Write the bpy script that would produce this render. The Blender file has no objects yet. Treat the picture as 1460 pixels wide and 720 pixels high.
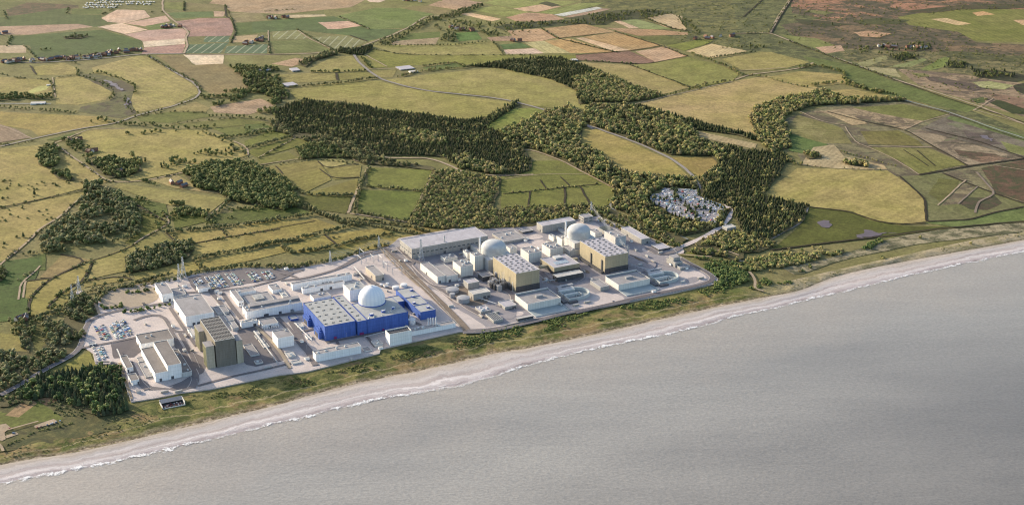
import bpy, math, random
import numpy as np
from mathutils import Vector, noise as mnoise, geometry as mgeo
R = random.Random(7)
rad = math.radians
sc = bpy.context.scene
C = sc.collection
# ------------------------------------------------------------------ camera
F_PX, PITCH, CAM_H = 2000.0, rad(20.8), 960.0
cam = bpy.data.cameras.new('camera'); camo = bpy.data.objects.new('camera', cam); C.objects.link(camo)
camo.location = (0, 0, CAM_H); camo.rotation_euler = (rad(90) - PITCH, 0, 0)
cam.sensor_width = 36; cam.lens = 36 * F_PX / 1460; cam.clip_start = 5; cam.clip_end = 60000
sc.camera = camo
# ------------------------------------------------------------------ light
SUN_AZ, SUN_EL = rad(145.6), rad(17.5)      # direction to the sun, seen from above
w = bpy.data.worlds.new('World'); sc.world = w; w.use_nodes = True
nt = w.node_tree; bg = nt.nodes['Background']
sky = nt.nodes.new('ShaderNodeTexSky'); sky.sky_type = 'NISHITA'; sky.sun_disc = False
sky.sun_elevation = SUN_EL; sky.sun_rotation = (math.pi / 2 - SUN_AZ) % (2 * math.pi)
sky.altitude = 0; sky.air_density = 1.0; sky.dust_density = 2.0; sky.ozone_density = 1.0
nt.links.new(sky.outputs[0], bg.inputs[0]); bg.inputs[1].default_value = 0.15
sl = bpy.data.lights.new('sun', 'SUN'); sl.energy = 4.0; sl.angle = rad(0.5); sl.color = (1.0, 0.85, 0.64)
so = bpy.data.objects.new('sun', sl); C.objects.link(so)
sd = Vector((math.cos(SUN_AZ) * math.cos(SUN_EL), math.sin(SUN_AZ) * math.cos(SUN_EL), math.sin(SUN_EL)))
so.rotation_euler = sd.to_track_quat('Z', 'Y').to_euler(); so.location = (0, 0, 3000)
vs = sc.view_settings; vs.view_transform = 'Standard'; vs.look = 'None'; vs.gamma = 1; vs.exposure = 1.02
sc.cycles.max_bounces = 5; sc.cycles.diffuse_bounces = 2; sc.cycles.glossy_bounces = 2; sc.cycles.transparent_max_bounces = 6
sc.cycles.use_denoising = True
sc.cycles.pixel_filter_type = 'BLACKMAN_HARRIS'; sc.cycles.filter_width = 1.15
# ------------------------------------------------------------------ measuring helpers
cP, sP = math.cos(PITCH), math.sin(PITCH)
def at(px, py, z=0.0):                      # point of the plane at height z seen at a photo pixel
    a = (px - 730) / F_PX; b = -(py - 360) / F_PX
    dx, dy, dz = a, cP + b * sP, -sP + b * cP
    t = (z - CAM_H) / dz
    return Vector((dx * t, dy * t, z))
def pj(p):
    x, y, z = p[0], p[1], p[2] - CAM_H
    d = y * cP - z * sP
    return 730 + F_PX * x / d, 360 - F_PX * (y * sP + z * cP) / d
def height(px, ytop, ybase):
    g = at(px, ybase); lo, hi = 0.0, 200.0
    for _ in range(30):
        m = (lo + hi) / 2
        if pj((g.x, g.y, m))[1] > ytop: lo = m
        else: hi = m
    return lo
K = dict(F=(0,0,1), T1=(0,0,3.6), T2=(360,0,3.6), T3=(720,0,3.6), T4=(1060,0,3.6), T5=(0,180,3.6), T6=(360,160,3.6), T9=(720,160,3.6), T8=(1060,160,3.6),
         C1=(100,420,4), C2=(240,360,3.6), C3=(400,360,4), C4=(540,300,4), C5=(660,290,3.79), C6=(820,280,4), C7=(0,360,3.6), C8=(0,520,3.6),
         D1=(260,440,5.145), D2=(560,380,9), D3=(480,340,9), D4=(640,340,10.29), D5=(740,300,7.2), D6=(780,380,9), D7=(920,340,9), D8=(200,370,8),
         R1=(400,440,3.6), R2=(760,360,3.6), R3=(1060,280,3.6), E4=(200,540,12), E5=(0,560,6), E6=(660,400,9), E7=(900,260,9))
def px(k, pts):
    ox, oy, s = K[k]
    return [(ox + p[0] / s, oy + p[1] / s) for p in pts]
def gp(k, pts, z=0.0): return [at(x, y, z) for x, y in px(k, pts)]
def lin(r, g, b):
    f = lambda c: (c / 255 / 12.92) if c <= 10 else ((c / 255 + 0.055) / 1.055) ** 2.4
    return (f(r), f(g), f(b))
KA = 1.6
def alb(c): return tuple(min(0.85, v / KA) for v in lin(*c))
# ------------------------------------------------------------------ object helpers
def tag(o, label=None, cat=None, group=None, kind=None):
    if label: o['label'] = label
    if cat: o['category'] = cat
    if group: o['group'] = group
    if kind: o['kind'] = kind
    return o
def mesh_obj(name, verts, faces, mats, parent=None, midx=None, smooth=False, color=None):
    me = bpy.data.meshes.new(name); me.from_pydata([tuple(v) for v in verts], [], faces); me.update()
    for m in (mats if isinstance(mats, (list, tuple)) else [mats]): me.materials.append(m)
    if midx: me.polygons.foreach_set('material_index', midx)
    if smooth: me.polygons.foreach_set('use_smooth', [True] * len(me.polygons))
    o = bpy.data.objects.new(name, me); C.objects.link(o)
    if parent: o.parent = parent
    if color: o.color = (*color, 1)
    return o
def empty(name, loc, rz=0.0, label=None, cat=None, group=None):
    o = bpy.data.objects.new(name, None); C.objects.link(o); o.location = loc; o.rotation_euler = (0, 0, rz); o.empty_display_size = 2
    return tag(o, label, cat, group)
class MB:
    def __init__(s): s.v = []; s.f = []; s.m = []
    def add(s, vs_, fs, m=0):
        n = len(s.v); s.v += [tuple(q) for q in vs_]; s.f += [tuple(i + n for i in f) for f in fs]; s.m += [m] * len(fs); return s
    def box(s, x0, y0, z0, x1, y1, z1, m=0):
        if x0 > x1: x0, x1 = x1, x0
        if y0 > y1: y0, y1 = y1, y0
        return s.add([(x0,y0,z0),(x1,y0,z0),(x1,y1,z0),(x0,y1,z0),(x0,y0,z1),(x1,y0,z1),(x1,y1,z1),(x0,y1,z1)],
                     [(0,3,2,1),(4,5,6,7),(0,1,5,4),(1,2,6,5),(2,3,7,6),(3,0,4,7)], m)
    def bar(s, a, b, r=0.3, m=0):
        a = Vector(a); b = Vector(b); d = (b - a); 
        if d.length < 1e-6: return s
        d.normalize(); u = d.cross(Vector((0, 0, 1)) if abs(d.z) < .9 else Vector((1, 0, 0))).normalized(); w_ = d.cross(u)
        q = [a + u*r, a + w_*r, a - u*r, a - w_*r, b + u*r, b + w_*r, b - u*r, b - w_*r]
        return s.add(q, [(0,1,5,4),(1,2,6,5),(2,3,7,6),(3,0,4,7),(3,2,1,0),(4,5,6,7)], m)
    def lathe(s, prof, n=32, cx=0, cy=0, a0=0, a1=2*math.pi, m=0):      # prof: (r, z) from bottom to top
        full = abs(a1 - a0 - 2*math.pi) < 1e-6; k = n if full else n + 1
        vs_ = []
        for r, z in prof:
            for i in range(k):
                a = a0 + (a1 - a0) * i / n; vs_.append((cx + r*math.cos(a), cy + r*math.sin(a), z))
        fs = []
        for j in range(len(prof) - 1):
            for i in range(n):
                i2 = (i + 1) % k; fs.append((j*k+i, j*k+i2, (j+1)*k+i2, (j+1)*k+i))
        if full and prof[-1][0] > 0.01: fs.append(tuple((len(prof)-1)*k + i for i in range(n)))
        return s.add(vs_, fs, m)
    def build(s, name, mats, parent=None, smooth=False, color=None): return mesh_obj(name, s.v, s.f, mats, parent, s.m, smooth, color)
# ------------------------------------------------------------------ materials
def N(nt, t, **kw):
    n = nt.nodes.new(t)
    for k, v in kw.items():
        if k.startswith('i_'): n.inputs[k[2:].replace('_', ' ')].default_value = v
        else: setattr(n, k, v)
    return n
def newmat(name, rough=0.9):
    m = bpy.data.materials.new(name); m.use_nodes = True; t = m.node_tree; b = t.nodes['Principled BSDF']
    b.inputs['Roughness'].default_value = rough; b.inputs['Specular IOR Level'].default_value = 0.15
    return m, t, b
def mth(t, op, a, b=None, clamp=False):
    n = t.nodes.new('ShaderNodeMath'); n.operation = op; n.use_clamp = clamp
    for i, x in enumerate((a, b)):
        if x is None: continue
        if isinstance(x, (int, float)): n.inputs[i].default_value = x
        else: t.links.new(x, n.inputs[i])
    return n.outputs[0]
def nz(t, vec, scale, detail=3, rough=0.55, dist=0.0):
    n = N(t, 'ShaderNodeTexNoise', i_Scale=scale, i_Detail=detail, i_Roughness=rough, i_Distortion=dist); t.links.new(vec, n.inputs['Vector']); return n.outputs['Fac']
def rng(t, v, a, b, c, d):
    n = N(t, 'ShaderNodeMapRange'); t.links.new(v, n.inputs[0])
    for i, q in enumerate((a, b, c, d)): n.inputs[i + 1].default_value = q
    return n.outputs[0]
def mixc(t, fac, a, b, blend='MIX'):
    n = t.nodes.new('ShaderNodeMix'); n.data_type = 'RGBA'; n.blend_type = blend
    for s_, x in ((n.inputs[0], fac), (n.inputs[6], a), (n.inputs[7], b)):
        if isinstance(x, (int, float)): s_.default_value = x
        elif isinstance(x, tuple): s_.default_value = (*x, 1) if len(x) == 3 else x
        else: t.links.new(x, s_)
    return n.outputs[2]
def scl(t, col, fac):                        # colour times a value
    n = t.nodes.new('ShaderNodeVectorMath'); n.operation = 'SCALE'; t.links.new(col, n.inputs[0]); t.links.new(fac, n.inputs['Scale']); return n.outputs[0]
def pos(t): return t.nodes.new('ShaderNodeNewGeometry').outputs['Position']
def mapv(t, v, rz=0, s=(1, 1, 1)):
    n = t.nodes.new('ShaderNodeMapping'); t.links.new(v, n.inputs[0]); n.inputs['Rotation'].default_value = (0, 0, rz); n.inputs['Scale'].default_value = s; return n.outputs[0]

def ground_mat(name, style):
    m, t, b = newmat(name, 0.95)
    p = pos(t); oc = t.nodes.new('ShaderNodeObjectInfo').outputs['Color']
    fine = rng(t, nz(t, p, 0.13, 5, .8), .36, .64, .72, 1.28)
    mid = rng(t, nz(t, p, 0.02, 6, .72, .6), .34, .66, .74, 1.24)
    big = nz(t, p, 0.006, 4, .6, .4)
    col = scl(t, oc, mth(t, 'MULTIPLY', fine, mid))
    if style in ('grass', 'plough'):
        oi = t.nodes.new('ShaderNodeObjectInfo').outputs['Random']; vr = N(t, 'ShaderNodeVectorRotate', rotation_type='Z_AXIS'); t.links.new(p, vr.inputs['Vector']); t.links.new(mth(t, 'MULTIPLY', oi, 3.14), vr.inputs['Angle'])
        wt = N(t, 'ShaderNodeTexWave', i_Scale=0.016, i_Distortion=.8, i_Detail=3.0); t.links.new(vr.outputs[0], wt.inputs['Vector'])
        col = scl(t, col, mth(t, 'ADD', 1.0, mth(t, 'MULTIPLY', mth(t, 'SUBTRACT', wt.outputs['Fac'], .5), mth(t, 'MULTIPLY', mth(t, 'FRACT', mth(t, 'MULTIPLY', oi, 7.3)), .16))))
    if style == 'grass':
        tint = mixc(t, 1.0, col, (.80, .90, .62), 'MULTIPLY')
        col = mixc(t, rng(t, big, .38, .68, 0, .8), col, tint)
        spots = rng(t, nz(t, mapv(t, p, .3, (1, 2.2, 1)), 0.045, 4, .75), .58, .66, 0, .6)
        spots = mth(t, 'MULTIPLY', spots, rng(t, nz(t, p, 0.007, 2), .55, .62, 0, 1))
        col = mixc(t, spots, col, (.05, .05, .02))
    elif style == 'plough':
        wv = N(t, 'ShaderNodeTexWave', i_Scale=0.028, i_Distortion=1.0, i_Detail=2.0); t.links.new(mapv(t, p, .5), wv.inputs['Vector'])
        col = scl(t, col, rng(t, wv.outputs['Fac'], 0, 1, .9, 1.08))
        col = mixc(t, rng(t, big, .4, .65, 0, .5), col, mixc(t, 1.0, col, (1.25, 1.08, .9), 'MULTIPLY'))
    elif style == 'rows':
        wv = N(t, 'ShaderNodeTexWave', i_Scale=0.012, i_Distortion=.3); t.links.new(mapv(t, p, .1), wv.inputs['Vector'])
        col = mixc(t, rng(t, wv.outputs['Fac'], .88, .98, 0, .7), col, (.30, .30, .2))
    elif style == 'heath':
        h = nz(t, p, 0.006, 9, .78, 1.0)
        col = mixc(t, rng(t, h, .455, .50, 0, 1), col, mixc(t, rng(t, nz(t, p, .03, 4, .7), .42, .58, 0, 1), (.05, .05, .026), (.11, .082, .05)))
    elif style == 'scrub':
        h = nz(t, p, 0.025, 8, .8, .8)
        col = mixc(t, rng(t, h, .46, .55, 0, .8), col, (.045, .055, .022))
    elif style == 'marsh':
        h = nz(t, p, 0.009, 8, .72, 1.5)
        col = mixc(t, rng(t, h, .49, .57, 0, .75), col, (.08, .06, .045))
        col = mixc(t, rng(t, nz(t, p, 0.02, 4, .6, .8), .6, .68, 0, .7), col, (.12, .13, .06))
    if style in ('heath', 'scrub', 'marsh'):
        sk = mth(t, 'MULTIPLY', rng(t, nz(t, mapv(t, p, .2, (.5, 1, 1)), .05, 4, .85), .51, .58, 0, .75), rng(t, nz(t, p, .008, 4, .7), .44, .56, .25, 1))
        col = mixc(t, sk, col, (.035, .036, .02))
    hs = N(t, 'ShaderNodeHueSaturation', i_Saturation=.96); t.links.new(col, hs.inputs['Color']); col = hs.outputs[0]
    t.links.new(col, b.inputs['Base Color'])
    bm_ = N(t, 'ShaderNodeBump', i_Strength=0.5, i_Distance=1.0); t.links.new(nz(t, p, .35, 4, .7), bm_.inputs['Height']); t.links.new(bm_.outputs[0], b.inputs['Normal'])
    return m
GM = {s: ground_mat(s + '_ground', s) for s in ('grass', 'plough', 'rows', 'heath', 'scrub', 'marsh')}
def paving_mat(name, rgb, amt=.12, rough=.9):
    m, t, b = newmat(name, rough); p = pos(t); c = N(t, 'ShaderNodeRGB'); c.outputs[0].default_value = (*alb(rgb), 1)
    f = mth(t, 'MULTIPLY', rng(t, nz(t, p, .5, 4, .8), .3, .7, 1 - amt, 1 + amt), rng(t, nz(t, p, .045, 5, .6, .5), .3, .7, 1 - amt, 1 + amt))
    col = scl(t, c.outputs[0], f)
    br = N(t, 'ShaderNodeTexBrick', i_Scale=1.0, i_Mortar_Size=.25, i_Brick_Width=9.0, i_Row_Height=7.0); br.inputs['Color1'].default_value = (1,1,1,1); br.inputs['Color2'].default_value = (.93,.93,.95,1); br.inputs['Mortar'].default_value = (.8,.8,.8,1)
    t.links.new(mapv(t, p, rad(-26.5)), br.inputs['Vector'])
    col = mixc(t, 1.0, col, br.outputs['Color'], 'MULTIPLY')
    t.links.new(col, b.inputs['Base Color']); return m
M = {}
M['concrete'] = paving_mat('pale_concrete_paving', (228, 214, 206), .11)
M['concrete_c'] = paving_mat('grey_concrete_paving', (172, 166, 168), .08)
M['asphalt'] = paving_mat('worn_asphalt', (140, 133, 133), .10)
M['asphalt_d'] = paving_mat('dark_asphalt', (122, 116, 118), .10)
M['track_brown'] = paving_mat('brown_gravel', (150, 135, 120), .16)
M['kerb'] = paving_mat('pale_kerb', (236, 226, 216), .05)
M['floor'] = paving_mat('woodland_floor', (104, 98, 66), .3)
M['gravel'] = paving_mat('tan_gravel', (190, 174, 152), .12)
M['dirt'] = paving_mat('pale_dirt', (188, 168, 142), .2)
M['ditch'] = paving_mat('dark_ditch', (62, 56, 42), .3)
M['roadgrey'] = paving_mat('pale_road', (168, 160, 152), .08)
M['stream'] = paving_mat('bright_stream', (168, 168, 156), .12, .4)
M['mud'] = paving_mat('purple_mud', (118, 102, 106), .15, .4)

def wall_mat(name, rgb, seam=4.0, amt=.07, rough=.7, dark=.80, metal=0.0, albedo=None, weave=False):
    m, t, b = newmat(name, rough); tc = t.nodes.new('ShaderNodeTexCoord').outputs['Object']
    c = N(t, 'ShaderNodeRGB'); c.outputs[0].default_value = (*(albedo or alb(rgb)), 1)
    f = mth(t, 'MULTIPLY', rng(t, nz(t, tc, .35, 4, .7), .3, .7, 1 - amt, 1 + amt), rng(t, nz(t, mapv(t, tc, 0, (.25, .25, .03)), 1.0, 4, .7), .36, .64, 1 - amt * 2, 1 + amt * .6))
    sep = N(t, 'ShaderNodeSeparateXYZ'); t.links.new(tc, sep.inputs[0])
    run = mth(t, 'ADD', sep.outputs[0], sep.outputs[1])
    fr = mth(t, 'FRACT', mth(t, 'MULTIPLY', run, 1.0 / seam)); line = mth(t, 'LESS_THAN', fr, .09)
    fz = mth(t, 'FRACT', mth(t, 'MULTIPLY', sep.outputs[2], 1.0 / (seam * 1.6))); line = mth(t, 'MAXIMUM', line, mth(t, 'LESS_THAN', fz, .06))
    col = scl(t, c.outputs[0], mth(t, 'MULTIPLY', f, rng(t, line, 0, 1, 1, dark)))
    if weave:
        wv = N(t, 'ShaderNodeTexWave', i_Scale=.30, i_Distortion=3.0, i_Detail=1.0, bands_direction='Z'); wv.inputs['Detail Scale'].default_value = .4
        t.links.new(mapv(t, tc, 0, (.25, .25, 1)), wv.inputs['Vector'])
        col = scl(t, col, rng(t, wv.outputs['Fac'], 0, 1, .78, 1.2))
    t.links.new(col, b.inputs['Base Color']); b.inputs['Metallic'].default_value = metal
    return m
def roof_mat(name, rgb, amt=.15):
    m, t, b = newmat(name, .85); tc = t.nodes.new('ShaderNodeTexCoord').outputs['Object']
    c = N(t, 'ShaderNodeRGB'); c.outputs[0].default_value = (*alb(rgb), 1)
    f = mth(t, 'MULTIPLY', rng(t, nz(t, tc, .5, 4, .8), .3, .7, 1 - amt, 1 + amt), rng(t, nz(t, tc, .06, 4, .6, .6), .3, .7, 1 - amt, 1 + amt))
    sep = N(t, 'ShaderNodeSeparateXYZ'); t.links.new(tc, sep.inputs[0])
    ln = mth(t, 'LESS_THAN', mth(t, 'FRACT', mth(t, 'MULTIPLY', sep.outputs[0], .16)), .08)
    t.links.new(scl(t, c.outputs[0], mth(t, 'MULTIPLY', f, rng(t, ln, 0, 1, 1, .9))), b.inputs['Base Color']); return m
W = dict(white=wall_mat('white_cladding', 0, 4, .04, albedo=(.83, .83, .82)),
         pale=wall_mat('pale_concrete_wall', 0, 5, .07, albedo=(.50, .50, .49)),
         cream=wall_mat('cream_cladding', 0, 5, .05, albedo=(.64, .63, .59)),
         grey=wall_mat('grey_cladding', 0, 5, .06, albedo=(.34, .33, .31)),
         tan=wall_mat('tan_cladding', 0, 5, .06, albedo=(.42, .38, .32)),
         dark=wall_mat('dark_grey_cladding', 0, 4, .1, albedo=(.085, .085, .09)),
         blue=wall_mat('deep_blue_cladding', 0, 4, .10, .6, .8, albedo=(.06, .12, .38)),
         gold=wall_mat('gold_mesh_cladding', 0, 6, .06, .6, .9, 0, (.36, .315, .22), True),
         react=wall_mat('dark_textured_concrete', 0, 2.5, .08, .8, .8, 0, (.20, .185, .155)),
         olive=wall_mat('olive_tan_cladding', 0, 3.4, .08, .8, .8, 0, (.43, .39, .30)))
RF = dict(grey=roof_mat('grey_roof', (190, 186, 186)), slate=roof_mat('slate_roof', (150, 143, 138)), pale=roof_mat('pale_roof', (194, 195, 193)), lilac=roof_mat('pale_lilac_roof', (202, 198, 204)),
          mid=roof_mat('mid_grey_roof', (176, 172, 172)), bright=roof_mat('bright_roof', (214, 210, 204)), dark=roof_mat('dark_roof', (112, 108, 106)))
def flat_mat(name, a, rough=.6, metal=0):
    m, t, b = newmat(name, rough); b.inputs['Base Color'].default_value = (*a, 1); b.inputs['Metallic'].default_value = metal
    p = t.nodes.new('ShaderNodeTexCoord').outputs['Object']; c = N(t, 'ShaderNodeRGB'); c.outputs[0].default_value = (*a, 1)
    t.links.new(scl(t, c.outputs[0], rng(t, nz(t, p, .8, 3, .7), .3, .7, .86, 1.14)), b.inputs['Base Color']); return m
M['vent'] = flat_mat('dark_vent', (.06, .075, .08)); M['unit'] = flat_mat('pale_plant_unit', (.5, .52, .53)); M['coping'] = flat_mat('pale_coping', (.55, .55, .53))
M['door'] = flat_mat('dark_door', (.10, .10, .11)); M['glass'] = flat_mat('dark_window_glass', (.035, .05, .07), .15); M['steel'] = flat_mat('galvanised_steel', (.42, .45, .48), .5)
M['maroon'] = flat_mat('maroon_door', (.16, .03, .12)); M['fin'] = flat_mat('yellow_green_fin', (.44, .42, .25)); M['bluetrim'] = flat_mat('blue_trim', (.055, .10, .34))
M['tank'] = flat_mat('grey_tank', (.30, .30, .31)); M['wtank'] = flat_mat('white_tank', (.62, .62, .62)); M['concwall'] = flat_mat('pale_basin_concrete', (.40, .43, .43))
M['pool'] = paving_mat('pale_green_basin_floor', (186, 196, 196), .08, .3); M['goldtrim'] = flat_mat('gold_trim', (.50, .41, .22)); M['skylight'] = flat_mat('blue_tinted_skylight', (.26, .34, .42)); M['rust'] = flat_mat('dark_red_pipework', (.12, .04, .04)); M['darkmetal'] = flat_mat('dark_metal', (.09, .09, .10))
M['brick'] = flat_mat('red_brick_wall', (.28, .14, .09)); M['render'] = flat_mat('cream_render', (.55, .50, .42)); M['tile'] = flat_mat('brown_roof_tile', (.16, .09, .06)); M['slate'] = flat_mat('slate_tile', (.14, .14, .15)); M['bark'] = flat_mat('bark', (.09, .07, .05))
M['caravan'] = flat_mat('white_caravan_skin', (.5, .5, .48)); M['tyre'] = flat_mat('tyre_rubber', (.02, .02, .02))
# ------------------------------------------------------------------ ground sheets, fields
ZL = [0.20]
def wob(p, amp=2.5, f=.02):
    n = mnoise.noise_vector(Vector((p.x * f, p.y * f, 3.1))); return Vector((p.x + n.x * amp, p.y + n.y * amp, p.z))
def dense(pts, closed=True, step=25.0):
    out = []; n = len(pts)
    for i in range(n if closed else n - 1):
        a, b = pts[i], pts[(i + 1) % n]; k = max(1, int((b - a).length / step))
        out += [a.lerp(b, j / k) for j in range(k)]
    if not closed: out.append(pts[-1])
    return out
def patch(name, k, pts, mat, color=None, z=None, smooth=2, amp=3.0, kind='structure', f=.02, step=25.0):
    g = gp(k, pts)
    if smooth: g = [wob(p, amp, f) for p in dense(g, True, step)]
    if z is None: ZL[0] += 0.003; z = ZL[0]
    me_v = [(p.x, p.y, z) for p in g]
    area = sum(me_v[i][0] * me_v[(i + 1) % len(me_v)][1] - me_v[(i + 1) % len(me_v)][0] * me_v[i][1] for i in range(len(me_v)))
    if area < 0: me_v.reverse()
    tris = mgeo.tessellate_polygon([[Vector(v) for v in me_v]])
    fs = []
    for a, b_, c in tris:
        A, B_, C_ = Vector(me_v[a]), Vector(me_v[b_]), Vector(me_v[c])
        fs.append((a, b_, c) if (B_ - A).cross(C_ - A).z > 0 else (a, c, b_))
    o = mesh_obj(name, me_v, fs, mat, color=alb(color) if color else None)
    return tag(o, kind=kind)
def ribbon(name, k, pts, width, mat, z=None, kind='structure', step=20.0, amp=0.0, zf=None):
    g = dense(gp(k, pts), False, step)
    for _ in range(2): g = [g[0]] + [(g[i-1] + g[i] * 2 + g[i+1]) / 4 for i in range(1, len(g) - 1)] + [g[-1]]
    if amp: g = [wob(p, amp, .03) for p in g]
    if z is None: ZL[0] += 0.003; z = ZL[0] + .15
    vs_ = []
    for i, p in enumerate(g):
        d = (g[min(i + 1, len(g) - 1)] - g[max(i - 1, 0)]); d.z = 0; d.normalize(); n = Vector((-d.y, d.x, 0)) * width / 2
        vs_ += [(p.x + n.x, p.y + n.y, z), (p.x - n.x, p.y - n.y, z)]
    fs = [(2*i, 2*i+1, 2*i+3, 2*i+2) for i in range(len(g) - 1)]
    return tag(mesh_obj(name, vs_, fs, mat), kind=kind)
# coast lines by photo column: bank top, back of the beach, water's edge
CO = [(-260,702,727,747),(0,641,663,689),(100,616,646,671),(187,583,627,652),(225,571,618,643),(300,558,600,626),(396,538,577,603),(437,533,565,594),(490,520,551,580),(540,507,540,570),(600,488,528,559),
      (655,477,516,549),(705,467,504,535),(760,458,495,518),(860,441,474,494),(960,421,451,474),(1020,408,438,459),(1060,411,430,448),(1100,406,422,440),(1140,397,414,430),(1200,383,392,416),(1300,361,371,392),(1460,327,342,358),(1700,280,293,308)]
ZW = -4.0
lineT = [at(x, a, 0) for x, a, b_, c in CO]; lineB = [at(x, b_, -1.2) for x, a, b_, c in CO]; lineW = [at(x, c, ZW) for x, a, b_, c in CO]
def ext(L):                                # run the coast on beyond both ends
    d0 = (L[0] - L[1]).normalized() * 9000; d1 = (L[-1] - L[-2]).normalized() * 9000; d0.z = d1.z = 0
    return [L[0] + d0] + L + [L[-1] + d1]
lineT, lineB, lineW = ext(lineT), ext(lineB), ext(lineW)
def resample(L, n):
    # n points per segment in the middle, few on the long ends; Catmull-Rom style smoothing
    out = []
    for i in range(len(L) - 1):
        p0 = L[max(i-1, 0)]; p1 = L[i]; p2 = L[i+1]; p3 = L[min(i+2, len(L)-1)]
        k = 6 if i in (0, len(L) - 2) else n
        for j in range(k):
            t = j / k
            if i in (0, 1, len(L) - 2, len(L) - 3): q = p1.lerp(p2, t)
            else: q = .5 * ((2*p1) + (p2 - p0)*t + (2*p0 - 5*p1 + 4*p2 - p3)*t*t + (3*p1 - p0 - 3*p2 + p3)*t**3)
            out.append(q)
    return out + [L[-1]]
NS = 22
T_, B_, W_ = resample(lineT, NS), resample(lineB, NS), resample(lineW, NS)
def strip(name, A, Bl, nv, mat, zf, color=None):
    vs_ = []; uv = []; s = 0
    for i in range(len(A)):
        if i: s += (A[i] - A[i-1]).length
        for j in range(nv + 1):
            v = j / nv; p = A[i].lerp(Bl[i], v); vs_.append((p.x, p.y, p.z + zf(p, v))); uv.append((s, v))
    k = nv + 1
    fs = [(i*k+j, i*k+j+1, (i+1)*k+j+1, (i+1)*k+j) for i in range(len(A) - 1) for j in range(nv)]
    a = Vector(vs_[0]); n_ = (Vector(vs_[fs[0][1]]) - a).cross(Vector(vs_[fs[0][2]]) - a)
    if n_.z < 0: fs = [tuple(reversed(f)) for f in fs]
    o = mesh_obj(name, vs_, fs, mat, smooth=True, color=color)
    ul = o.data.uv_layers.new(name='shore'); idx = np.empty(len(o.data.loops), dtype=np.int32); o.data.loops.foreach_get('vertex_index', idx)
    ul.data.foreach_set('uv', np.array(uv, dtype=np.float32)[idx].ravel())
    return tag(o, kind='structure')
# inland ground: one sheet out to the horizon
far = [Vector((26000, 9000, 0)), Vector((26000, 40000, 0)), Vector((-26000, 40000, 0)), Vector((-26000, -9000, 0))]
gpoly = [Vector((p.x, p.y, 0)) for p in T_] + far
tr = mgeo.tessellate_polygon([gpoly]); fs = []
for a, b_, c in tr:
    fs.append((a, b_, c) if (gpoly[b_] - gpoly[a]).cross(gpoly[c] - gpoly[a]).z > 0 else (a, c, b_))
tag(mesh_obj('ground', gpoly, fs, GM['grass'], color=alb((138, 130, 84))), kind='structure')

def dune_mat():
    m, t, b = newmat('dune_grass', .95); p = pos(t); uvn = t.nodes.new('ShaderNodeTexCoord').outputs['UV']; sp = N(t, 'ShaderNodeSeparateXYZ'); t.links.new(uvn, sp.inputs[0])
    v = mth(t, 'ADD', sp.outputs[1], rng(t, nz(t, p, .035, 5, .7), .3, .7, -.07, .07))
    green = mixc(t, rng(t, nz(t, p, .02, 5, .65, .8), .42, .58, 0, 1), alb((100, 108, 54)), alb((146, 138, 84)))
    green = mixc(t, rng(t, nz(t, p, .03, 6, .75), .5, .58, 0, .85), green, alb((76, 84, 42)))
    green = mixc(t, rng(t, nz(t, p, .013, 5, .7, .5), .52, .6, 0, .75), green, alb((158, 132, 96)))
    sand = mixc(t, rng(t, nz(t, p, .12, 4, .8), .42, .58, 0, 1), alb((205, 184, 160)), alb((150, 138, 100)))
    xs = N(t, 'ShaderNodeSeparateXYZ'); t.links.new(p, xs.inputs[0])
    north = rng(t, xs.outputs[0], 410, 540, 0, 1)
    col = mixc(t, rng(t, v, .8, 1.0, 0, 1), green, sand)
    pale = mixc(t, rng(t, nz(t, p, .03, 5, .7, .5), .45, .6, 0, 1), alb((182, 168, 138)), alb((150, 142, 104)))
    col = mixc(t, north, col, pale)
    path = mth(t, 'LESS_THAN', mth(t, 'ABSOLUTE', mth(t, 'SUBTRACT', v, .64)), .022)
    rim = mth(t, 'MULTIPLY', rng(t, mth(t, 'ABSOLUTE', mth(t, 'SUBTRACT', v, .93)), .015, .05, 1, 0), rng(t, nz(t, p, .12, 4, .8), .42, .56, .2, 1))
    col = mixc(t, mth(t, 'MULTIPLY', path, .6), col, alb((184, 168, 130))); col = mixc(t, rim, col, alb((112, 98, 78)))
    col = scl(t, col, rng(t, nz(t, p, .14, 5, .8), .36, .64, .7, 1.3))
    t.links.new(col, b.inputs['Base Color'])
    bm_ = N(t, 'ShaderNodeBump', i_Strength=.7, i_Distance=1.5); t.links.new(nz(t, p, .25, 4, .7), bm_.inputs['Height']); t.links.new(bm_.outputs[0], b.inputs['Normal']); return m
def dz(p, v):
    e = math.sin(math.pi * v)
    return e * (1.2 + 2.2 * mnoise.noise(Vector((p.x * .02, p.y * .02, 0))) + 1.3 * mnoise.noise(Vector((p.x * .06, p.y * .06, 5))))
strip('dune_bank', T_, B_, 14, dune_mat(), dz)
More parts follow.
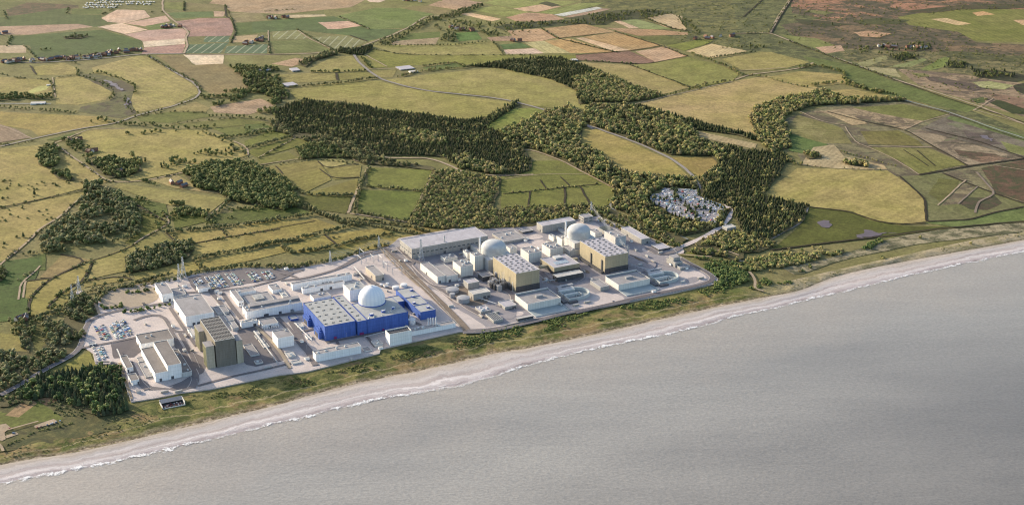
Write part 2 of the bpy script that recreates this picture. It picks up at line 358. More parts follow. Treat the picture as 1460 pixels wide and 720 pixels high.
def beach_mat():
    m, t, b = newmat('shingle_beach', .9); p = pos(t); uvn = t.nodes.new('ShaderNodeTexCoord').outputs['UV']; sp = N(t, 'ShaderNodeSeparateXYZ'); t.links.new(uvn, sp.inputs[0])
    wob_ = rng(t, nz(t, p, .012, 4, .6), .3, .7, -.13, .13)
    v = mth(t, 'ADD', sp.outputs[1], mth(t, 'ADD', wob_, rng(t, nz(t, p, .08, 4, .8), .34, .66, -.05, .05)))
    cr = N(t, 'ShaderNodeValToRGB'); e = cr.color_ramp
    for x, c in ((0, (210, 194, 176)), (.1, (220, 206, 194)), (.2, (230, 219, 212)), (.29, (208, 194, 189)), (.36, (236, 228, 225)), (.43, (214, 202, 200)), (.5, (196, 182, 180)), (.56, (170, 158, 154)), (1.0, (140, 130, 122))):
        s_ = e.elements.new(x) if x not in (0, 1) else e.elements[0 if x == 0 else -1]; s_.color = (*alb(c), 1)
    t.links.new(mth(t, 'MULTIPLY', v, .52), cr.inputs[0])
    cv = N(t, 'ShaderNodeCombineXYZ'); t.links.new(mth(t, 'MULTIPLY', sp.outputs[0], .006), cv.inputs[0]); t.links.new(mth(t, 'MULTIPLY', v, 14), cv.inputs[1])
    streak = rng(t, nz(t, cv.outputs[0], 1.0, 5, .7), .36, .64, .76, 1.16)
    col = scl(t, cr.outputs[0], mth(t, 'MULTIPLY', streak, rng(t, nz(t, p, .4, 4, .85), .3, .7, .88, 1.12)))
    t.links.new(col, b.inputs['Base Color']); return m
Wd = []
for a, b_ in zip(B_, W_):
    d = b_ - a; d.z = 0; q = b_ + d.normalized() * max(55, d.length); q.z = ZW - 4.5; Wd.append(q)
A2 = B_; mid = W_
def beach():
    vs_ = []; uv = []; s = 0; nv = 8; n2 = 3
    for i in range(len(A2)):
        if i: s += (A2[i] - A2[i-1]).length
        for j in range(nv + 1):
            v = j / nv; p = A2[i].lerp(mid[i], v); zz = A2[i].z + (mid[i].z - A2[i].z) * (v ** 1.0)
            if 0 < j < nv: zz += .25 * math.sin(v * 9 + 2 * mnoise.noise(Vector((s * .004, 0, 0))))
            vs_.append((p.x, p.y, zz)); uv.append((s, v))
        for j in range(1, n2 + 1):
            p = mid[i].lerp(Wd[i], j / n2); vs_.append(tuple(p)); uv.append((s, 1 + j / n2))
    k = nv + n2 + 1
    fs = [tuple(reversed((i*k+j, i*k+j+1, (i+1)*k+j+1, (i+1)*k+j))) for i in range(len(A2) - 1) for j in range(k - 1)]
    a = Vector(vs_[0]); n_ = (Vector(vs_[fs[0][1]]) - a).cross(Vector(vs_[fs[0][2]]) - a)
    if n_.z < 0: fs = [tuple(reversed(f)) for f in fs]
    o = mesh_obj('beach', vs_, fs, beach_mat(), smooth=True)
    ul = o.data.uv_layers.new(name='shore'); idx = np.empty(len(o.data.loops), dtype=np.int32); o.data.loops.foreach_get('vertex_index', idx)
    ul.data.foreach_set('uv', np.array(uv, dtype=np.float32)[idx].ravel()); tag(o, kind='structure')
beach()
def sea_mat():
    m, t, b = newmat('sea_water', .32); p = pos(t)
    rot = mapv(t, p, rad(-28), (1, 1, 1))                           # x along the shore, y away from it
    sp = N(t, 'ShaderNodeSeparateXYZ'); t.links.new(rot, sp.inputs[0])
    st = mapv(t, p, rad(-6), (.75, 1, 1))
    big = nz(t, mapv(t, p, rad(-20), (.3, 1, 1)), .0022, 3, .5, .5)
    c = mixc(t, rng(t, big, .36, .64, 0, 1), alb((146, 141, 134)), alb((177, 171, 161)))
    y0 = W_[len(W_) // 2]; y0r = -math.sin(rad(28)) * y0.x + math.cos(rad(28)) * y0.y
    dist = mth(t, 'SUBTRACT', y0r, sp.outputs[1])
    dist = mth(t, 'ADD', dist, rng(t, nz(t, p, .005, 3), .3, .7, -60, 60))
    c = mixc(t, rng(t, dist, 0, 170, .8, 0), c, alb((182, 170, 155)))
    c = mixc(t, rng(t, dist, 260, 1000, 0, 1), c, alb((88, 84, 81)))  # vignette and specular falloff painted into the sea colour, darker away from shore
    f = mth(t, 'MULTIPLY', rng(t, nz(t, st, .24, 4, .85), .38, .62, .82, 1.18), rng(t, nz(t, mapv(t, p, rad(-28), (.22, 1, 1)), .03, 4, .7), .36, .64, .955, 1.045))
    t.links.new(scl(t, c, f), b.inputs['Base Color']); b.inputs['Specular IOR Level'].default_value = .5
    bm_ = N(t, 'ShaderNodeBump', i_Strength=.6, i_Distance=1.2); t.links.new(nz(t, st, .12, 5, .75), bm_.inputs['Height']); t.links.new(bm_.outputs[0], b.inputs['Normal']); return m
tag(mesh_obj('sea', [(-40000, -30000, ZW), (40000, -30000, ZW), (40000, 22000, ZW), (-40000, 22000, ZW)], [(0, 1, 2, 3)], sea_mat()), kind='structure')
def foam_mat():
    m, t, b = newmat('surf_foam', .8); p = pos(t); uvn = t.nodes.new('ShaderNodeTexCoord').outputs['UV']; sp = N(t, 'ShaderNodeSeparateXYZ'); t.links.new(uvn, sp.inputs[0])
    b.inputs['Base Color'].default_value = (.74, .73, .72, 1)
    e = mth(t, 'ABSOLUTE', mth(t, 'SUBTRACT', mth(t, 'ADD', sp.outputs[1], rng(t, nz(t, p, .018, 4, .7), .3, .7, -.2, .2)), .5))
    e = mth(t, 'ADD', e, rng(t, nz(t, p, .09, 5, .85), .34, .66, -.15, .26))
    a = rng(t, e, .02, .20, .95, 0); a = mth(t, 'MULTIPLY', a, rng(t, nz(t, p, .009, 3), .36, .52, .5, 1.0))
    e2 = mth(t, 'ADD', mth(t, 'ABSOLUTE', mth(t, 'SUBTRACT', mth(t, 'ADD', sp.outputs[1], rng(t, nz(t, p, .011, 4, .7), .3, .7, -.2, .2)), .12)), rng(t, nz(t, p, .1, 5, .85), .34, .66, -.05, .25))
    a = mth(t, 'MAXIMUM', a, rng(t, e2, .0, .10, .5, 0))
    t.links.new(a, b.inputs['Alpha']); return m
FA = []; FB = []
for a, b_ in zip(B_, W_):
    d = b_ - a; d.z = 0; d.normalize(); p = b_ - d * 14; q = b_ + d * 15; p.z = q.z = 0; FA.append(p + Vector((0, 0, ZW + 1.35))); FB.append(q + Vector((0, 0, ZW + .06)))
strip('surf_foam', FA, FB, 2, foam_mat(), lambda p, v: 0)['kind'] = 'structure'

def fields():
    G, PL, RW, HE, SC, MA = 'grass', 'plough', 'rows', 'heath', 'scrub', 'marsh'
    D = [
    # large bases first
    (G,'T1',(128,124,80),[(-900,-120),(1700,-120),(1700,290),(-900,290)]),
    (G,'T2',(140,134,84),[(340,-120),(1700,-120),(1700,290),(400,290)]),
    (SC,'T3',(132,128,76),[(380,-100),(1400,-100),(1300,260),(900,230),(700,110),(400,100)]),
    (SC,'T4',(124,124,76),[(-80,-100),(250,-100),(500,260),(1000,500),(1500,700),(1500,760),(900,520),(0,300)]),
    (HE,'T4',(178,130,100),[(235,-100),(1800,-100),(1800,60),(1120,70),(900,100),(500,110),(400,95),(250,70)]),
    (HE,'T4',(140,116,86),[(190,130),(420,95),(800,95),(1100,160),(1200,220),(1700,240),(1700,330),(1000,300),(700,260),(480,262),(300,225)]),
    (SC,'T4',(140,130,86),[(480,250),(1000,270),(1700,300),(1700,430),(800,370),(640,350),(520,300)]),
    (MA,'T4',(168,144,114),[(790,355),(1100,380),(1440,430),(1700,470),(1700,720),(1440,600),(1240,545),(900,440)]),
    (MA,'T8',(140,132,96),[(200,40),(520,-60),(830,-60),(1060,0),(1700,200),(1700,480),(1440,490),(950,570),(800,330),(300,260)]),
    (G,'T4',(132,130,68),[(790,90),(960,60),(1130,50),(1440,50),(1700,50),(1700,230),(1180,210),(1100,165),(850,130)]),
    (PL,'T4',(208,180,132),[(960,100),(1040,95),(1170,125),(1100,132)]), (PL,'T4',(210,170,120),[(1175,68),(1230,60),(1290,76),(1200,84)]), (PL,'T4',(206,170,126),[(1385,105),(1500,100),(1500,140),(1430,130)]),
    (G,'T4',(112,120,66),[(300,290),(400,305),(620,350),(740,410),(1200,550),(1150,580),(850,512),(700,480),(560,430),(520,380),(350,325)]),
    (G,'T4',(134,136,78),[(195,180),(380,200),(480,240),(370,250),(260,215)]),
    (G,'T4',(150,146,98),[(580,325),(730,288),(740,305),(620,350)]), (G,'T4',(142,146,94),[(745,345),(930,300),(945,310),(860,345)]), (G,'T4',(128,138,72),[(910,358),(1030,292),(1055,300),(1045,340),(960,362)]),
    (PL,'T4',(186,156,128),[(370,245),(500,235),(520,262),(420,278)]), (G,'T4',(170,160,116),[(600,345),(780,355),(810,400),(700,380)]),
    (SC,'T4',(66,66,42),[(740,290),(840,272),(885,298),(800,322)]), (SC,'T4',(66,68,40),[(1030,320),(1160,325),(1140,355),(1050,350)]), (SC,'T4',(64,62,42),[(1160,350),(1380,370),(1480,400),(1400,425),(1200,400)]),
    (SC,'T4',(62,58,44),[(1380,440),(1520,410),(1520,520),(1400,470)]), (G,'T4',(70,76,46),[(1265,530),(1300,514),(1500,560),(1440,590),(1380,585)]), (G,'T4',(96,104,62),[(1170,510),(1235,498),(1240,525),(1200,533)]),
    # top left
    (G,'T1',(112,114,68),[(-300,10),(130,12),(110,40),(40,45),(20,85),(-300,95)]), (SC,'T1',(120,98,76),[(35,52),(140,15),(400,28),(405,42),(150,78),(40,85)]),
    (G,'T1',(94,106,62),[(-300,110),(60,85),(350,42),(345,75),(520,80),(520,100),(580,118),(500,140),(-300,140)]), (G,'T1',(110,118,66),[(370,48),(525,52),(520,76),(365,76)]),
    (PL,'T1',(180,152,128),[(-300,148),(400,125),(480,140),(160,180),(-300,180)]), (G,'T1',(90,106,60),[(40,190),(160,182),(520,155),(735,215),(725,245),(300,295),(180,298),(150,235),(45,235)]),
    (SC,'T1',(80,76,52),[(320,190),(400,178),(460,188),(420,202),(340,205)]),
    (PL,'T1',(192,172,142),[(-300,240),(130,234),(135,272),(-300,278)]), (G,'T1',(130,128,80),[(-300,282),(150,274),(185,302),(-300,306)]),
    (PL,'T1',(214,184,158),[(520,95),(600,52),(740,55),(770,90),(640,122),(550,115)]), (PL,'T1',(204,172,150),[(640,122),(850,82),(872,112),(740,138)]),
    (PL,'T1',(222,196,170),[(500,142),(620,120),(760,155),(640,176)]), (G,'T1',(116,128,74),[(745,135),(860,118),(850,150),(780,160)]),
    (PL,'T1',(196,164,148),[(640,178),(760,158),(940,148),(960,165),(948,200),(735,215)]), (PL,'T1',(228,208,180),[(735,215),(948,200),(952,228),(738,245)]),
    (PL,'T1',(178,142,128),[(738,247),(955,228),(935,276),(725,283)]), (G,'T1',(130,132,74),[(845,12),(940,15),(935,55),(840,45)]), (G,'T1',(140,128,88),[(950,15),(1150,30),(1150,56),(950,62)]),
    (G,'T1',(108,124,78),[(860,68),(1090,62),(1095,88),(900,96)]), (PL,'T1',(192,166,140),[(1097,60),(1155,62),(1150,88),(1100,88)]),
    (PL,'T1',(170,138,126),[(905,112),(1020,97),(1180,95),(1200,150),(1185,186),(960,190),(975,165)]),
    (RW,'T1',(96,118,88),[(1055,190),(1180,188),(1172,220),(1045,219)]), (RW,'T1',(90,114,84),[(965,232),(1172,222),(1130,276),(945,276)]), (RW,'T1',(98,118,88),[(1165,240),(1375,228),(1370,276),(1150,276)]),
    (G,'T1',(100,114,62),[(1210,120),(1440,110),(1440,160),(1210,183)]), (PL,'T1',(178,158,122),[(1190,190),(1320,180),(1310,215),(1185,222)]), (G,'T1',(152,138,100),[(1170,70),(1330,65),(1370,105),(1200,118)]),
    (PL,'T1',(176,152,120),[(1070,20),(1180,-60),(2000,-60),(1800,40),(1440,75),(1180,62),(1150,28)]),
    (G,'T1',(166,150,92),[(170,345),(330,325),(395,350),(390,385),(190,388)]), (G,'T1',(164,148,90),[(-300,380),(60,400),(250,410),(270,440),(265,500),(-300,500)]),
    (G,'T1',(188,184,112),[(140,470),(200,445),(260,440),(240,462),(160,482)]),
    (G,'T1',(168,152,94),[(285,400),(400,390),(520,430),(575,480),(540,515),(400,540),(285,535)]),
    (G,'T1',(172,156,98),[(470,350),(700,290),(750,292),(900,380),(1010,450),(1020,480),(880,545),(700,580),(670,520),(700,440),(620,405),(480,375)]),
    (MA,'T1',(112,112,72),[(400,385),(480,380),(620,410),(695,450),(670,520),(700,585),(620,610),(400,575),(420,550),(560,520),(590,480)]),
    (PL,'T1',(140,126,86),[(800,285),(940,285),(990,336),(1145,330),(1340,435),(1100,492),(1060,470)]), (PL,'T1',(232,212,180),[(940,283),(1150,283),(1145,330),(1000,335)]),
    (G,'T1',(142,138,86),[(1155,285),(1440,285),(1440,315),(1340,345),(1180,330)]), (PL,'T1',(178,152,122),[(1080,550),(1340,508),(1405,545),(1280,590),(1100,580)]),
    (G,'T1',(166,146,84),[(-300,560),(500,600),(600,632),(200,700),(160,670),(-300,590)]), (G,'T1',(118,120,62),[(700,602),(880,575),(1060,580),(1080,600),(880,635),(720,625)]),
    (G,'T1',(160,144,92),[(900,560),(1000,525),(1080,555),(1060,575),(880,570)]), (G,'T1',(122,124,62),[(1090,662),(1360,640),(1420,660),(1180,700)]), (G,'T1',(126,124,66),[(880,640),(1200,610),(1400,630),(1080,662)]),
    # top middle
    (PL,'T2',(222,196,172),[(575,-6),(700,-4),(650,15),(600,12)]), (G,'T2',(122,134,74),[(430,85),(640,42),(760,45),(930,75),(885,88),(800,145),(600,152),(450,100)]),
    (PL,'T2',(206,172,148),[(335,120),(490,110),(560,135),(440,150),(385,152)]), (G,'T2',(98,114,68),[(0,115),(420,85),(460,100),(590,150),(760,152),(700,185),(590,215),(500,185),(230,155),(0,170)]),
    (PL,'T2',(206,172,148),[(340,118),(490,110),(560,135),(440,152),(385,152)]), (PL,'T2',(200,184,150),[(150,80),(370,77),(380,86),(180,95)]),
    (RW,'T2',(140,140,92),[(100,165),(230,158),(290,200),(110,205)]), (RW,'T2',(138,138,92),[(300,195),(480,185),(585,215),(500,250),(430,255),(330,210)]), (G,'T2',(118,124,72),[(90,215),(300,205),(400,262),(120,276)]),
    (PL,'T2',(162,146,116),[(700,230),(760,200),(960,195),(940,230),(720,235)]), (G,'T2',(112,122,64),[(740,212),(800,175),(960,165),(960,194)]), (G,'T2',(100,128,62),[(1040,172),(1150,165),(1180,205),(1060,215)]),
    (PL,'T2',(168,142,116),[(1200,195),(1340,185),(1360,210),(1230,215)]), (PL,'T2',(186,150,118),[(1310,160),(1460,155),(1460,215),(1400,215)]), (G,'T2',(98,120,68),[(1270,232),(1380,222),(1430,245),(1290,256)]), (PL,'T2',(216,188,164),[(1290,258),(1440,250),(1560,272),(1440,279),(1300,279)]),
    (G,'T2',(144,130,86),[(760,40),(900,30),(1050,50),(960,78),(800,50)]), (PL,'T2',(180,152,120),[(900,30),(960,8),(1140,28),(1060,55)]), (G,'T2',(152,152,88),[(1110,55),(1240,30),(1420,65),(1330,90)]), (PL,'T2',(220,190,150),[(1065,75),(1120,68),(1280,100),(1230,112)]),
    (PL,'T2',(176,148,120),[(960,-10),(1060,-6),(1180,16),(1100,40),(980,15)]), (G,'T2',(150,154,88),[(1180,18),(1300,-10),(1440,-10),(1440,30),(1340,42)]), (PL,'T2',(206,180,140),[(1340,45),(1460,30),(1500,50),(1400,62)]),
    (G,'T2',(160,150,90),[(600,236),(900,235),(1230,217),(1280,270),(1280,281),(900,285),(740,275)]), (G,'T2',(142,138,68),[(620,255),(740,278),(900,287),(1440,285),(1700,285),(1700,310),(1440,312),(1240,325),(1110,340),(1050,322),(700,347),(580,290)]),
    (G,'T2',(156,146,82),[(545,290),(580,290),(690,345),(600,356),(565,310)]), (G,'T2',(158,144,88),[(615,365),(740,360),(720,398),(650,402)]), (G,'T2',(160,148,88),[(290,355),(420,290),(515,290),(545,330),(580,365),(370,375),(300,370)]),
    (G,'T2',(146,136,74),[(430,380),(585,370),(625,395),(440,416)]), (G,'T2',(156,144,84),[(100,390),(300,376),(420,380),(430,415),(250,426),(130,420)]), (G,'T2',(138,132,80),[(0,290),(250,285),(250,330),(90,346),(0,340)]), (PL,'T2',(186,158,126),[(100,330),(220,300),(300,312),(200,346)]),
    (G,'T2',(112,122,66),[(870,350),(1040,325),(1090,345),(900,365)]),
    (G,'T2',(164,152,90),[(680,412),(900,385),(1240,350),(1440,365),(1600,385),(1790,480),(1810,530),(1730,562),(1650,565),(1440,545),(1200,495),(900,465),(740,430)]),
    (G,'T2',(162,150,86),[(190,465),(300,440),(640,415),(780,452),(1000,487),(1300,523),(1330,532),(1190,612),(1000,610),(600,550),(450,520),(220,510)]),
    (G,'T2',(140,144,68),[(1180,655),(1350,560),(1440,557),(1640,577),(1480,665),(1380,672),(1300,692)]),
    # top middle-right
    (G,'T3',(150,152,88),[(-40,10),(180,5),(380,10),(180,62),(60,45)]), (PL,'T3',(206,174,140),[(55,46),(180,26),(290,36),(160,66)]), (SC,'T3',(90,86,58),[(170,20),(215,10),(290,30),(240,38)]), (G,'T3',(146,150,88),[(180,66),(380,20),(520,15),(280,82)]),
    (PL,'T3',(212,212,200),[(250,78),(470,38),(500,45),(300,87)]), (PL,'T3',(178,150,124),[(305,88),(500,46),(550,48),(350,96)]), (PL,'T3',(182,148,118),[(5,92),(110,68),(240,75),(305,100),(200,116),(60,112)]),
    (SC,'T3',(92,90,58),[(300,98),(520,60),(760,50),(870,80),(600,112),(380,106)]), (SC,'T3',(92,94,58),[(60,118),(300,104),(560,112),(520,130),(300,135),(0,158),(-60,140)]),
    (PL,'T3',(206,176,142),[(560,112),(590,108),(690,148),(640,148)]), (G,'T3',(150,156,102),[(592,108),(680,102),(865,153),(695,150)]), (PL,'T3',(196,174,134),[(720,95),(850,72),(912,88),(905,120),(932,150),(925,160),(820,140)]),
    (PL,'T3',(178,150,108),[(190,150),(400,125),(570,165),(270,200)]), (PL,'T3',(190,156,118),[(10,160),(180,150),(270,196),(180,215),(70,218)]), (PL,'T3',(188,156,102),[(100,222),(330,200),(570,270),(340,276),(200,276)]),
    (PL,'T3',(184,176,124),[(100,222),(200,212),(340,276),(200,277)]), (PL,'T3',(214,184,146),[(360,198),(402,194),(650,262),(565,268)]), (PL,'T3',(180,150,102),[(402,192),(570,168),(800,236),(650,262)]),
    (PL,'T3',(174,144,108),[(510,145),(780,155),(940,170),(940,182),(680,186)]), (G,'T3',(112,112,62),[(680,190),(850,190),(920,215),(830,236)]), (G,'T3',(138,140,66),[(830,236),(1000,206),(1070,210),(1040,226),(920,263)]),
    (PL,'T3',(196,164,130),[(670,268),(820,240),(935,290),(770,322)]), (PL,'T3',(142,112,94),[(360,285),(640,265),(770,318),(720,332),(600,325),(370,310)]), (PL,'T3',(206,184,136),[(930,265),(1060,227),(1245,265),(1060,300)]),
    (G,'T3',(168,150,96),[(390,322),(640,337),(960,450),(800,487),(700,452)]), (G,'T3',(146,142,78),[(650,335),(780,322),(940,295),(1130,345),(1200,385),(1170,418),(960,455)]),
    (G,'T3',(166,152,92),[(1110,305),(1300,268),(1370,270),(1565,322),(1450,350),(1370,362),(1220,366)]), (G,'T3',(184,160,108),[(680,532),(820,500),(960,472),(1200,415),(1350,390),(1640,462),(1700,482),(1450,522),(1260,602),(1290,692),(900,602)]),
    (G,'T4',(176,156,98),[(110,400),(300,367),(500,385),(540,432),(350,450)]), (G,'T4',(172,152,94),[(430,467),(560,460),(820,512),(620,522),(460,505)]),
    # marshes and fields on the right
    (G,'T8',(176,158,98),[(100,420),(280,288),(520,296),(740,302),(850,372),(925,440),(935,563),(800,580),(640,552),(560,510),(340,490)]),
    (G,'T8',(98,100,44),[(335,490),(560,512),(640,556),(800,584),(1090,590),(880,612),(520,667),(140,712),(300,570)]),
    (G,'T8',(136,128,80),[(200,95),(280,15),(500,80),(560,165),(430,160),(300,215),(240,180)]), (G,'T8',(104,122,64),[(220,105),(430,168),(300,215),(235,200)]),
    (MA,'T8',(174,152,118),[(350,0),(560,-20),(930,48),(830,92),(600,30)]), (G,'T8',(128,118,68),[(600,100),(800,96),(900,150),(920,175),(640,166)]), (G,'T8',(136,130,76),[(640,182),(960,186),(1140,270),(900,320),(820,262)]),
    (G,'T8',(128,126,72),[(560,-22),(700,-30),(820,-40),(1060,5),(920,48),(700,10)]),
    (PL,'T8',(184,166,126),[(360,182),(460,168),(520,230),(720,272),(740,296),(480,292),(290,272),(330,225)]), (MA,'T8',(130,120,104),[(900,88),(1060,15),(1700,190),(1700,250),(1440,238)]), (MA,'T8',(166,148,120),[(840,95),(900,90),(1440,240),(1150,275)]),
    (SC,'T8',(112,86,68),[(1220,290),(1440,245),(1700,220),(1700,420),(1440,460),(1300,420)]), (G,'T8',(126,124,82),[(890,328),(1010,315),(1300,425),(1500,490),(1260,530),(1160,557),(950,565),(930,440),(800,330)]),
    (G,'T8',(116,128,72),[(920,567),(1160,555),(1260,522),(1440,486),(1700,440),(1700,520),(1440,560),(1100,595)]), (SC,'T8',(98,82,66),[(1110,470),(1150,440),(1240,440),(1290,430),(1330,470),(1250,505),(1160,500)]),
    (G,'T9',(172,152,88),[(395,85),(430,75),(640,155),(850,250),(965,345),(900,347),(700,332),(560,292),(500,222),(390,172)]), (G,'T9',(160,138,78),[(850,235),(1060,230),(1105,265),(1010,345),(965,312)]), (PL,'T9',(178,160,118),[(975,95),(1290,165),(1285,192),(1000,132)]),
    (G,'T9',(124,124,60),[(-20,305),(150,252),(290,252),(420,322),(585,407),(540,470),(500,492),(-20,502)]),
    (SC,'T9',(110,106,62),[(540,500),(640,540),(960,660),(880,690),(740,650),(560,575)]), (G,'T9',(132,116,66),[(640,580),(760,610),(900,665),(860,685),(720,640)]), (G,'C6',(132,130,66),[(590,330),(650,318),(760,345),(620,345)]),
    (SC,'T8',(104,84,68),[(1080,195),(1180,205),(1290,215),(1330,235),(1200,240),(1110,225)]), (MA,'T8',(112,98,92),[(1130,100),(1250,118),(1330,165),(1260,172),(1160,140)]), (G,'T8',(134,134,84),[(1320,150),(1500,200),(1500,240),(1360,205)]), (MA,'T8',(150,120,96),[(1150,235),(1290,225),(1380,240),(1220,262)]), (G,'T8',(112,122,74),[(1060,20),(1200,50),(1440,120),(1440,150),(1220,85),(1040,35)]),
    (MA,'T4',(112,96,84),[(930,395),(1040,405),(1160,430),(1260,455),(1180,470),(1020,430),(950,415)]), (G,'T4',(172,168,118),[(1170,425),(1260,418),(1390,440),(1340,462),(1220,452)]), (MA,'T4',(152,122,98),[(1250,480),(1400,500),(1560,540),(1440,560),(1300,510)]), (G,'T4',(138,132,84),[(850,375),(930,380),(960,392),(900,400)]), (SC,'T4',(112,108,66),[(1000,262),(1200,270),(1440,300),(1440,325),(1150,305),(1000,285)]), (PL,'T4',(184,150,116),[(570,170),(640,160),(760,175),(700,195),(600,190)]), (SC,'T4',(92,92,52),[(560,110),(700,95),(860,105),(800,125),(620,130)]), (G,'T4',(128,126,78),[(300,60),(360,55),(470,66),(420,80)]), (SC,'T4',(84,78,52),[(260,100),(420,112),(560,130),(420,140),(300,125)]), (SC,'T4',(96,84,58),[(820,60),(1000,40),(1120,28),(1500,20),(1500,44),(1120,52),(950,70)]),
    (G,'T8',(150,140,92),[(240,60),(330,50),(430,95),(400,130),(300,110)]), (PL,'T8',(178,158,120),[(430,10),(560,20),(640,60),(560,70)]), (G,'T8',(114,112,62),[(1000,340),(1110,352),(1090,400),(1010,460),(950,420)]), (MA,'T8',(146,134,100),[(1130,365),(1190,380),(1110,470),(1020,480)]),
    (SC,'R3',(172,160,128),[(250,400),(200,370),(400,330),(560,280),(760,215),(1000,175),(1440,135),(1700,95),(1700,120),(1440,185),(900,245),(500,330),(300,400)]),
    # left and centre
    (G,'T5',(170,152,92),[(-300,140),(0,118),(280,92),(330,150),(440,205),(550,290),(430,320),(200,380),(-300,470)]), (G,'T5',(168,150,90),[(-300,475),(0,432),(200,385),(450,335),(380,400),(180,560),(30,690),(-300,760)]),
    (PL,'T5',(152,134,112),[(-300,-20),(0,-8),(80,15),(160,62),(-300,130)]), (G,'T5',(106,116,56),[(240,72),(380,35),(390,45),(290,75)]),
    (G,'T5',(170,154,92),[(430,30),(480,12),(1060,22),(1200,75),(1275,150),(1140,190),(900,242),(660,288),(640,270),(700,240),(720,200),(480,160),(440,100),(400,60)]),
    (G,'T5',(160,148,88),[(580,312),(620,295),(1170,375),(1080,442),(840,402)]), (G,'T5',(98,108,46),[(640,360),(850,402),(860,450),(830,470),(700,402)]), (G,'T5',(122,118,54),[(640,385),(700,425),(860,500),(680,612),(640,600),(740,520)]),
    (G,'T5',(104,108,46),[(880,455),(1040,455),(1070,490),(900,530)]), (G,'T5',(100,106,50),[(1060,500),(1120,450),(1440,425),(1560,440),(1440,472),(1200,500)]), (G,'T5',(178,156,110),[(760,275),(900,245),(1010,310),(1180,340),(1120,350),(900,320)]),
    (G,'T5',(166,148,84),[(850,550),(1135,528),(1170,570),(930,616)]), (G,'T5',(170,150,86),[(1138,527),(1440,478),(1600,500),(1440,528),(1175,570)]), (G,'T5',(172,154,90),[(915,620),(1440,530),(1590,545),(1700,580),(1440,592),(1000,667)]),
    (G,'T5',(152,142,78),[(480,690),(830,548),(912,620),(640,672),(640,722),(480,722)]), (G,'T5',(100,112,54),[(30,712),(230,655),(235,740),(0,745)]),
    (G,'C7',(84,104,50),[(-200,70),(210,25),(215,60),(140,230),(140,330),(60,352),(-200,370)]), (G,'C7',(154,134,88),[(320,15),(470,40),(270,130),(200,132)]), (G,'C7',(158,142,80),[(135,150),(260,135),(160,235),(130,235)]),
    (G,'C7',(160,146,80),[(160,240),(270,137),(475,47),(430,152),(230,307),(150,332)]), (G,'C7',(166,152,90),[(490,40),(640,30),(650,95),(450,140)]), (G,'C7',(156,142,80),[(435,152),(660,115),(672,140),(430,182)]), (G,'C7',(164,150,86),[(680,110),(864,72),(1000,60),(864,112),(700,142)]),
    (G,'C7',(152,140,78),[(235,302),(330,192),(360,242),(300,292)]), (G,'C7',(152,142,76),[(290,608),(460,505),(495,580),(600,580),(605,600),(420,612)]), (G,'C7',(152,140,80),[(-200,380),(100,430),(160,522),(40,522),(-200,500)]),
    (G,'C7',(110,108,56),[(150,380),(260,370),(290,440),(240,510),(180,500)]),
    (G,'C7',(168,150,86),[(864,70),(1040,40),(1440,-30),(1470,0),(1300,40),(900,115)]),
    (G,'T6',(100,112,54),[(-40,65),(60,62),(110,90),(-40,110)]), (G,'T6',(124,124,58),[(-40,150),(110,94),(205,125),(-40,182)]), (G,'T6',(122,120,54),[(-40,205),(230,132),(315,155),(30,237)]), (G,'T6',(134,128,68),[(30,242),(180,206),(240,240),(40,272)]),
    (G,'T6',(146,134,74),[(60,282),(330,247),(370,292),(405,350),(260,420),(150,332)]), (G,'T6',(172,160,98),[(340,250),(460,235),(490,266),(375,292)]), (G,'T6',(150,138,78),[(380,292),(560,273),(550,337),(420,348)]),
    (G,'T6',(140,130,68),[(270,422),(540,342),(530,427),(290,427)]), (G,'T6',(106,106,48),[(240,432),(510,432),(480,522),(330,502),(200,470)]), (G,'T6',(96,104,46),[(-100,500),(200,485),(310,520),(0,560),(-100,550)]),
    (G,'T6',(126,128,60),[(595,285),(930,300),(900,372),(880,405),(590,382)]), (G,'T6',(110,118,52),[(550,400),(880,410),(800,557),(540,517)]),
    (G,'T6',(160,142,78),[(-40,610),(320,547),(440,590),(200,640),(-40,680)]), (G,'T6',(162,144,80),[(160,692),(380,632),(430,672),(300,720),(200,722)]), (G,'T6',(160,142,78),[(392,630),(640,598),(720,605),(720,622),(430,680)]), (G,'T6',(164,146,82),[(440,690),(700,640),(860,632),(760,670),(560,720)]), (G,'T6',(150,132,74),[(760,585),(900,585),(1000,610),(860,628)]),
    (SC,'C7',(112,104,64),[(-200,505),(200,510),(330,340),(370,240),(500,240),(505,320),(430,360),(410,470),(360,530),(240,590),(60,700),(-200,800)]),
    (SC,'C8',(112,108,66),[(-200,200),(100,160),(330,190),(640,240),(700,240),(600,330),(300,400),(-200,480)]), (G,'C8',(112,118,58),[(-100,230),(110,260),(200,190),(260,230),(330,280),(160,300),(20,330),(-100,330)]), (PL,'C8',(170,142,104),[(30,260),(110,200),(170,180),(190,200),(100,270)]), (PL,'C8',(160,128,92),[(190,180),(290,165),(300,185),(230,210)]),
    ]
    nm = {G: 'grass_field', PL: 'ploughed_field', RW: 'crop_field', HE: 'heath', SC: 'scrubland', MA: 'marsh'}
    for st, k, col, pts in D:
        patch(nm[st], k, pts, GM[st], col, amp=2.0 if k in ('T6', 'C7', 'T5') else 4.0)
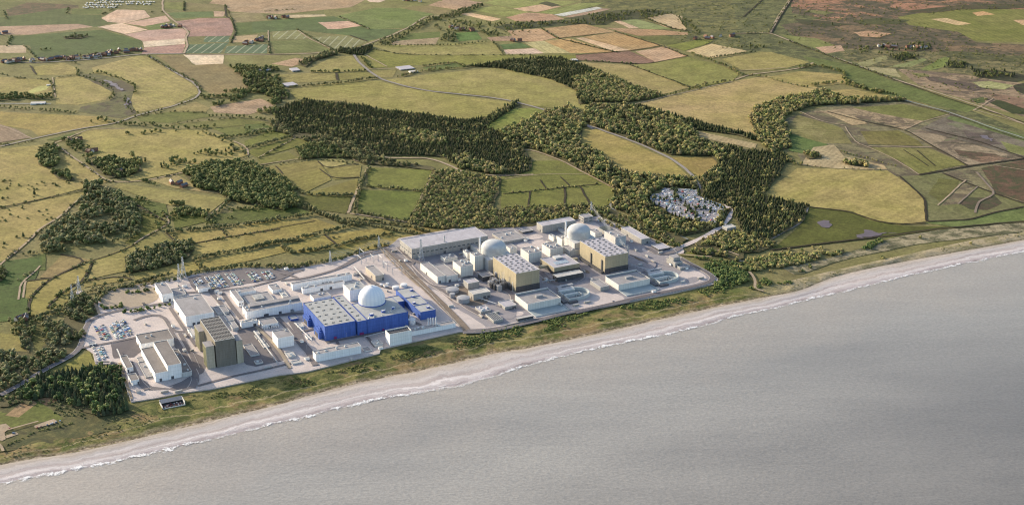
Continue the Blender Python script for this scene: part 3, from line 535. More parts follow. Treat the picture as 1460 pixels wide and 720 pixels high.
    # far country outside the frame, so a side view still finds fields
    for i in range(90):
        x = R.uniform(-6000, 7000); y = R.uniform(5300, 11000)
        a = rad(R.choice([10, 27, 40])); L, H_ = R.uniform(200, 520), R.uniform(180, 420); u = Vector((math.cos(a), math.sin(a), 0)); v = Vector((-math.sin(a), math.cos(a), 0)); c0 = Vector((x, y, 0))
        st, col = R.choice([(G, (150, 140, 86)), (G, (108, 116, 66)), (PL, (186, 160, 130)), (PL, (170, 146, 110)), (G, (140, 134, 80))])
        ZL[0] += .003
        q = [wob(p, 5) for p in dense([c0 - u*L/2 - v*H_/2, c0 + u*L/2 - v*H_/2, c0 + u*L/2 + v*H_/2, c0 - u*L/2 + v*H_/2], True, 60)]
        tag(mesh_obj(nm[st], [(p.x, p.y, ZL[0]) for p in q], [tuple(range(len(q)))], GM[st], color=alb(col)), kind='structure')
fields()
ponds = [('T8',[(370,565),(400,552),(440,556),(460,585),(400,592)]), ('T8',[(556,645),(600,625),(640,612),(700,622),(780,620),(600,648)]), ('T1',[(530,412),(545,410),(600,440),(640,470),(620,470)]), ('T1',[(640,540),(655,505),(668,520),(655,560)]), ('T8',[(1215,120),(1250,125),(1290,150),(1240,142)])]
for k, p in ponds: patch('pond_water', k, p, M['mud'], amp=13, f=.07, step=5)
# ------------------------------------------------------------------ country roads, tracks, ditches
for nm_, k, p, w_, m_ in [
    ('road','T2',[(515,272),(540,315),(600,370),(660,410),(780,445),(900,470),(1050,485),(1200,500),(1330,520),(1440,550),(1540,578),(1650,620),(1750,665)],9,'roadgrey'),
    ('road','T9',[(300,25),(410,65),(500,95),(640,145),(760,195),(850,240),(930,295),(980,350),(1010,400),(1040,430)],9,'roadgrey'),
    ('road','T9',[(860,712),(1000,655),(1100,600),(1150,545),(1160,500),(1150,480),(1100,450),(1040,430)],15,'concrete'),
    ('road','T2',[(885,90),(800,145),(700,190),(600,225),(515,258),(430,268),(260,280),(0,284),(-350,283)],9,'dirt'),
    ('road','T2',[(885,90),(960,85),(1080,55),(1180,25)],6,'dirt'),
    ('road','T1',[(835,-20),(835,55),(880,100),(950,150),(968,170),(950,200),(965,230),(945,278)],9,'dirt'),
    ('road','T1',[(-60,318),(200,325),(450,310),(600,295),(725,280),(945,278)],8,'roadgrey'),
    ('road','T1',[(755,285),(830,330),(900,375),(1000,430),(1030,475),(1010,505),(900,545),(700,595),(600,635),(400,665),(200,708),(0,755)],7,'roadgrey'),
    ('track','T5',[(280,90),(360,150),(440,205),(555,288),(660,290),(760,280),(900,250),(960,235)],6,'dirt'),
    ('track','T5',[(-60,760),(60,665),(150,590),(200,530),(320,460),(380,395),(455,345)],6,'dirt'),
    ('track','T5',[(280,90),(380,50),(460,15),(640,15)],5,'dirt'), ('track','T5',[(680,612),(740,570),(850,512)],5,'dirt'), ('track','T5',[(840,440),(880,500),(850,515)],5,'dirt'),
    ('track','T5',[(1275,150),(1270,110),(1200,80)],6,'dirt'), ('track','T5',[(1310,20),(1440,10)],4,'dirt'), ('track','T5',[(1090,450),(1180,375)],5,'dirt'),
    ('track','T6',[(200,125),(330,160),(450,190),(520,250),(600,270)],6,'dirt'), ('track','T6',[(30,235),(230,130)],4,'dirt'), ('track','T6',[(40,272),(250,240)],4,'dirt'), ('track','T6',[(595,285),(570,340),(530,420),(490,520)],8,'dirt'), ('track','T6',[(500,522),(620,540),(800,568)],7,'dirt'), ('track','T6',[(930,300),(870,430),(810,555)],4,'dirt'),
    ('track','T6',[(560,210),(700,240),(900,235),(1000,270),(1100,320),(1300,330),(1440,322)],9,'dirt'),
    ('track','T9',[(0,190),(140,195),(290,250),(420,320),(585,405)],6,'dirt'), ('stream','T9',[(585,405),(540,460),(540,500),(640,545),(740,590),(860,625),(940,655)],6,'stream'),
    ('ditch','T9',[(-10,422),(130,408),(330,385),(480,372)],3,'ditch'), ('ditch','T9',[(130,408),(120,492)],3,'ditch'), ('ditch','T9',[(308,388),(308,488)],4,'ditch'), ('ditch','T9',[(385,385),(440,480)],4,'ditch'), ('ditch','T9',[(180,350),(215,398)],3,'ditch'), ('ditch','T9',[(285,335),(335,385)],3,'ditch'), ('track','T9',[(0,345),(180,320),(420,322)],3,'dirt'),
    ('track','T9',[(430,540),(640,480)],2,'dirt'),
    ('road','T3',[(1180,412),(1260,385),(1440,365),(1560,345),(1580,325)],8,'dirt'), ('road','T3',[(1200,365),(1320,360),(1440,350)],5,'dirt'), ('track','T3',[(500,535),(640,545),(820,500),(960,470),(1170,420)],5,'dirt'),
    ('road','T4',[(-60,175),(140,172),(230,210),(400,275),(560,330),(760,405),(1000,480),(1210,548),(1440,640),(1600,700)],9,'dirt'),
    ('road','T4',[(135,172),(180,90),(240,0),(265,-60)],14,'dirt'), ('ditch','T4',[(145,172),(190,90),(250,0)],4,'ditch'), ('ditch','T4',[(0,90),(100,0)],4,'ditch'), ('ditch','T4',[(240,215),(560,335),(1000,492),(1200,556),(1440,630)],3.5,'ditch'),
    ('track','T4',[(820,515),(1060,580),(1280,660),(1440,712)],5,'stream'), ('ditch','T4',[(820,522),(1060,588),(1280,668),(1440,722)],3,'ditch'), ('ditch','T4',[(1180,570),(1280,510)],5,'dirt'), ('ditch','T4',[(1180,565),(1440,640)],4,'dirt'),
    ('ditch','T8',[(430,0),(620,50),(830,92),(960,170),(1150,275)],4,'ditch'), ('ditch','T8',[(930,85),(1200,150),(1440,235)],4,'ditch'), ('ditch','T8',[(820,95),(920,50),(1060,12)],3,'dirt'), ('ditch','T8',[(900,325),(1150,280),(1440,240),(1600,205)],6,'ditch'), ('ditch','T8',[(1020,315),(1300,425),(1440,470),(1600,520)],5,'ditch'), ('ditch','T8',[(800,330),(930,445),(938,560)],4,'ditch'),
    ('ditch','T8',[(940,563),(1180,555),(1260,522),(1440,488)],5,'ditch'), ('ditch','T8',[(520,75),(580,165),(640,180),(780,245),(900,322)],4,'dirt'), ('ditch','T8',[(640,178),(970,182)],6,'dirt'), ('ditch','T8',[(1140,350),(1000,480)],5,'dirt'), ('ditch','T8',[(1200,385),(1100,475)],5,'track_brown'), ('ditch','T8',[(1195,310),(1250,370),(1300,425),(1200,460),(1190,520)],7,'track_brown'), ('ditch','T8',[(820,195),(950,280)],2.5,'ditch'), ('ditch','T8',[(890,200),(985,278)],2.5,'ditch'),
    ('ditch','T8',[(340,490),(560,512),(640,553),(800,582),(935,570)],4,'ditch'), ('track','T8',[(330,492),(300,570),(140,655)],5,'roadgrey'), ('track','T8',[(290,0),(400,50),(520,70)],4,'dirt'), ('ditch','T8',[(1280,275),(1440,300)],4,'dirt'),('ditch','T8',[(140,710),(500,665),(760,635),(1000,600),(1440,562)],5,'ditch'),
    ('ditch','T5',[(850,545),(920,620),(1160,572),(1440,530)],3,'ditch'), ('ditch','T5',[(1135,528),(1170,570)],3,'ditch'), ('ditch','T5',[(670,385),(760,440),(850,490)],4,'ditch'), ('ditch','T5',[(0,425),(200,378),(440,328)],3,'ditch'), ('ditch','T5',[(480,690),(640,640),(690,612)],3,'ditch'),
    ('ditch','C7',[(310,12),(470,40),(400,70),(300,115),(200,180),(150,245),(145,330)],4,'ditch'), ('ditch','C7',[(478,45),(430,150),(330,195),(240,290)],4,'ditch'), ('ditch','C7',[(130,150),(280,130)],4,'ditch'), ('ditch','C7',[(435,150),(660,115),(675,140)],4,'ditch'), ('ditch','C7',[(205,70),(180,115),(110,140),(95,245)],5,'dirt'), ('ditch','C7',[(130,150),(120,235)],5,'dirt'),
    ('ditch','T6',[(335,255),(375,292),(545,268)],3,'ditch'), ('ditch','T6',[(345,295),(415,347),(545,335)],3,'ditch'), ('ditch','T6',[(370,632),(440,690)],4,'ditch'), ('ditch','T6',[(120,280),(155,320)],3,'ditch'), ('ditch','T6',[(0,622),(320,560)],2.5,'ditch'),
    ('ditch','T3',[(640,335),(800,395),(960,452)],3,'ditch'), ('ditch','T3',[(565,165),(800,237),(935,290)],4,'ditch'), ('ditch','T3',[(190,152),(270,200),(570,270)],4,'ditch'), ('ditch','T3',[(200,118),(400,125)],3,'ditch'), ('ditch','T3',[(270,200),(570,167)],3,'ditch'), ('ditch','T3',[(360,285),(640,263),(820,238)],4,'ditch'), ('ditch','T3',[(370,312),(720,333),(935,292)],4,'ditch'), ('ditch','T3',[(720,97),(860,150),(930,160)],4,'ditch'),
    ('ditch','T2',[(580,285),(690,345)],5,'dirt'), ('ditch','T2',[(590,358),(740,355)],4,'dirt'), ('ditch','T2',[(450,90),(600,152)],6,'dirt'), ('ditch','T2',[(230,155),(280,195),(420,262)],6,'dirt'), ('ditch','T2',[(80,160),(85,275)],5,'dirt'), ('ditch','T2',[(500,185),(590,215)],5,'ditch'), ('ditch','T2',[(430,378),(440,415)],6,'ditch'),
    ('ditch','T1',[(945,12),(945,60)],5,'ditch'), ('ditch','T1',[(1155,30),(1160,90),(1190,100),(1210,170),(1185,222)],5,'ditch'), ('ditch','T1',[(500,140),(640,180),(735,215)],4,'dirt'), ('ditch','T1',[(270,400),(275,440),(285,500)],4,'dirt'), ('ditch','T1',[(0,535),(150,535),(265,535)],7,'stream'), ('ditch','T1',[(155,340),(185,385)],5,'ditch'),
    ('ditch','T1',[(1380,225),(1385,276)],5,'dirt'), ('track','F',[(-20,176),(10,182),(45,198)],5,'dirt'),
    ]:
    ribbon(nm_, k, p, w_ * (.72 if m_ in ('dirt', 'track_brown') else 1.15 if m_ == 'ditch' else .85), M[m_], amp=2.0)
# ------------------------------------------------------------------ the station platform, its roads and yards
ZP = 1.7
site = [(122,458),(118,475),(120,496),(133,505),(136,520),(168,520),(187,574),(225,568),(258,561),(300,556),(396,536),(437,531),(541,505),(543,499),(600,486),(655,474),(676,475),(760,456),(860,439),(960,419),(1018,406),(1024,400),(1010,390),(985,377),(967,366),(960,357),
        (862,314),(845,304),(800,306),(764,312),(739,322),(690,323),(677,322),(568,341),(552,356),(520,360),(500,365),(480,373),(440,381),(400,384),(343,385),(268,393),(237,401),(221,406),(195,408),(155,415),(137,427),(142,446)]
def slab(name, k, pts, mat, z, d=1.2, smooth=0):
    g = gp(k, pts)
    if smooth: g = dense(g, True, 12); g = [(g[i-1] + g[i]*2 + g[(i+1) % len(g)]) / 4 for i in range(len(g))]; g = [(g[i-1] + g[i]*2 + g[(i+1) % len(g)]) / 4 for i in range(len(g))]
    ar = sum(g[i].x * g[(i+1) % len(g)].y - g[(i+1) % len(g)].x * g[i].y for i in range(len(g)))
    if ar < 0: g.reverse()
    n = len(g); v = [(p.x, p.y, z) for p in g] + [(p.x, p.y, z - d) for p in g]
    tr = mgeo.tessellate_polygon([[Vector(q) for q in v[:n]]]); fs = []
    for a, b_, c in tr:
        A, B_, C_ = Vector(v[a]), Vector(v[b_]), Vector(v[c]); fs.append((a, b_, c) if (B_ - A).cross(C_ - A).z > 0 else (a, c, b_))
    fs += [(i, i + n, (i + 1) % n + n, (i + 1) % n) for i in range(n)]
    return tag(mesh_obj(name, v, fs, mat), kind='structure')
slab('pavement', 'F', site, M['concrete'], ZP, 2.5)
cpoly = [(548,357),(568,342),(677,323),(690,324),(739,323),(764,313),(800,307),(845,305),(862,315),(958,358),(965,367),(983,378),(1008,390),(1018,399),(960,417),(860,437),(760,454),(700,467),(672,470),(655,460),(600,402)]
zc = [ZP]
def yard(name, k, pts, mat, smooth=1):
    zc[0] += .012; return slab(name, k, pts, M[mat], zc[0] + .05, .05, 0 if len(pts) > 7 and mat[:3] == 'asp' else smooth)
def sroad(k, pts, w_, mat='asphalt', name='road'):
    zc[0] += .012; return ribbon(name, k, pts, w_, M[mat], z=zc[0] + .06, step=12)
yard('yard', 'F', cpoly, 'concrete_c', 0)
# pale patches on the grey platform
for k, p in [('C4',[(148,350),(190,348),(300,440),(270,450)]), ('C4',[(270,455),(330,450),(400,510),(460,580),(520,600),(560,640),(640,672),(560,690),(470,680)]), ('C5',[(270,225),(440,195),(450,230),(360,262),(290,240)]), ('C5',[(335,190),(400,165),(440,175),(455,190),(340,205)]), ('C5',[(600,95),(640,112),(700,95),(758,140),(740,160),(690,150),(610,130)]),
             ('C5',[(545,470),(640,450),(700,490),(758,500),(758,560),(600,592),(540,545)]), ('C5',[(0,585),(40,615),(120,680),(60,702),(0,690)]), ('C5',[(255,590),(300,575),(350,600),(290,625)]), ('C6',[(190,545),(240,560),(310,590),(200,620),(60,650),(0,660),(0,600),(60,570)]), ('C6',[(480,350),(505,335),(560,340),(530,356)]), ('C6',[(640,405),(760,460),(765,480),(700,500),(560,530),(500,550),(420,510),(470,480),(560,500),(600,440)]), ('C6',[(365,300),(400,290),(470,320),(420,335),(360,320)]), ('C6',[(560,292),(600,290),(640,330),(590,345),(560,325)])]:
    yard('pavement', k, p, 'concrete')
for k, p, m_ in [('C1',[(232,288),(370,252),(400,262),(410,325),(365,362),(250,368),(242,350),(240,320)],'asphalt_d'), ('C2',[(98,135),(245,100),(395,84),(480,88),(610,96),(640,110),(590,140),(400,165),(230,200),(150,212),(120,180)],'asphalt'), ('C2',[(355,395),(400,375),(470,385),(560,470),(600,520),(590,560),(450,590),(400,580),(360,540)],'asphalt'),
                 ('C7',[(506,238),(560,207),(650,185),(780,168),(815,200),(818,248),(700,290),(530,298)],'gravel'), ('C1',[(560,530),(640,500),(760,450),(790,380),(700,330),(640,300),(600,230),(640,300),(700,400),(720,470),(640,520)],'asphalt'), ('C1',[(400,480),(470,530),(570,540),(720,450),(740,500),(690,540),(620,560),(560,545),(450,552),(420,520)],'asphalt'),
                 ('C5',[(20,470),(180,500),(300,590),(270,640),(120,600),(40,540)],'concrete_c'), ('C4',[(375,470),(470,425),(650,520),(560,560),(400,520)],'track_brown'), ('C6',[(330,328),(420,350),(430,375),(380,385),(320,345)],'track_brown'), ('C6',[(610,480),(700,455),(720,490),(640,512)],'concrete_c'), ('C5',[(650,350),(700,380),(690,395),(640,372)],'track_brown'), ('C5',[(415,400),(470,430),(450,440),(410,420)],'track_brown'),
                 ('C3',[(0,120),(60,110),(160,95),(150,110),(60,130),(0,140)],'asphalt'), ('C3',[(520,520),(560,500),(590,540),(555,555)],'concrete_c')]:
    yard('yard', k, p, m_)
ROADS = [
    ('C7',[(0,738),(60,708),(150,655),(240,600),(320,560),(375,535),(415,490),(432,430),(440,390),(460,350),(510,325),(600,305),(720,285),(864,262)],8,'asphalt'),
    ('C7',[(420,495),(460,488),(560,470),(700,440)],6,'asphalt'), ('C7',[(510,318),(485,260),(495,238),(560,205),(640,182),(780,160)],5,'dirt'),
    ('D8',[(0,550),(200,522),(340,512)],7,'asphalt'), ('C1',[(365,152),(420,125),(520,115),(545,140),(565,180),(590,225),(680,215)],7,'asphalt'), ('C1',[(145,392),(240,380),(290,400),(350,610)],4,'asphalt'), ('C1',[(280,395),(330,540),(350,600)],5,'dirt'),
    ('C1',[(570,80),(660,215),(720,300)],6,'asphalt'), ('C1',[(340,390),(400,520),(440,548)],10,'asphalt'),
    ('C2',[(0,400),(60,500),(120,600),(150,660),(120,700)],12,'asphalt'), ('C2',[(60,420),(110,510),(150,600)],7,'asphalt'), ('C2',[(150,690),(330,640),(480,610),(640,570)],5,'asphalt'), ('C2',[(0,215),(150,210),(320,195),(440,180)],7,'asphalt'), ('C2',[(215,205),(300,300),(350,370),(370,400)],8,'asphalt'), ('C2',[(275,210),(330,290),(375,345)],8,'asphalt'),
    ('C2',[(450,385),(520,450),(580,520),(625,600)],6,'gravel'), ('C2',[(560,340),(640,420),(680,480),(720,520)],9,'asphalt'), ('C2',[(420,350),(560,330),(640,318),(720,320)],9,'asphalt'), ('C2',[(640,110),(590,140),(480,165),(440,178)],6,'asphalt'), ('C2',[(620,95),(720,75)],5,'asphalt'),
    ('C3',[(0,165),(120,158),(230,130),(330,100),(380,80),(430,45),(480,25),(560,5),(590,0)],7,'asphalt'), ('C3',[(0,125),(60,130),(110,160)],6,'asphalt'), ('D3',[(0,405),(100,362),(220,270),(360,215),(500,170),(590,150),(640,160)],6,'asphalt'), ('D3',[(250,450),(330,480),(420,560),(500,610)],12,'asphalt'), ('D3',[(640,160),(740,260),(840,330),(1000,330)],14,'asphalt'),
    ('C3',[(60,400),(110,480),(150,560),(200,650)],10,'asphalt'), ('C3',[(70,470),(140,455),(200,440)],6,'asphalt'), ('C3',[(100,500),(170,560),(180,580)],8,'asphalt'), ('C3',[(260,520),(420,490),(600,455),(720,425)],7,'asphalt'), ('C3',[(480,470),(540,545)],5,'asphalt'), ('C3',[(310,495),(330,530)],5,'asphalt'),
    ('C3',[(430,120),(520,170),(560,200),(650,215)],6,'asphalt'), ('C3',[(715,350),(740,400),(800,420)],6,'asphalt'),
    ('C4',[(32,222),(150,335),(270,455),(390,570),(470,650),(505,692)],13,'track_brown'), ('C4',[(0,215),(60,285),(140,360),(230,440)],3,'dirt'),
    ('C4',[(40,215),(110,280),(190,315),(240,390),(340,450),(420,500),(520,570),(620,620)],9,'asphalt'), ('C4',[(110,215),(190,295),(260,310)],8,'asphalt'), ('C4',[(190,320),(200,335),(300,430),(345,450),(420,430),(500,420)],2,'concrete'), ('C4',[(355,470),(450,540),(470,545)],2,'concrete'),
    ('C4',[(505,692),(600,690),(720,672)],9,'asphalt'), ('C5',[(0,703),(90,703),(230,680),(400,640),(560,598),(758,562),(900,535)],9,'asphalt'), ('C6',[(0,668),(200,622),(400,575),(560,545),(740,508),(790,490),(790,462),(690,405),(640,385),(600,360)],10,'asphalt_d'),
    ('C5',[(420,380),(500,450),(560,440),(650,410),(600,330)],12,'asphalt'), ('C6',[(320,330),(450,385),(420,430),(200,440)],16,'concrete_c'), ('C6',[(410,300),(480,340),(560,330),(600,300)],12,'asphalt'), ('C5',[(0,400),(120,415),(280,500),(260,580)],10,'asphalt'), ('C6',[(240,170),(400,235),(560,300)],4,'gravel'),
    ('D7',[(420,215),(560,230),(700,245),(850,250)],4,'dirt'), ('D7',[(800,225),(950,150),(1100,190),(1200,230)],4,'dirt'), ('D7',[(1200,300),(1260,310)],5,'roadgrey'),
    ('R2',[(1110,105),(1140,140),(1145,175),(1120,190),(1185,205)],5,'dirt'),
    ]
for k, p, w_, m_ in ROADS:
    if w_ >= 7 and m_[:3] == 'asp': sroad(k, p, w_ + 2.0, 'kerb', 'kerb')
for k, p, w_, m_ in ROADS: sroad(k, p, w_, m_)
for k, p, w_, m_ in [('E5',[(-30,450),(0,420),(15,480),(30,510)],4,'dirt'), ('E5',[(30,340),(100,318),(200,290),(330,255)],3,'dirt')]: sroad(k, p, w_, m_, 'track')
for k, p in [('E5',[(295,285),(460,228),(488,245),(490,262),(310,305),(295,300)]), ('E5',[(40,375),(140,342),(162,358),(60,392)]), ('E5',[(-60,290),(50,268),(90,300),(40,345),(50,400),(20,415),(-60,400)])]: slab('yard', k, p, M['dirt'], 1.45, .4, 0)

# ------------------------------------------------------------------ buildings
HEAD = dict(A=rad(25.8), B=rad(26.3), C=rad(27.0))
def frame(k, fl, base, fr, bl, site_):
    (x0, y0), (x1, y1), (x3, y3) = px(k, [fl, fr, bl]); yb = px(k, [(0, base)])[0][1]
    h = height(x0, y0, yb); P0, P1, P3 = at(x0, y0, h), at(x1, y1, h), at(x3, y3, h); a = HEAD[site_]
    u = Vector((math.cos(a), math.sin(a), 0)); v = Vector((-math.sin(a), math.cos(a), 0))
    return Vector((P0.x, P0.y, 0)), a, max(2.5, (P1 - P0).dot(u)), max(2.5, (P3 - P0).dot(v)), max(1.5, h)
def shell(root, L, Wd_, h, wall, roof, z0=0.0, ox=0, oy=0, par=.9, parc=None, wname='wall', rname='roof'):
    t = .5
    MB().add([(ox,oy,z0),(ox+L,oy,z0),(ox+L,oy+Wd_,z0),(ox,oy+Wd_,z0),(ox,oy,h),(ox+L,oy,h),(ox+L,oy+Wd_,h),(ox,oy+Wd_,h)], [(0,1,5,4),(1,2,6,5),(2,3,7,6),(3,0,4,7)]).build(wname, W[wall], root)
    if par:
        b = MB(); tt = min(t, L*.1, Wd_*.1)
        b.box(ox-.12,oy-.12,h,ox+L+.12,oy+tt,h+.28); b.box(ox-.12,oy+Wd_-tt,h,ox+L+.12,oy+Wd_+.12,h+.28); b.box(ox-.12,oy+tt,h,ox+tt,oy+Wd_-tt,h+.28); b.box(ox+L-tt,oy+tt,h,ox+L+.12,oy+Wd_-tt,h+.28)
        b.build('parapet', parc or M['coping'], root)
        return MB().add([(ox+tt,oy+tt,h-.5*par),(ox+L-tt,oy+tt,h-.5*par),(ox+L-tt,oy+Wd_-tt,h-.5*par),(ox+tt,oy+Wd_-tt,h-.5*par)], [(0,1,2,3)]).box(ox+.05,oy+.05,h-1.6*par-.2,ox+L-.05,oy+Wd_-.05,h-.5*par-.01).build(rname, RF[roof], root)
    return MB().box(ox-.3,oy-.3,h,ox+L+.3,oy+Wd_+.3,h+.35).build(rname, RF[roof], root)
def roof_of(root): return next((c for c in root.children if c.name.split('.')[0] == 'roof'), root)
def units(root, L, Wd_, h, n, rr, mat='unit', s=1.0):
    for i in range(n):
        a, b_ = rr.uniform(2, 4.5) * s, rr.uniform(1.8, 3.5) * s; x = rr.uniform(1, max(1.1, L - a - 1)); y = rr.uniform(1, max(1.1, Wd_ - b_ - 1)); q = rr.uniform(1.2, 2.4)
        MB().box(x, y, h - .5, x + a, y + b_, h + q).box(x + .3, y + .3, h + q, x + a - .3, y + b_ - .3, h + q + .3).build('roof_unit', M[mat], roof_of(root))
def xvents(root, L, Wd_, h, n, m_, mat='vent'):
    for j in range(m_):
        for i in range(n):
            x = L * (i + .5 + .18 * (j % 2) + R.uniform(-.05, .05)) / (n + .3); y = Wd_ * (j + .5 + R.uniform(-.12, .12)) / m_
            b = MB(); b.bar((x - 2.6, y - .6, h + .1), (x + 2.6, y + .6, h + .1), .75); b.bar((x - .6, y + 2.2, h + .3), (x + .6, y - 2.2, h + .3), .55)
            b.build('roof_vent', M[mat], roof_of(root))
def doors(root, L, Wd_, h, rr, n=2, mat='door'):
    for i in range(n):
        x = rr.uniform(.12, .82) * L; wd = min(5.0, L * .2); hd = min(5.0, h * .6); MB().box(x, -.14, .0, x + wd, .1, hd).build('door', M[mat], root)
    if Wd_ > 10:
        y = rr.uniform(.2, .7) * Wd_; MB().box(-.14, y, 0, .1, y + min(5, Wd_ * .2), min(5, h * .6)).build('door', M[mat], root)
def windows(root, L, Wd_, h, rows=1, side='f'):
    for r in range(rows):
        z = h * (r + .62) / (rows + .25)
        n = max(2, int(L / 9)); 
        for i in range(n):
            x = L * (i + .2) / n; MB().box(x, -.1, z - .8, x + L / n * .6, .1, z + .8).build('window', M['glass'], root)
        if side == 'fl':
            n = max(2, int(Wd_ / 9))
            for i in range(n):
                y = Wd_ * (i + .2) / n; MB().box(-.1, y, z - .8, .1, y + Wd_ / n * .6, z + .8).build('window', M['glass'], root)
BL = {}
def B(key, kind, label, cat, s_, k, fl, base, fr, bl, wall, roof, o='', par=.9, group=None):
    P0, a, L, D_, h = frame(k, fl, base, fr, bl, s_); rr = random.Random(hash(key) % 1000 if False else sum(map(ord, key)) * 7)
    P0.z = ZP - .05
    root = empty(kind, P0, a, label, cat, group)
    shell(root, L, D_, h, wall, roof, par=par if L > 6 and D_ > 6 else 0, parc=M['bluetrim'] if wall == 'blue' else None)
    for c in o.split():
        if c[0] == 'u': units(root, L, D_, h, int(c[1:]), rr)
        if c[0] == 'd': doors(root, L, D_, h, rr, int(c[1:] or 1))
        if c[0] == 'w': windows(root, L, D_, h, int(c[1:] or 1), 'fl')
        if c[0] == 'x': n_, m_ = c[1:].split(','); xvents(root, L, D_, h - .4, int(n_), int(m_))
    BL[key] = (root, P0, a, L, D_, h); return BL[key]
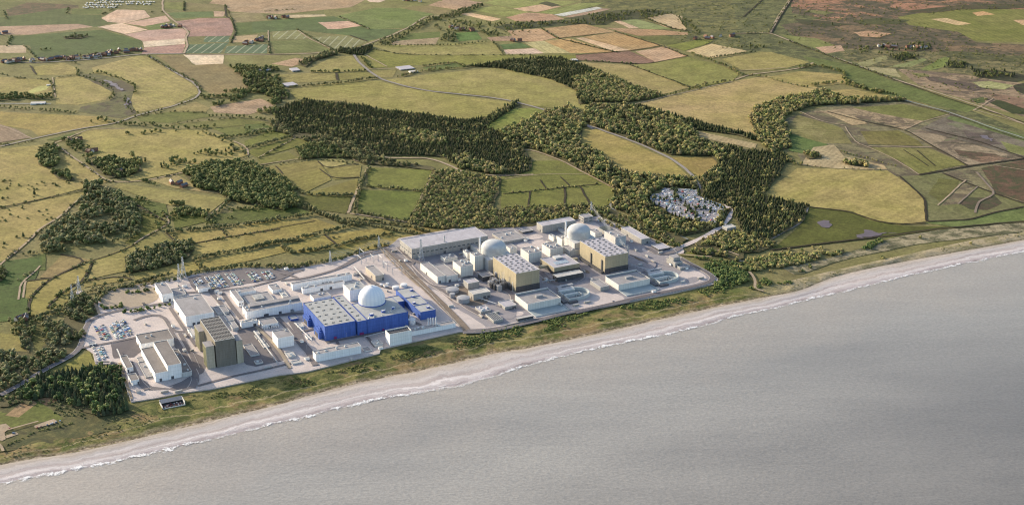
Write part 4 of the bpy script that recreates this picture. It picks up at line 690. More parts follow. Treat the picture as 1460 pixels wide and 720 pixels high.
TB = [
 # --- southern site
 ('a1','hall','large white hall with a plain flat grey roof behind the grey reactor block','building','A','C2',(90,335),385,(235,310),(30,240),'white','mid','d3 u2'),
 ('a2','hall','tall white block with grey roof beside the tan gravel compound','building','A','D8',(250,412),500,(378,395),(175,280),'white','mid','d1 u1'),
 ('a3','low_building','low flat grey-roofed building squeezed behind the tall white block','building','A','D8',(385,424),440,(525,400),(355,345),'pale','mid','u1'),
 ('a4','low_building','small white flat-roofed building at the corner of the northern car park','building','A','D8',(665,347),393,(802,325),(638,312),'white','mid','d1'),
 ('a5','reactor_block','massive dark grey concrete reactor block with a ribbed roof','building','A','D1',(240,248),440,(385,220),(133,85),'react','dark',''),
 ('a6','turbine_hall','wide grey-roofed hall at the back of the stepped turbine building','building','A','C1',(405,288),330,(592,255),(375,233),'white','slate','d1 u2'),
 ('a7','turbine_hall','lower left bay of the stepped white turbine building','building','A','C1',(485,455),505,(555,437),(418,310),'white','slate','d1'),
 ('a8','turbine_hall','tall right bay of the stepped white turbine building','building','A','C1',(555,411),490,(635,398),(485,275),'white','slate','d1'),
 ('a9','annexe','low annexe with dark roof lights along the right side of the turbine building','building','A','C1',(640,452),478,(694,440),(590,320),'pale','slate','u3'),
 ('a10','shed','narrow white shed nearest the small south car park','shed','A','C1',(322,425),450,(360,417),(290,355),'white','slate','d1'),
 ('a11','shed','squat white shed with grey roof by the seaward corner fence','shed','A','C1',(347,497),523,(393,487),(330,460),'white','slate','d1'),
 ('a12','low_building','low grey flat-roofed strip between the white sheds and turbine building','building','A','C1',(432,476),484,(470,468),(388,392),'grey','mid','u1'),
 ('a13','low_building','small low grey pad building left of the wide hall','building','A','C1',(392,388),398,(428,381),(380,364),'grey','mid',''),
 ('a14','gatehouse','white gatehouse between the two south car parks','gatehouse','A','C1',(108,292),300,(148,287),(102,281),'white','bright','w1'),
 ('a15','kiosk','tiny lone grey kiosk near the seaward corner of the platform','kiosk','A','C1',(380,558),570,(402,553),(372,546),'pale','mid',''),
 ('a16','kiosk','small dark kiosk on the road edge below the gravel compound','kiosk','A','D8',(30,522),534,(62,518),(22,504),'grey','dark',''),
 ('a17','office_block','short left wing of the white courtyard office','building','A','C2',(360,255),284,(385,248),(313,198),'white','mid','w1'),
 ('a18','office_block','long back wing of the white courtyard office','building','A','C2',(352,215),232,(447,197),(335,196),'white','mid','u1'),
 ('a19','low_building','low square building with a raised square centre inside the office courtyard','building','A','C2',(410,267),280,(543,242),(388,224),'pale','mid',''),
 ('a20','workshop','very long white workshop running up to the blue turbine hall','building','A','C2',(403,310),350,(690,262),(377,280),'white','mid','d4 u6'),
 ('a21','low_building','small white square building behind the long workshop','building','A','C2',(537,200),216,(580,190),(515,171),'white','mid','u1'),
 ('a22','low_building','tiny stepped white building right behind the long workshop','building','A','C2',(590,232),242,(616,226),(578,205),'pale','bright','u1'),
 ('a23','low_building','slim white building between the reactor block and long workshop','building','A','D1',(432,113),153,(550,90),(420,100),'white','bright','d1 u3'),
 ('a24','plant_building','white plant building with a row of small tanks on its seaward side','building','A','D1',(590,128),155,(702,105),(560,88),'white','mid','d1'),
 ('a25','cube_building','white cube building with flat grey roof in the middle of the southern site','building','A','D1',(700,225),300,(818,205),(658,172),'white','mid','u1'),
 ('a26','kiosk','top one in the column of small pale kiosks right of the reactor block','kiosk','A','D1',(542,197),206,(572,190),(520,172),'pale','bright',''),
 ('a27','kiosk','second from the top in the column of small pale kiosks','kiosk','A','D1',(548,228),236,(576,221),(532,203),'pale','bright',''),
 ('a28','kiosk','third in the column of small pale kiosks right of the reactor block','kiosk','A','D1',(575,257),267,(608,247),(557,230),'pale','bright',''),
 ('a29','kiosk','lowest of the column of small pale kiosks right of the reactor block','kiosk','A','D1',(597,292),300,(637,280),(577,262),'pale','bright',''),
 ('a30','low_building','low flat building lying in the shadow of the reactor block','building','A','D1',(502,353),362,(566,340),(455,272),'pale','mid',''),
 ('a31','low_building','small flat building in the reactor shadow nearest the sea','building','A','D1',(540,410),420,(592,398),(530,388),'pale','mid','u1'),
 ('a32','plant_building','low pale plant pad with boxes below the white cube building','building','A','D1',(778,362),373,(833,350),(748,326),'pale','bright','u2'),
 ('a33','shed','small pale shed nearest the seaward fence below the white cube building','shed','A','D1',(808,412),420,(876,400),(798,392),'pale','bright',''),
 ('a34','kiosk','small white kiosk left of the blue hall, next to the blue hut','kiosk','A','D1',(850,140),150,(888,132),(835,114),'white','bright',''),
 ('a35','kiosk','small white kiosk beside the blue hall porch','kiosk','A','D1',(918,222),232,(952,215),(903,200),'white','bright',''),
 ('a36','blue_hut','small blue hut standing by itself left of the blue hall','hut','A','D1',(797,87),101,(853,78),(785,60),'blue','pale',''),
 ('a37','store','front unit of the stepped pale stores behind the reactor block','building','A','D1',(368,150),172,(412,140),(335,100),'pale','mid',''),
 ('a38','store','middle unit of the stepped pale stores behind the reactor block','building','A','D1',(330,95),118,(380,84),(300,58),'pale','mid',''),
 ('a39','store','rear unit of the stepped pale stores behind the reactor block','building','A','D1',(258,40),60,(345,25),(235,-8),'pale','mid',''),
 ('a40','low_building','low pale lean-to at the seaward left of the reactor block','building','A','D1',(72,205),225,(100,198),(48,150),'white','bright',''),
 ('a41','low_building','low pale flat building on the seafront strip below the reactor block','building','A','D1',(600,440),450,(655,430),(592,434),'pale','bright',''),
 # --- middle site
 ('b1','workshop','long white workshop nearest the inland fence behind the dome','building','B','C3',(68,188),222,(405,128),(57,177),'white','mid','d3 u2'),
 ('b2','workshop','long white workshop in the middle row behind the blue hall','building','B','C3',(128,214),243,(365,172),(117,204),'white','mid','d2 u5'),
 ('b3','workshop','short white workshop extension touching the blue hall from behind','building','B','C3',(190,268),290,(286,250),(170,243),'white','mid','u2'),
 ('b4','plant_building','tall white plant building with rooftop boxes left of the white dome','building','B','C3',(395,222),285,(490,203),(363,184),'white','pale','u5'),
 ('b5','blue_turbine_hall','huge deep blue turbine hall with dark cross-shaped roof vents','building','B','C3',(252,428),510,(427,395),(135,292),'blue','pale','x4,6',.6),
 ('b6','blue_link_block','blue slice with a raised strip roof between turbine hall and reactor building','building','B','C3',(438,400),480,(492,389),(318,254),'blue','pale','',.6),
 ('b7','blue_reactor_building','long blue reactor service building carrying the white dome','building','B','C3',(494,388),470,(721,338),(400,300),'blue','pale','',.6),
 ('b8','blue_annexe','small blue annexe behind the dome at the right','building','B','C3',(648,292),330,(703,277),(600,262),'blue','pale','',.6),
 ('b9','blue_fuel_building','long blue building with blue roof boxes next to the boundary road','building','B','D2',(355,600),700,(547,560),(62,308),'blue','pale','',.6),
 ('b10','substation_building','tan substation building with grey roof behind the white dome','building','B','D3',(497,490),565,(600,465),(372,372),'tan','mid','d1'),
 ('b11','pump_house','white roofless building full of dark cooling fans by the sea fence','building','B','C3',(622,472),540,(743,444),(588,450),'white','dark','',3.5),
 ('b12','store','long white seafront store with grey roof below the blue turbine hall','building','B','C3',(202,588),630,(463,541),(180,567),'white','mid','u4'),
 ('b13','low_building','long low white building with four stacks at the right end of the sea fence','building','B','C4',(187,697),722,(447,656),(177,680),'white','mid','u5'),
 ('b14','plant_building','small white plant enclosure with tanks between store and pump house','building','B','C3',(540,533),547,(585,524),(514,510),'pale','bright','u3'),
 ('b15','low_building','low grey slab building at the right end of the long seafront store','building','B','C3',(482,570),574,(520,562),(470,548),'pale','mid',''),
 ('b16','kiosk','flat white kiosk on the apron left of the blue hall','kiosk','B','C3',(108,430),440,(135,425),(92,410),'white','bright',''),
 # --- northern site
 ('c1','fuel_store','very long tan-walled store with a vast pale grey roof','building','C','C4',(188,225),283,(620,148),(120,170),'grey','lilac','d3 w1'),
 ('c2','low_building','low wide grey building at the right end of the very long store','building','C','C5',(222,212),225,(333,187),(130,173),'grey','mid','u3'),
 ('c3','low_building','small dark low building inland between the two reactors','building','C','C5',(322,160),169,(380,150),(300,147),'dark','mid',''),
 ('c4','workshop','long grey workshop at the inland fence behind the second dome','building','C','C5',(430,127),165,(604,93),(393,108),'grey','lilac','d2'),
 ('c5','office_block','grey block by the pylon at the far inland corner','building','C','C5',(652,82),112,(699,70),(629,66),'grey','mid','w2'),
 ('c6','switchgear_building','long cream bay of the twin low buildings near the boundary road','building','C','C4',(335,385),423,(381,376),(235,306),'cream','mid','d1'),
 ('c7','switchgear_building','grey-roofed right bay of the twin low buildings near the boundary road','building','C','C4',(386,382),418,(447,367),(315,316),'cream','mid','d1'),
 ('c8','low_building','small pale building with rooftop plant behind the twin low buildings','building','C','C4',(378,283),305,(446,268),(352,263),'cream','mid','u3'),
 ('c9','auxiliary_building','white auxiliary building with a plant-covered roof beside the first reactor','building','C','D4',(172,432),590,(366,405),(50,344),'cream','mid','u6'),
 ('c10','safeguard_building','pale stair block at the left back of the first reactor group','building','C','D4',(272,235),330,(330,225),(184,188),'cream','mid','u3'),
 ('c11','safeguard_building','tall pale block standing left of the first grey dome','building','C','D4',(380,275),490,(505,250),(297,222),'cream','mid','u2'),
 ('c12','safeguard_building','small cream block right behind the slim stack of the first reactor','building','C','D4',(440,185),260,(475,178),(334,95),'cream','mid',''),
 ('c13','safeguard_building','pale block at the right side of the first grey dome','building','C','D4',(900,165),238,(1008,152),(833,110),'cream','mid','u1'),
 ('c14','fuel_building','dark-faced wedge between first dome and first golden hall','building','C','D4',(600,340),470,(655,330),(508,258),'pale','mid',''),
 ('c15','low_building','dark grey building between auxiliary building and transformers','building','C','D4',(500,580),650,(660,550),(420,525),'dark','mid',''),
 ('c16','golden_turbine_hall','first golden turbine hall with dark base and vent-covered roof','building','C','C5',(288,385),487,(415,362),(163,294),'gold','lilac','x4,9',.6),
 ('c17','golden_turbine_hall','second golden turbine hall, further right, with vent-covered roof','building','C','C6',(172,350),448,(298,322),(22,260),'gold','lilac','x4,9',.6),
 ('c18','electrical_building','pale electrical building with rooftop coolers right of the first reactor','building','C','D5',(100,455),555,(228,428),(14,398),'cream','mid','u4'),
 ('c19','auxiliary_building','white auxiliary building with rooftop coolers left of the second reactor','building','C','D5',(322,410),497,(455,388),(209,356),'cream','mid','u7'),
 ('c20','safeguard_building','pale block left of the second grey dome','building','C','D5',(440,305),375,(540,290),(372,272),'cream','mid','u2'),
 ('c21','safeguard_building','narrow pale stair block furthest left in the second reactor group','building','C','D5',(355,288),335,(385,283),(287,258),'cream','mid','u2'),
 ('c22','safeguard_building','stepped grey block in front of the second dome','building','C','D5',(525,425),485,(612,400),(460,372),'pale','mid','u3'),
 ('c23','safeguard_building','pale block at the right side of the second grey dome','building','C','D5',(783,245),288,(852,233),(735,205),'cream','mid','u1'),
 ('c24','safeguard_building','small cream block behind the stack of the second reactor','building','C','D5',(470,235),262,(490,230),(384,193),'cream','mid',''),
 ('c25','fuel_building','dark-faced wedge between second dome and second golden hall','building','C','D5',(600,350),415,(622,345),(525,300),'pale','mid',''),
 ('c26','operations_building','golden office with blue-tinted roof between the two golden halls','building','C','D5',(362,600),674,(627,555),(220,503),'gold','lilac',''),
 ('c27','seaward_block','dark lower storey block projecting seaward below the golden office','building','C','C5',(510,405),432,(650,378),(487,388),'dark','bright',''),
 ('c28','switchgear_building','tall blue-grey parapet building right of the second dome','building','C','C6',(230,240),290,(287,227),(160,203),'pale','mid','u2'),
 ('c29','workshop','long grey shed running along the northern fence','building','C','C6',(378,250),280,(420,238),(232,188),'grey','lilac','d1'),
 ('c30','low_building','low flat pale-roofed shed next to the northern entrance','building','C','C6',(478,308),319,(536,292),(413,287),'dark','lilac','d2'),
 ('c31','heat_store','stepped grey building at the north end, tall part','building','C','D7',(385,325),385,(475,305),(262,262),'grey','mid','d2'),
 ('c32','heat_store','low grey annexe at the foot of the stepped building at the north end','building','C','D7',(450,388),420,(567,365),(415,364),'grey','mid',''),
 ('c33','pump_building','broad white pump building seaward of the first golden hall','building','C','C5',(350,550),585,(527,512),(283,498),'cream','mid','',2.2),
 ('c34','pump_building','broad white pump building seaward of the second golden hall','building','C','C6',(248,510),543,(426,473),(174,461),'cream','mid','',2.2),
 ('c35','box_building','plain grey box building between the two seafront pump buildings','building','C','C6',(145,523),546,(188,510),(84,484),'grey','mid',''),
 ('c36','box_building','plain grey box building behind the two round grey tanks','building','C','C4',(510,422),457,(572,409),(488,400),'grey','lilac',''),
 ('c37','box_building','wider grey shed with pale roof right of the round grey tanks','building','C','C4',(540,485),520,(633,463),(510,462),'grey','bright','d2'),
 ('c38','shed','pale-roofed grey shed with open front left of the first pump building','shed','C','E6',(540,352),392,(686,320),(430,285),'grey','lilac','d2'),
 ('c39','cooler_building','small grey building with rooftop coolers near the seaward road','building','C','E6',(232,412),446,(357,386),(150,352),'grey','lilac','u5'),
 ('c40','low_building','long low building with dark sea-facing wall beside the ramp','building','C','E6',(705,505),540,(898,460),(680,492),'dark','bright',''),
 ('c41','checkpoint','small pale checkpoint hut beside the access road in the wood','hut','C','T9',(1140,600),615,(1184,590),(1128,585),'grey','bright',''),
]
for row in TB: B(*row[:13], par=row[13] if len(row) > 13 else .9)
M['rib'] = flat_mat('grey_roof_rib', (.23, .23, .22))
# --- features of the big buildings
def part(key, name, fn, mat):
    root, P0, a, L, D_, h = BL[key]; b = MB(); fn(b, L, D_, h); return b.build(name, mat, root)
# reactor block: ribbed roof, tan wings, fins
root, P0, a, L, D_, h = BL['a5']
for i in range(14):
    x = L * (i + .6) / 14.2
    for j in range(7):
        y = D_ * (j + .08 + .07 * (i % 2)) / 7.1; MB().box(x - .6, y, h - .4, x + .3, y + D_ / 7.1 * .62, h + .1).build('roof_rib', M['rib'], roof_of(root))
def wing(label, k, fl, base, fr, bl, fins):
    P1, a1, L1, D1_, h1 = frame(k, fl, base, fr, bl, 'A'); P1.z = ZP - .05
    # joined to the block it serves: a part of it
    loc = Vector(P1) - Vector(P0); c, s_ = math.cos(-a), math.sin(-a); lx, ly = loc.x * c - loc.y * s_, loc.x * s_ + loc.y * c
    MB().box(lx, ly, 0, lx + L1, ly + D1_, h1).build('wing', W['olive'], root)['label'] = label
    MB().box(lx - .2, ly - .2, h1, lx + L1 + .2, ly + D1_ + .2, h1 + .5).build('wing_roof', RF['mid'], root)
    for i in range(fins):
        y = ly + D1_ * (i + .3) / fins; MB().box(lx - .7, y, 1, lx - .05, y + 1.1, h1 - 1).build('fin', M['fin'], root)
wing('tan stair tower with yellow fins at the rear left corner', 'D1', (120,178), 322, (176,170), (78,130), 5)
wing('tan stair tower with yellow fins at the front left corner', 'D1', (173,290), 450, (233,280), (150,252), 4)
wing('tan stair tower at the right side', 'D1', (394,245), 410, (441,237), (374,203), 0)
part('a5', 'ground_storey', lambda b, L, D_, h: b.box(-3, 8, 0, 0, D_ * .75, 12), W['dark'])
part('a19', 'raised_roof', lambda b, L, D_, h: b.box(L*.32, D_*.2, h, L*.68, D_*.72, h+2.5).box(L*.42, D_*.35, h+2.5, L*.58, D_*.6, h+2.9), RF['pale'])
part('a20', 'roof_ridge', lambda b, L, D_, h: b.box(10, D_*.55, h-.3, L, D_-1, h+2.4), RF['mid'])
for i in range(7):
    r_, p_, a_, L, D_, h = BL['a24']; b = MB(); b.lathe([(1.3,0),(1.3,3.4),(.7,4.2),(.05,4.4)], 12, 2 + i * (L - 3) / 6, -3.2); b.build('small_tank', M['wtank'], r_)
def parapets(key, n=3):
    r_, p_, a_, L, D_, h = BL[key]
    for i in range(n):
        x0 = L * R.uniform(.1, .75); y0 = D_ * (i + .4) / n; MB().box(x0, y0, h-.4, x0 + 5, y0 + 4, h + 2.2).build('roof_box', M['bluetrim'], r_); MB().box(x0+.3, y0+.3, h + 2.2, x0 + 4.7, y0 + 3.7, h + 2.5).build('roof_box_lid', M['wtank'], r_)
parapets('b9', 4)
r9, p_, a_, L, D_, h = BL['b9']
for f in (.28, .62): MB().box(0, D_*f, h-.5, L, D_*f+.8, h+.5).build('roof_divider', M['bluetrim'], r9)
r7, P7, a7, L7, D7_, h7 = BL['b7']
for x0, y0 in ((.14, .16), (.45, .22), (.73, .3)): MB().box(L7*x0, D7_*y0, h7-.4, L7*x0+6, D7_*y0+5, h7+2.6).build('roof_box', M['bluetrim'], r7); MB().box(L7*x0+.4, D7_*y0+.4, h7+2.6, L7*x0+5.6, D7_*y0+4.6, h7+2.9).build('roof_box_lid', M['wtank'], r7)
units(r7, L7, D7_ * .4, h7, 10, random.Random(4), s=.7)
r5, P5, a5_, L5, D5_, h5 = BL['b5']
r6, _, _, L6, D6_, h6 = BL['b6']
xvents(r6, L6, D6_, h6 - .4, 1, 7)
for y0, y1 in ((.10, .34), (.60, .86)):                         # porches on the end wall
    b = MB(); b.box(-7, D5_*y0, 0, 0, D5_*y1, h5*.46).box(-4.5, D5_*(y0+.03), h5*.46, 0, D5_*(y1-.03), h5*.56).box(-2, D5_*(y0+.07), h5*.56, 0, D5_*(y1-.07), h5*.66); b.build('porch', W['blue'], r5)
    MB().box(-7.15, D5_*(y0+.05), 0, -6.9, D5_*(y1-.05), h5*.3).build('door', M['darkmetal'], r5)
MB().box(L5*.28, -1.2, 0, L5*.36, .1, 5).build('door', M['maroon'], r5); MB().box(L6*.2, -1.2, 0, L6*.6, .1, 5).build('door', M['maroon'], r6); MB().box(L7*.36, -1.2, 0, L7*.4, .1, 4.5).build('door', M['maroon'], r7)
# the fans inside the pump house
r_, p_, a_, L, D_, h = BL['b11']
for i in range(9):
    for j in range(3): MB().lathe([(1.9,h-2.6),(1.9,h-1.3)], 14, L*(i+.6)/9.2, D_*(j+.6)/3.2).build('fan', M['darkmetal'], roof_of(r_))
# dark storeys and pilasters of the golden halls
for key in ('c16', 'c17'):
    r_, p_, a_, L, D_, h = BL[key]
    MB().box(-.5, -.6, 0, L+.5, 0, h*.30).build('base_storey', W['dark'], r_)
    MB().box(L, -.5, 0, L+.5, D_, h*.30).build('base_storey', W['dark'], r_)
    if key == 'c17':
        for y in (.10, .52): MB().box(-1.6, D_*y, 0, -.02, D_*y+2.6, h*.72).build('buttress', M['darkmetal'], r_)
        MB().box(-6, D_*.03, 0, -.02, D_*.9, h*.12).build('base_storey', W['dark'], r_)
r_, p_, a_, L, D_, h = BL['c26']
MB().box(-.3, -.3, 0, L+.3, D_+.3, h*.42).build('base_storey', W['dark'], r_)
MB().box(L*.42, D_*.66, h, L*.7, D_*.9, h+3).build('roof_box', W['pale'], r_)
for i in range(6): MB().box(L*(.22+.09*i), D_*.25, h-.2, L*(.28+.09*i), D_*.5, h+.3).build('skylight', M['skylight'], r_)
MB().box(L, D_*.55, h*.45, L+14, D_*.68, h*.8).build('bridge', W['gold'], r_); MB().box(-16, D_*.45, h*.45, 0, D_*.58, h*.8).build('bridge', W['gold'], r_)
for key in ('c33', 'c34'):
    r_, p_, a_, L, D_, h = BL[key]
    MB().box(L*.42, D_*.42, h-1.2, L*.62, D_*.54, h+2.5).build('roof_box', M['tank'], r_)
    MB().box(0, D_-1.2, h, L, D_+.2, h+2.2).build('back_parapet', W['pale'], r_)
    w_ = D_*.62
    b = MB().box(0, -w_, -.1, L, -.1, .3); b.build('forebay_floor', M['pool'], r_)
    MB().box(-.7, -w_-.7, 0, 0, -.1, 1.6).box(L, -w_-.7, 0, L+.7, -.1, 1.6).box(0, -w_-.7, 0, L, -w_, 1.6).build('forebay_kerb', M['concwall'], r_)
r_, p_, a_, L, D_, h = BL['c31']
MB().box(L*.1, D_*.3, h, L, D_*.85, h+6).build('upper_storey', W['grey'], r_); MB().box(L*.08, D_*.29, h+6, L*1.02, D_*.86, h+6.4).build('upper_roof', RF['mid'], r_)
r_, p_, a_, L, D_, h = BL['c39']
# striped cooler rack by the seaward road
P0_, a_, L, D_, h = frame('E6', (395,527), 560, (508,497), (300,440), 'C')
ck = empty('cooler_rack', (P0_.x, P0_.y, ZP), a_, 'grey box open on top with five black stripes across, by the seaward road', 'cooler')
shell(ck, L, D_, h, 'grey', 'lilac', par=.6)
for i in range(5): MB().box(L*(i+.25)/5, 1.2, h-.4, L*(i+.72)/5, D_-1.2, h+.35).build('fan_row', M['vent'], ck)
P0_, a_, L, D_, h = frame('E6', (870,420), 460, (905,455), (690,300), 'C')
b = MB(); rp = gp('E6', [(585,248),(700,300),(905,458),(830,455),(600,300)])
# louvred rack by the second dome
P0_, a_, L, D_, h = frame('C6', (165,203), 222, (212,190), (133,182), 'C')
lr = empty('louvre_rack', (P0_.x, P0_.y, ZP), a_, 'dark louvred rack between second dome and long northern shed', 'plant rack'); shell(lr, L, D_, h, 'grey', 'mid', par=.6)
for i in range(8): MB().box(L*i/8+.4, .8, h-.5, L*i/8+1.8, D_-.8, h+1.2).build('louvre', M['vent'], lr)
# ------------------------------------------------------------------ domes
m_, t, b_ = newmat('white_dome_panels', .5); tc = t.nodes.new('ShaderNodeTexCoord').outputs['UV']
br = N(t, 'ShaderNodeTexBrick', i_Scale=1.0, i_Mortar_Size=.012, i_Brick_Width=.05, i_Row_Height=.08, offset=0); br.inputs['Color1'].default_value = (.80,.81,.81,1); br.inputs['Color2'].default_value = (.76,.77,.78,1); br.inputs['Mortar'].default_value = (.70,.72,.75,1)
t.links.new(tc, br.inputs['Vector']); t.links.new(br.outputs['Color'], b_.inputs['Base Color']); MD = m_
m_, t, b_ = newmat('weathered_dome_concrete', .8); tc = t.nodes.new('ShaderNodeTexCoord').outputs['Object']
c1 = mixc(t, rng(t, nz(t, tc, .05, 5, .65, .8), .42, .6, 0, 1), (.50, .51, .50), (.40, .41, .42)); t.links.new(scl(t, c1, rng(t, nz(t, tc, .5, 4, .8), .3, .7, .92, 1.08)), b_.inputs['Base Color']); MC = m_
def dome(name, prof, mat, parent, loc, n=48):
    b = MB(); b.lathe(prof, n); o = b.build(name, mat, parent, smooth=True); o.location = loc
    ul = o.data.uv_layers.new(name='panels'); k = n
    for p in o.data.polygons:
        for li in p.loop_indices:
            vi = o.data.loops[li].vertex_index; j, i = divmod(vi, k)
            ul.data[li].uv = ((i / n if not (i == 0 and p.index % n == n - 1) else 1.0), j / len(prof))
    return o
# white dome on the blue service building
def dome_at(cx_, ybase_px, rpx, zb):                              # centre of the drum at roof height zb
    g = at(cx_, ybase_px, zb); return g
g = at(530.3, 430.5, h7 + ZP); dist = g.y * cP + (CAM_H - g.z) * sP; rB = 37.6 / 2 * dist / F_PX
rt = empty('white_dome', (g.x, g.y, h7 + ZP - .6), 0, 'brilliant white panelled dome rising from the blue building roof', 'dome')
prof = [(rB, 0), (rB, rB*.36)] + [(rB*math.cos(q), rB*.36 + rB*.98*math.sin(q)) for q in [i*math.pi/36 for i in range(1, 18)]] + [(.05, rB*1.34)]
dome('dome_shell', prof, MD, rt, (0, 0, 0))
MB().lathe([(rB+.9, 0), (rB+.9, 1.4)], 48).build('ring_kerb', M['bluetrim'], rt)
MB().lathe([(2.2, rB*1.335), (2.2, rB*1.335+.9)], 16).build('apex_cap', M['wtank'], rt)
def grey_dome(k, cx_, cyb, wpx, label):                           # centre column, row of the front foot on the ground-ish plane
    x, y = px(k, [(cx_, cyb)])[0]; s_ = K[k][2]; zb = 24.0
    g = at(x, y, zb); dist = g.y * cP + (CAM_H - zb) * sP; r_ = wpx / s_ / 2 * dist / F_PX
    c = Vector((g.x, g.y + r_, 0))
    rt = empty('reactor_dome', (c.x, c.y, ZP), 0, label, 'dome')
    e = 32.0 + 3
    pr = [(r_*.985, 0), (r_, 4), (r_, e)] + [(r_*(1 - .0*q)*math.cos(q)**.85, e + r_*.56*math.sin(q)) for q in [i*math.pi/30 for i in range(1, 15)]] + [(.05, e + r_*.56)]
    dome('dome_shell', pr, MC, rt, (0, 0, 0), 64)
    b = MB()
    for i in range(7):
        a0 = rad(140 + i*4); b.bar((r_*.86*math.cos(a0), r_*.86*math.sin(a0), e + r_*.30), (r_*.86*math.cos(a0+.07), r_*.86*math.sin(a0+.07), e + r_*.30), .8)
    b.build('service_hatch', M['vent'], rt)
    a_ = HEAD['C']; c_, s2 = math.cos(a_), math.sin(a_); q = []
    for X, Y in ((-r_-3, -r_-7), (r_+4, -r_-7), (r_+4, r_*.5), (-r_-3, r_*.5)): q.append((X*c_ - Y*s2, X*s2 + Y*c_))
    MB().add([(x, y, 0) for x, y in q] + [(x, y, 23) for x, y in q], [(0,1,5,4),(1,2,6,5),(2,3,7,6),(3,0,4,7),(4,5,6,7)]).build('base_block', W['pale'], rt)
    return rt, c, r_, e
d1 = grey_dome('D4', 655, 282, 366, 'weathered grey concrete dome beside the first golden hall, nearer the middle')
d2 = grey_dome('D5', 617, 314, 240, 'weathered grey concrete dome beside the second golden hall, furthest right')
def stack(name, label, k, x, ytop, ybase, r_, mat='wtank', zb=20.0, cat='stack', group=None):
    (xx, y1), (_, y0) = px(k, [(x, ytop), (x, ybase)]); g = at(xx, y0, zb); lo, hi = zb, 200
    for _ in range(30):
        m__ = (lo + hi) / 2
        if pj((g.x, g.y, m__))[1] > y1: lo = m__
        else: hi = m__
    rt = empty(name, (g.x, g.y, ZP), 0, label, cat, group); b = MB(); b.lathe([(r_*1.15, 0), (r_, zb*.3), (r_, lo - ZP)], 16); b.build('flue', M[mat], rt, smooth=True)
    MB().lathe([(r_*1.1, lo - ZP - .8), (r_*1.1, lo - ZP + .3)], 16).build('rim', M['steel'], rt)
stack('vent_stack', 'slim pale vent stack left of the first grey dome', 'D4', 457, -12, 205, 1.9)
stack('vent_stack', 'slim pale vent stack left of the second grey dome', 'D5', 480, 110, 255, 1.9)
for i, (x, wd) in enumerate(((283, 0), (297, 0), (311, 0), (327, 0))): stack('exhaust_stack', ['leftmost', 'second', 'third', 'rightmost'][i] + ' of the four thin white stacks on the low seafront building', 'C4', x, 616 - i*2, 672, .9, zb=3.0, group='four thin white stacks')
for i, (x, yt, yb) in enumerate(((212,372,440),(222,370,445),(197,385,445),(250,395,450),(268,425,470),(160,400,430))): stack('lightning_mast', ['tallest thin mast over the transformers', 'thin mast right beside the tallest one', 'thin mast left of the tallest one', 'thin mast against the golden wall', 'thin mast at the right end of the transformers', 'thin mast at the left end of the transformers'][i], 'C5', x, yt, yb, .35, 'steel', 4, 'mast', 'masts among the transformers')
# ------------------------------------------------------------------ tanks
def tank(label, k, cx_, ytop, ybase, wpx, mat, group=None, lid=.08):
    s_ = K[k][2]; x, yb = px(k, [(cx_, ybase)])[0]; g = at(x, yb); dist = g.y * cP + CAM_H * sP; r_ = wpx / s_ / 2 * dist / F_PX
    yt = px(k, [(cx_, ytop)])[0][1]; c = Vector((g.x, g.y + r_, 0)); lo, hi = 0, 80
    for _ in range(30):
        m__ = (lo + hi) / 2
        if pj((c.x, c.y - r_, m__))[1] > yt: lo = m__
        else: hi = m__
    rt = empty('storage_tank', (c.x, c.y, ZP - .05), 0, label, 'tank', group); MB().lathe([(r_, 0), (r_, lo)], 28).build('shell', M[mat], rt, smooth=False)
    MB().lathe([(r_*1.02, lo), (r_*1.02, lo+.3), (r_*.5, lo + r_*lid + .3), (.05, lo + r_*lid*1.2 + .3)], 28).build('lid', M[mat], rt)
    b = MB(); b.bar((-r_-.3, 0, 0), (-r_-.3, 0, lo+1), .12); b.bar((-r_-.3, .8, 0), (-r_-.3, .8, lo+1), .12); b.build('ladder', M['steel'], rt)
tank('large round grey tank, the rear one of the tank group', 'D2', 762, 330, 368, 168, 'tank'); tank('large round grey tank, the front one of the tank group', 'D2', 902, 440, 497, 166, 'tank'); tank('slim tall grey tank between the two large round ones', 'D2', 765, 372, 428, 70, 'tank')
tank('wide white tank behind the blue buildings, left of the pair', 'D3', 755, 645, 678, 88, 'wtank'); tank('wide white tank behind the blue buildings, right of the pair', 'D3', 860, 615, 642, 88, 'wtank'); tank('small white tank nearest the substation building', 'D3', 573, 605, 626, 44, 'wtank'); tank('small white tank right of the smallest one by the substation', 'D3', 650, 590, 612, 42, 'wtank')
tank('short white tank squeezed between blue buildings, the front one', 'C3', 747, 395, 420, 44, 'wtank'); tank('small white tank squeezed between blue buildings, the rear one', 'C3', 745, 376, 386, 24, 'wtank')
tank('dark upright cylinder left of the first golden hall', 'D4', 705, 520, 600, 70, 'tank')
# transformers
for i, (x, y) in enumerate([(150,448),(162,462),(178,470),(196,476),(212,470),(228,464),(246,458),(188,452),(206,446),(222,440),(240,436),(262,470),(172,440),(158,432)]):
    g = gp('C5', [(x, y)])[0]; t_ = empty('transformer', (g.x, g.y, ZP), HEAD['C'], 'dark grey transformer in the bank beside the first golden hall', 'transformer', 'dark transformers beside the golden hall')
    hh = R.uniform(8, 13); b = MB().box(-4, -4, 0, 4, 4, hh); [b.box(-4.5, -3.5 + q*1.5, 1, -4, -2.8 + q*1.5, hh-1) for q in range(5)]; b.build('body', W['dark'] if i % 3 else M['tank'], t_)
    b = MB(); [b.lathe([(.6, hh), (.6, hh+2.2), (.2, hh+2.6)], 8, q, 0) for q in (-2.4, 0, 2.4)]; b.build('bushing', M['tank'], t_)
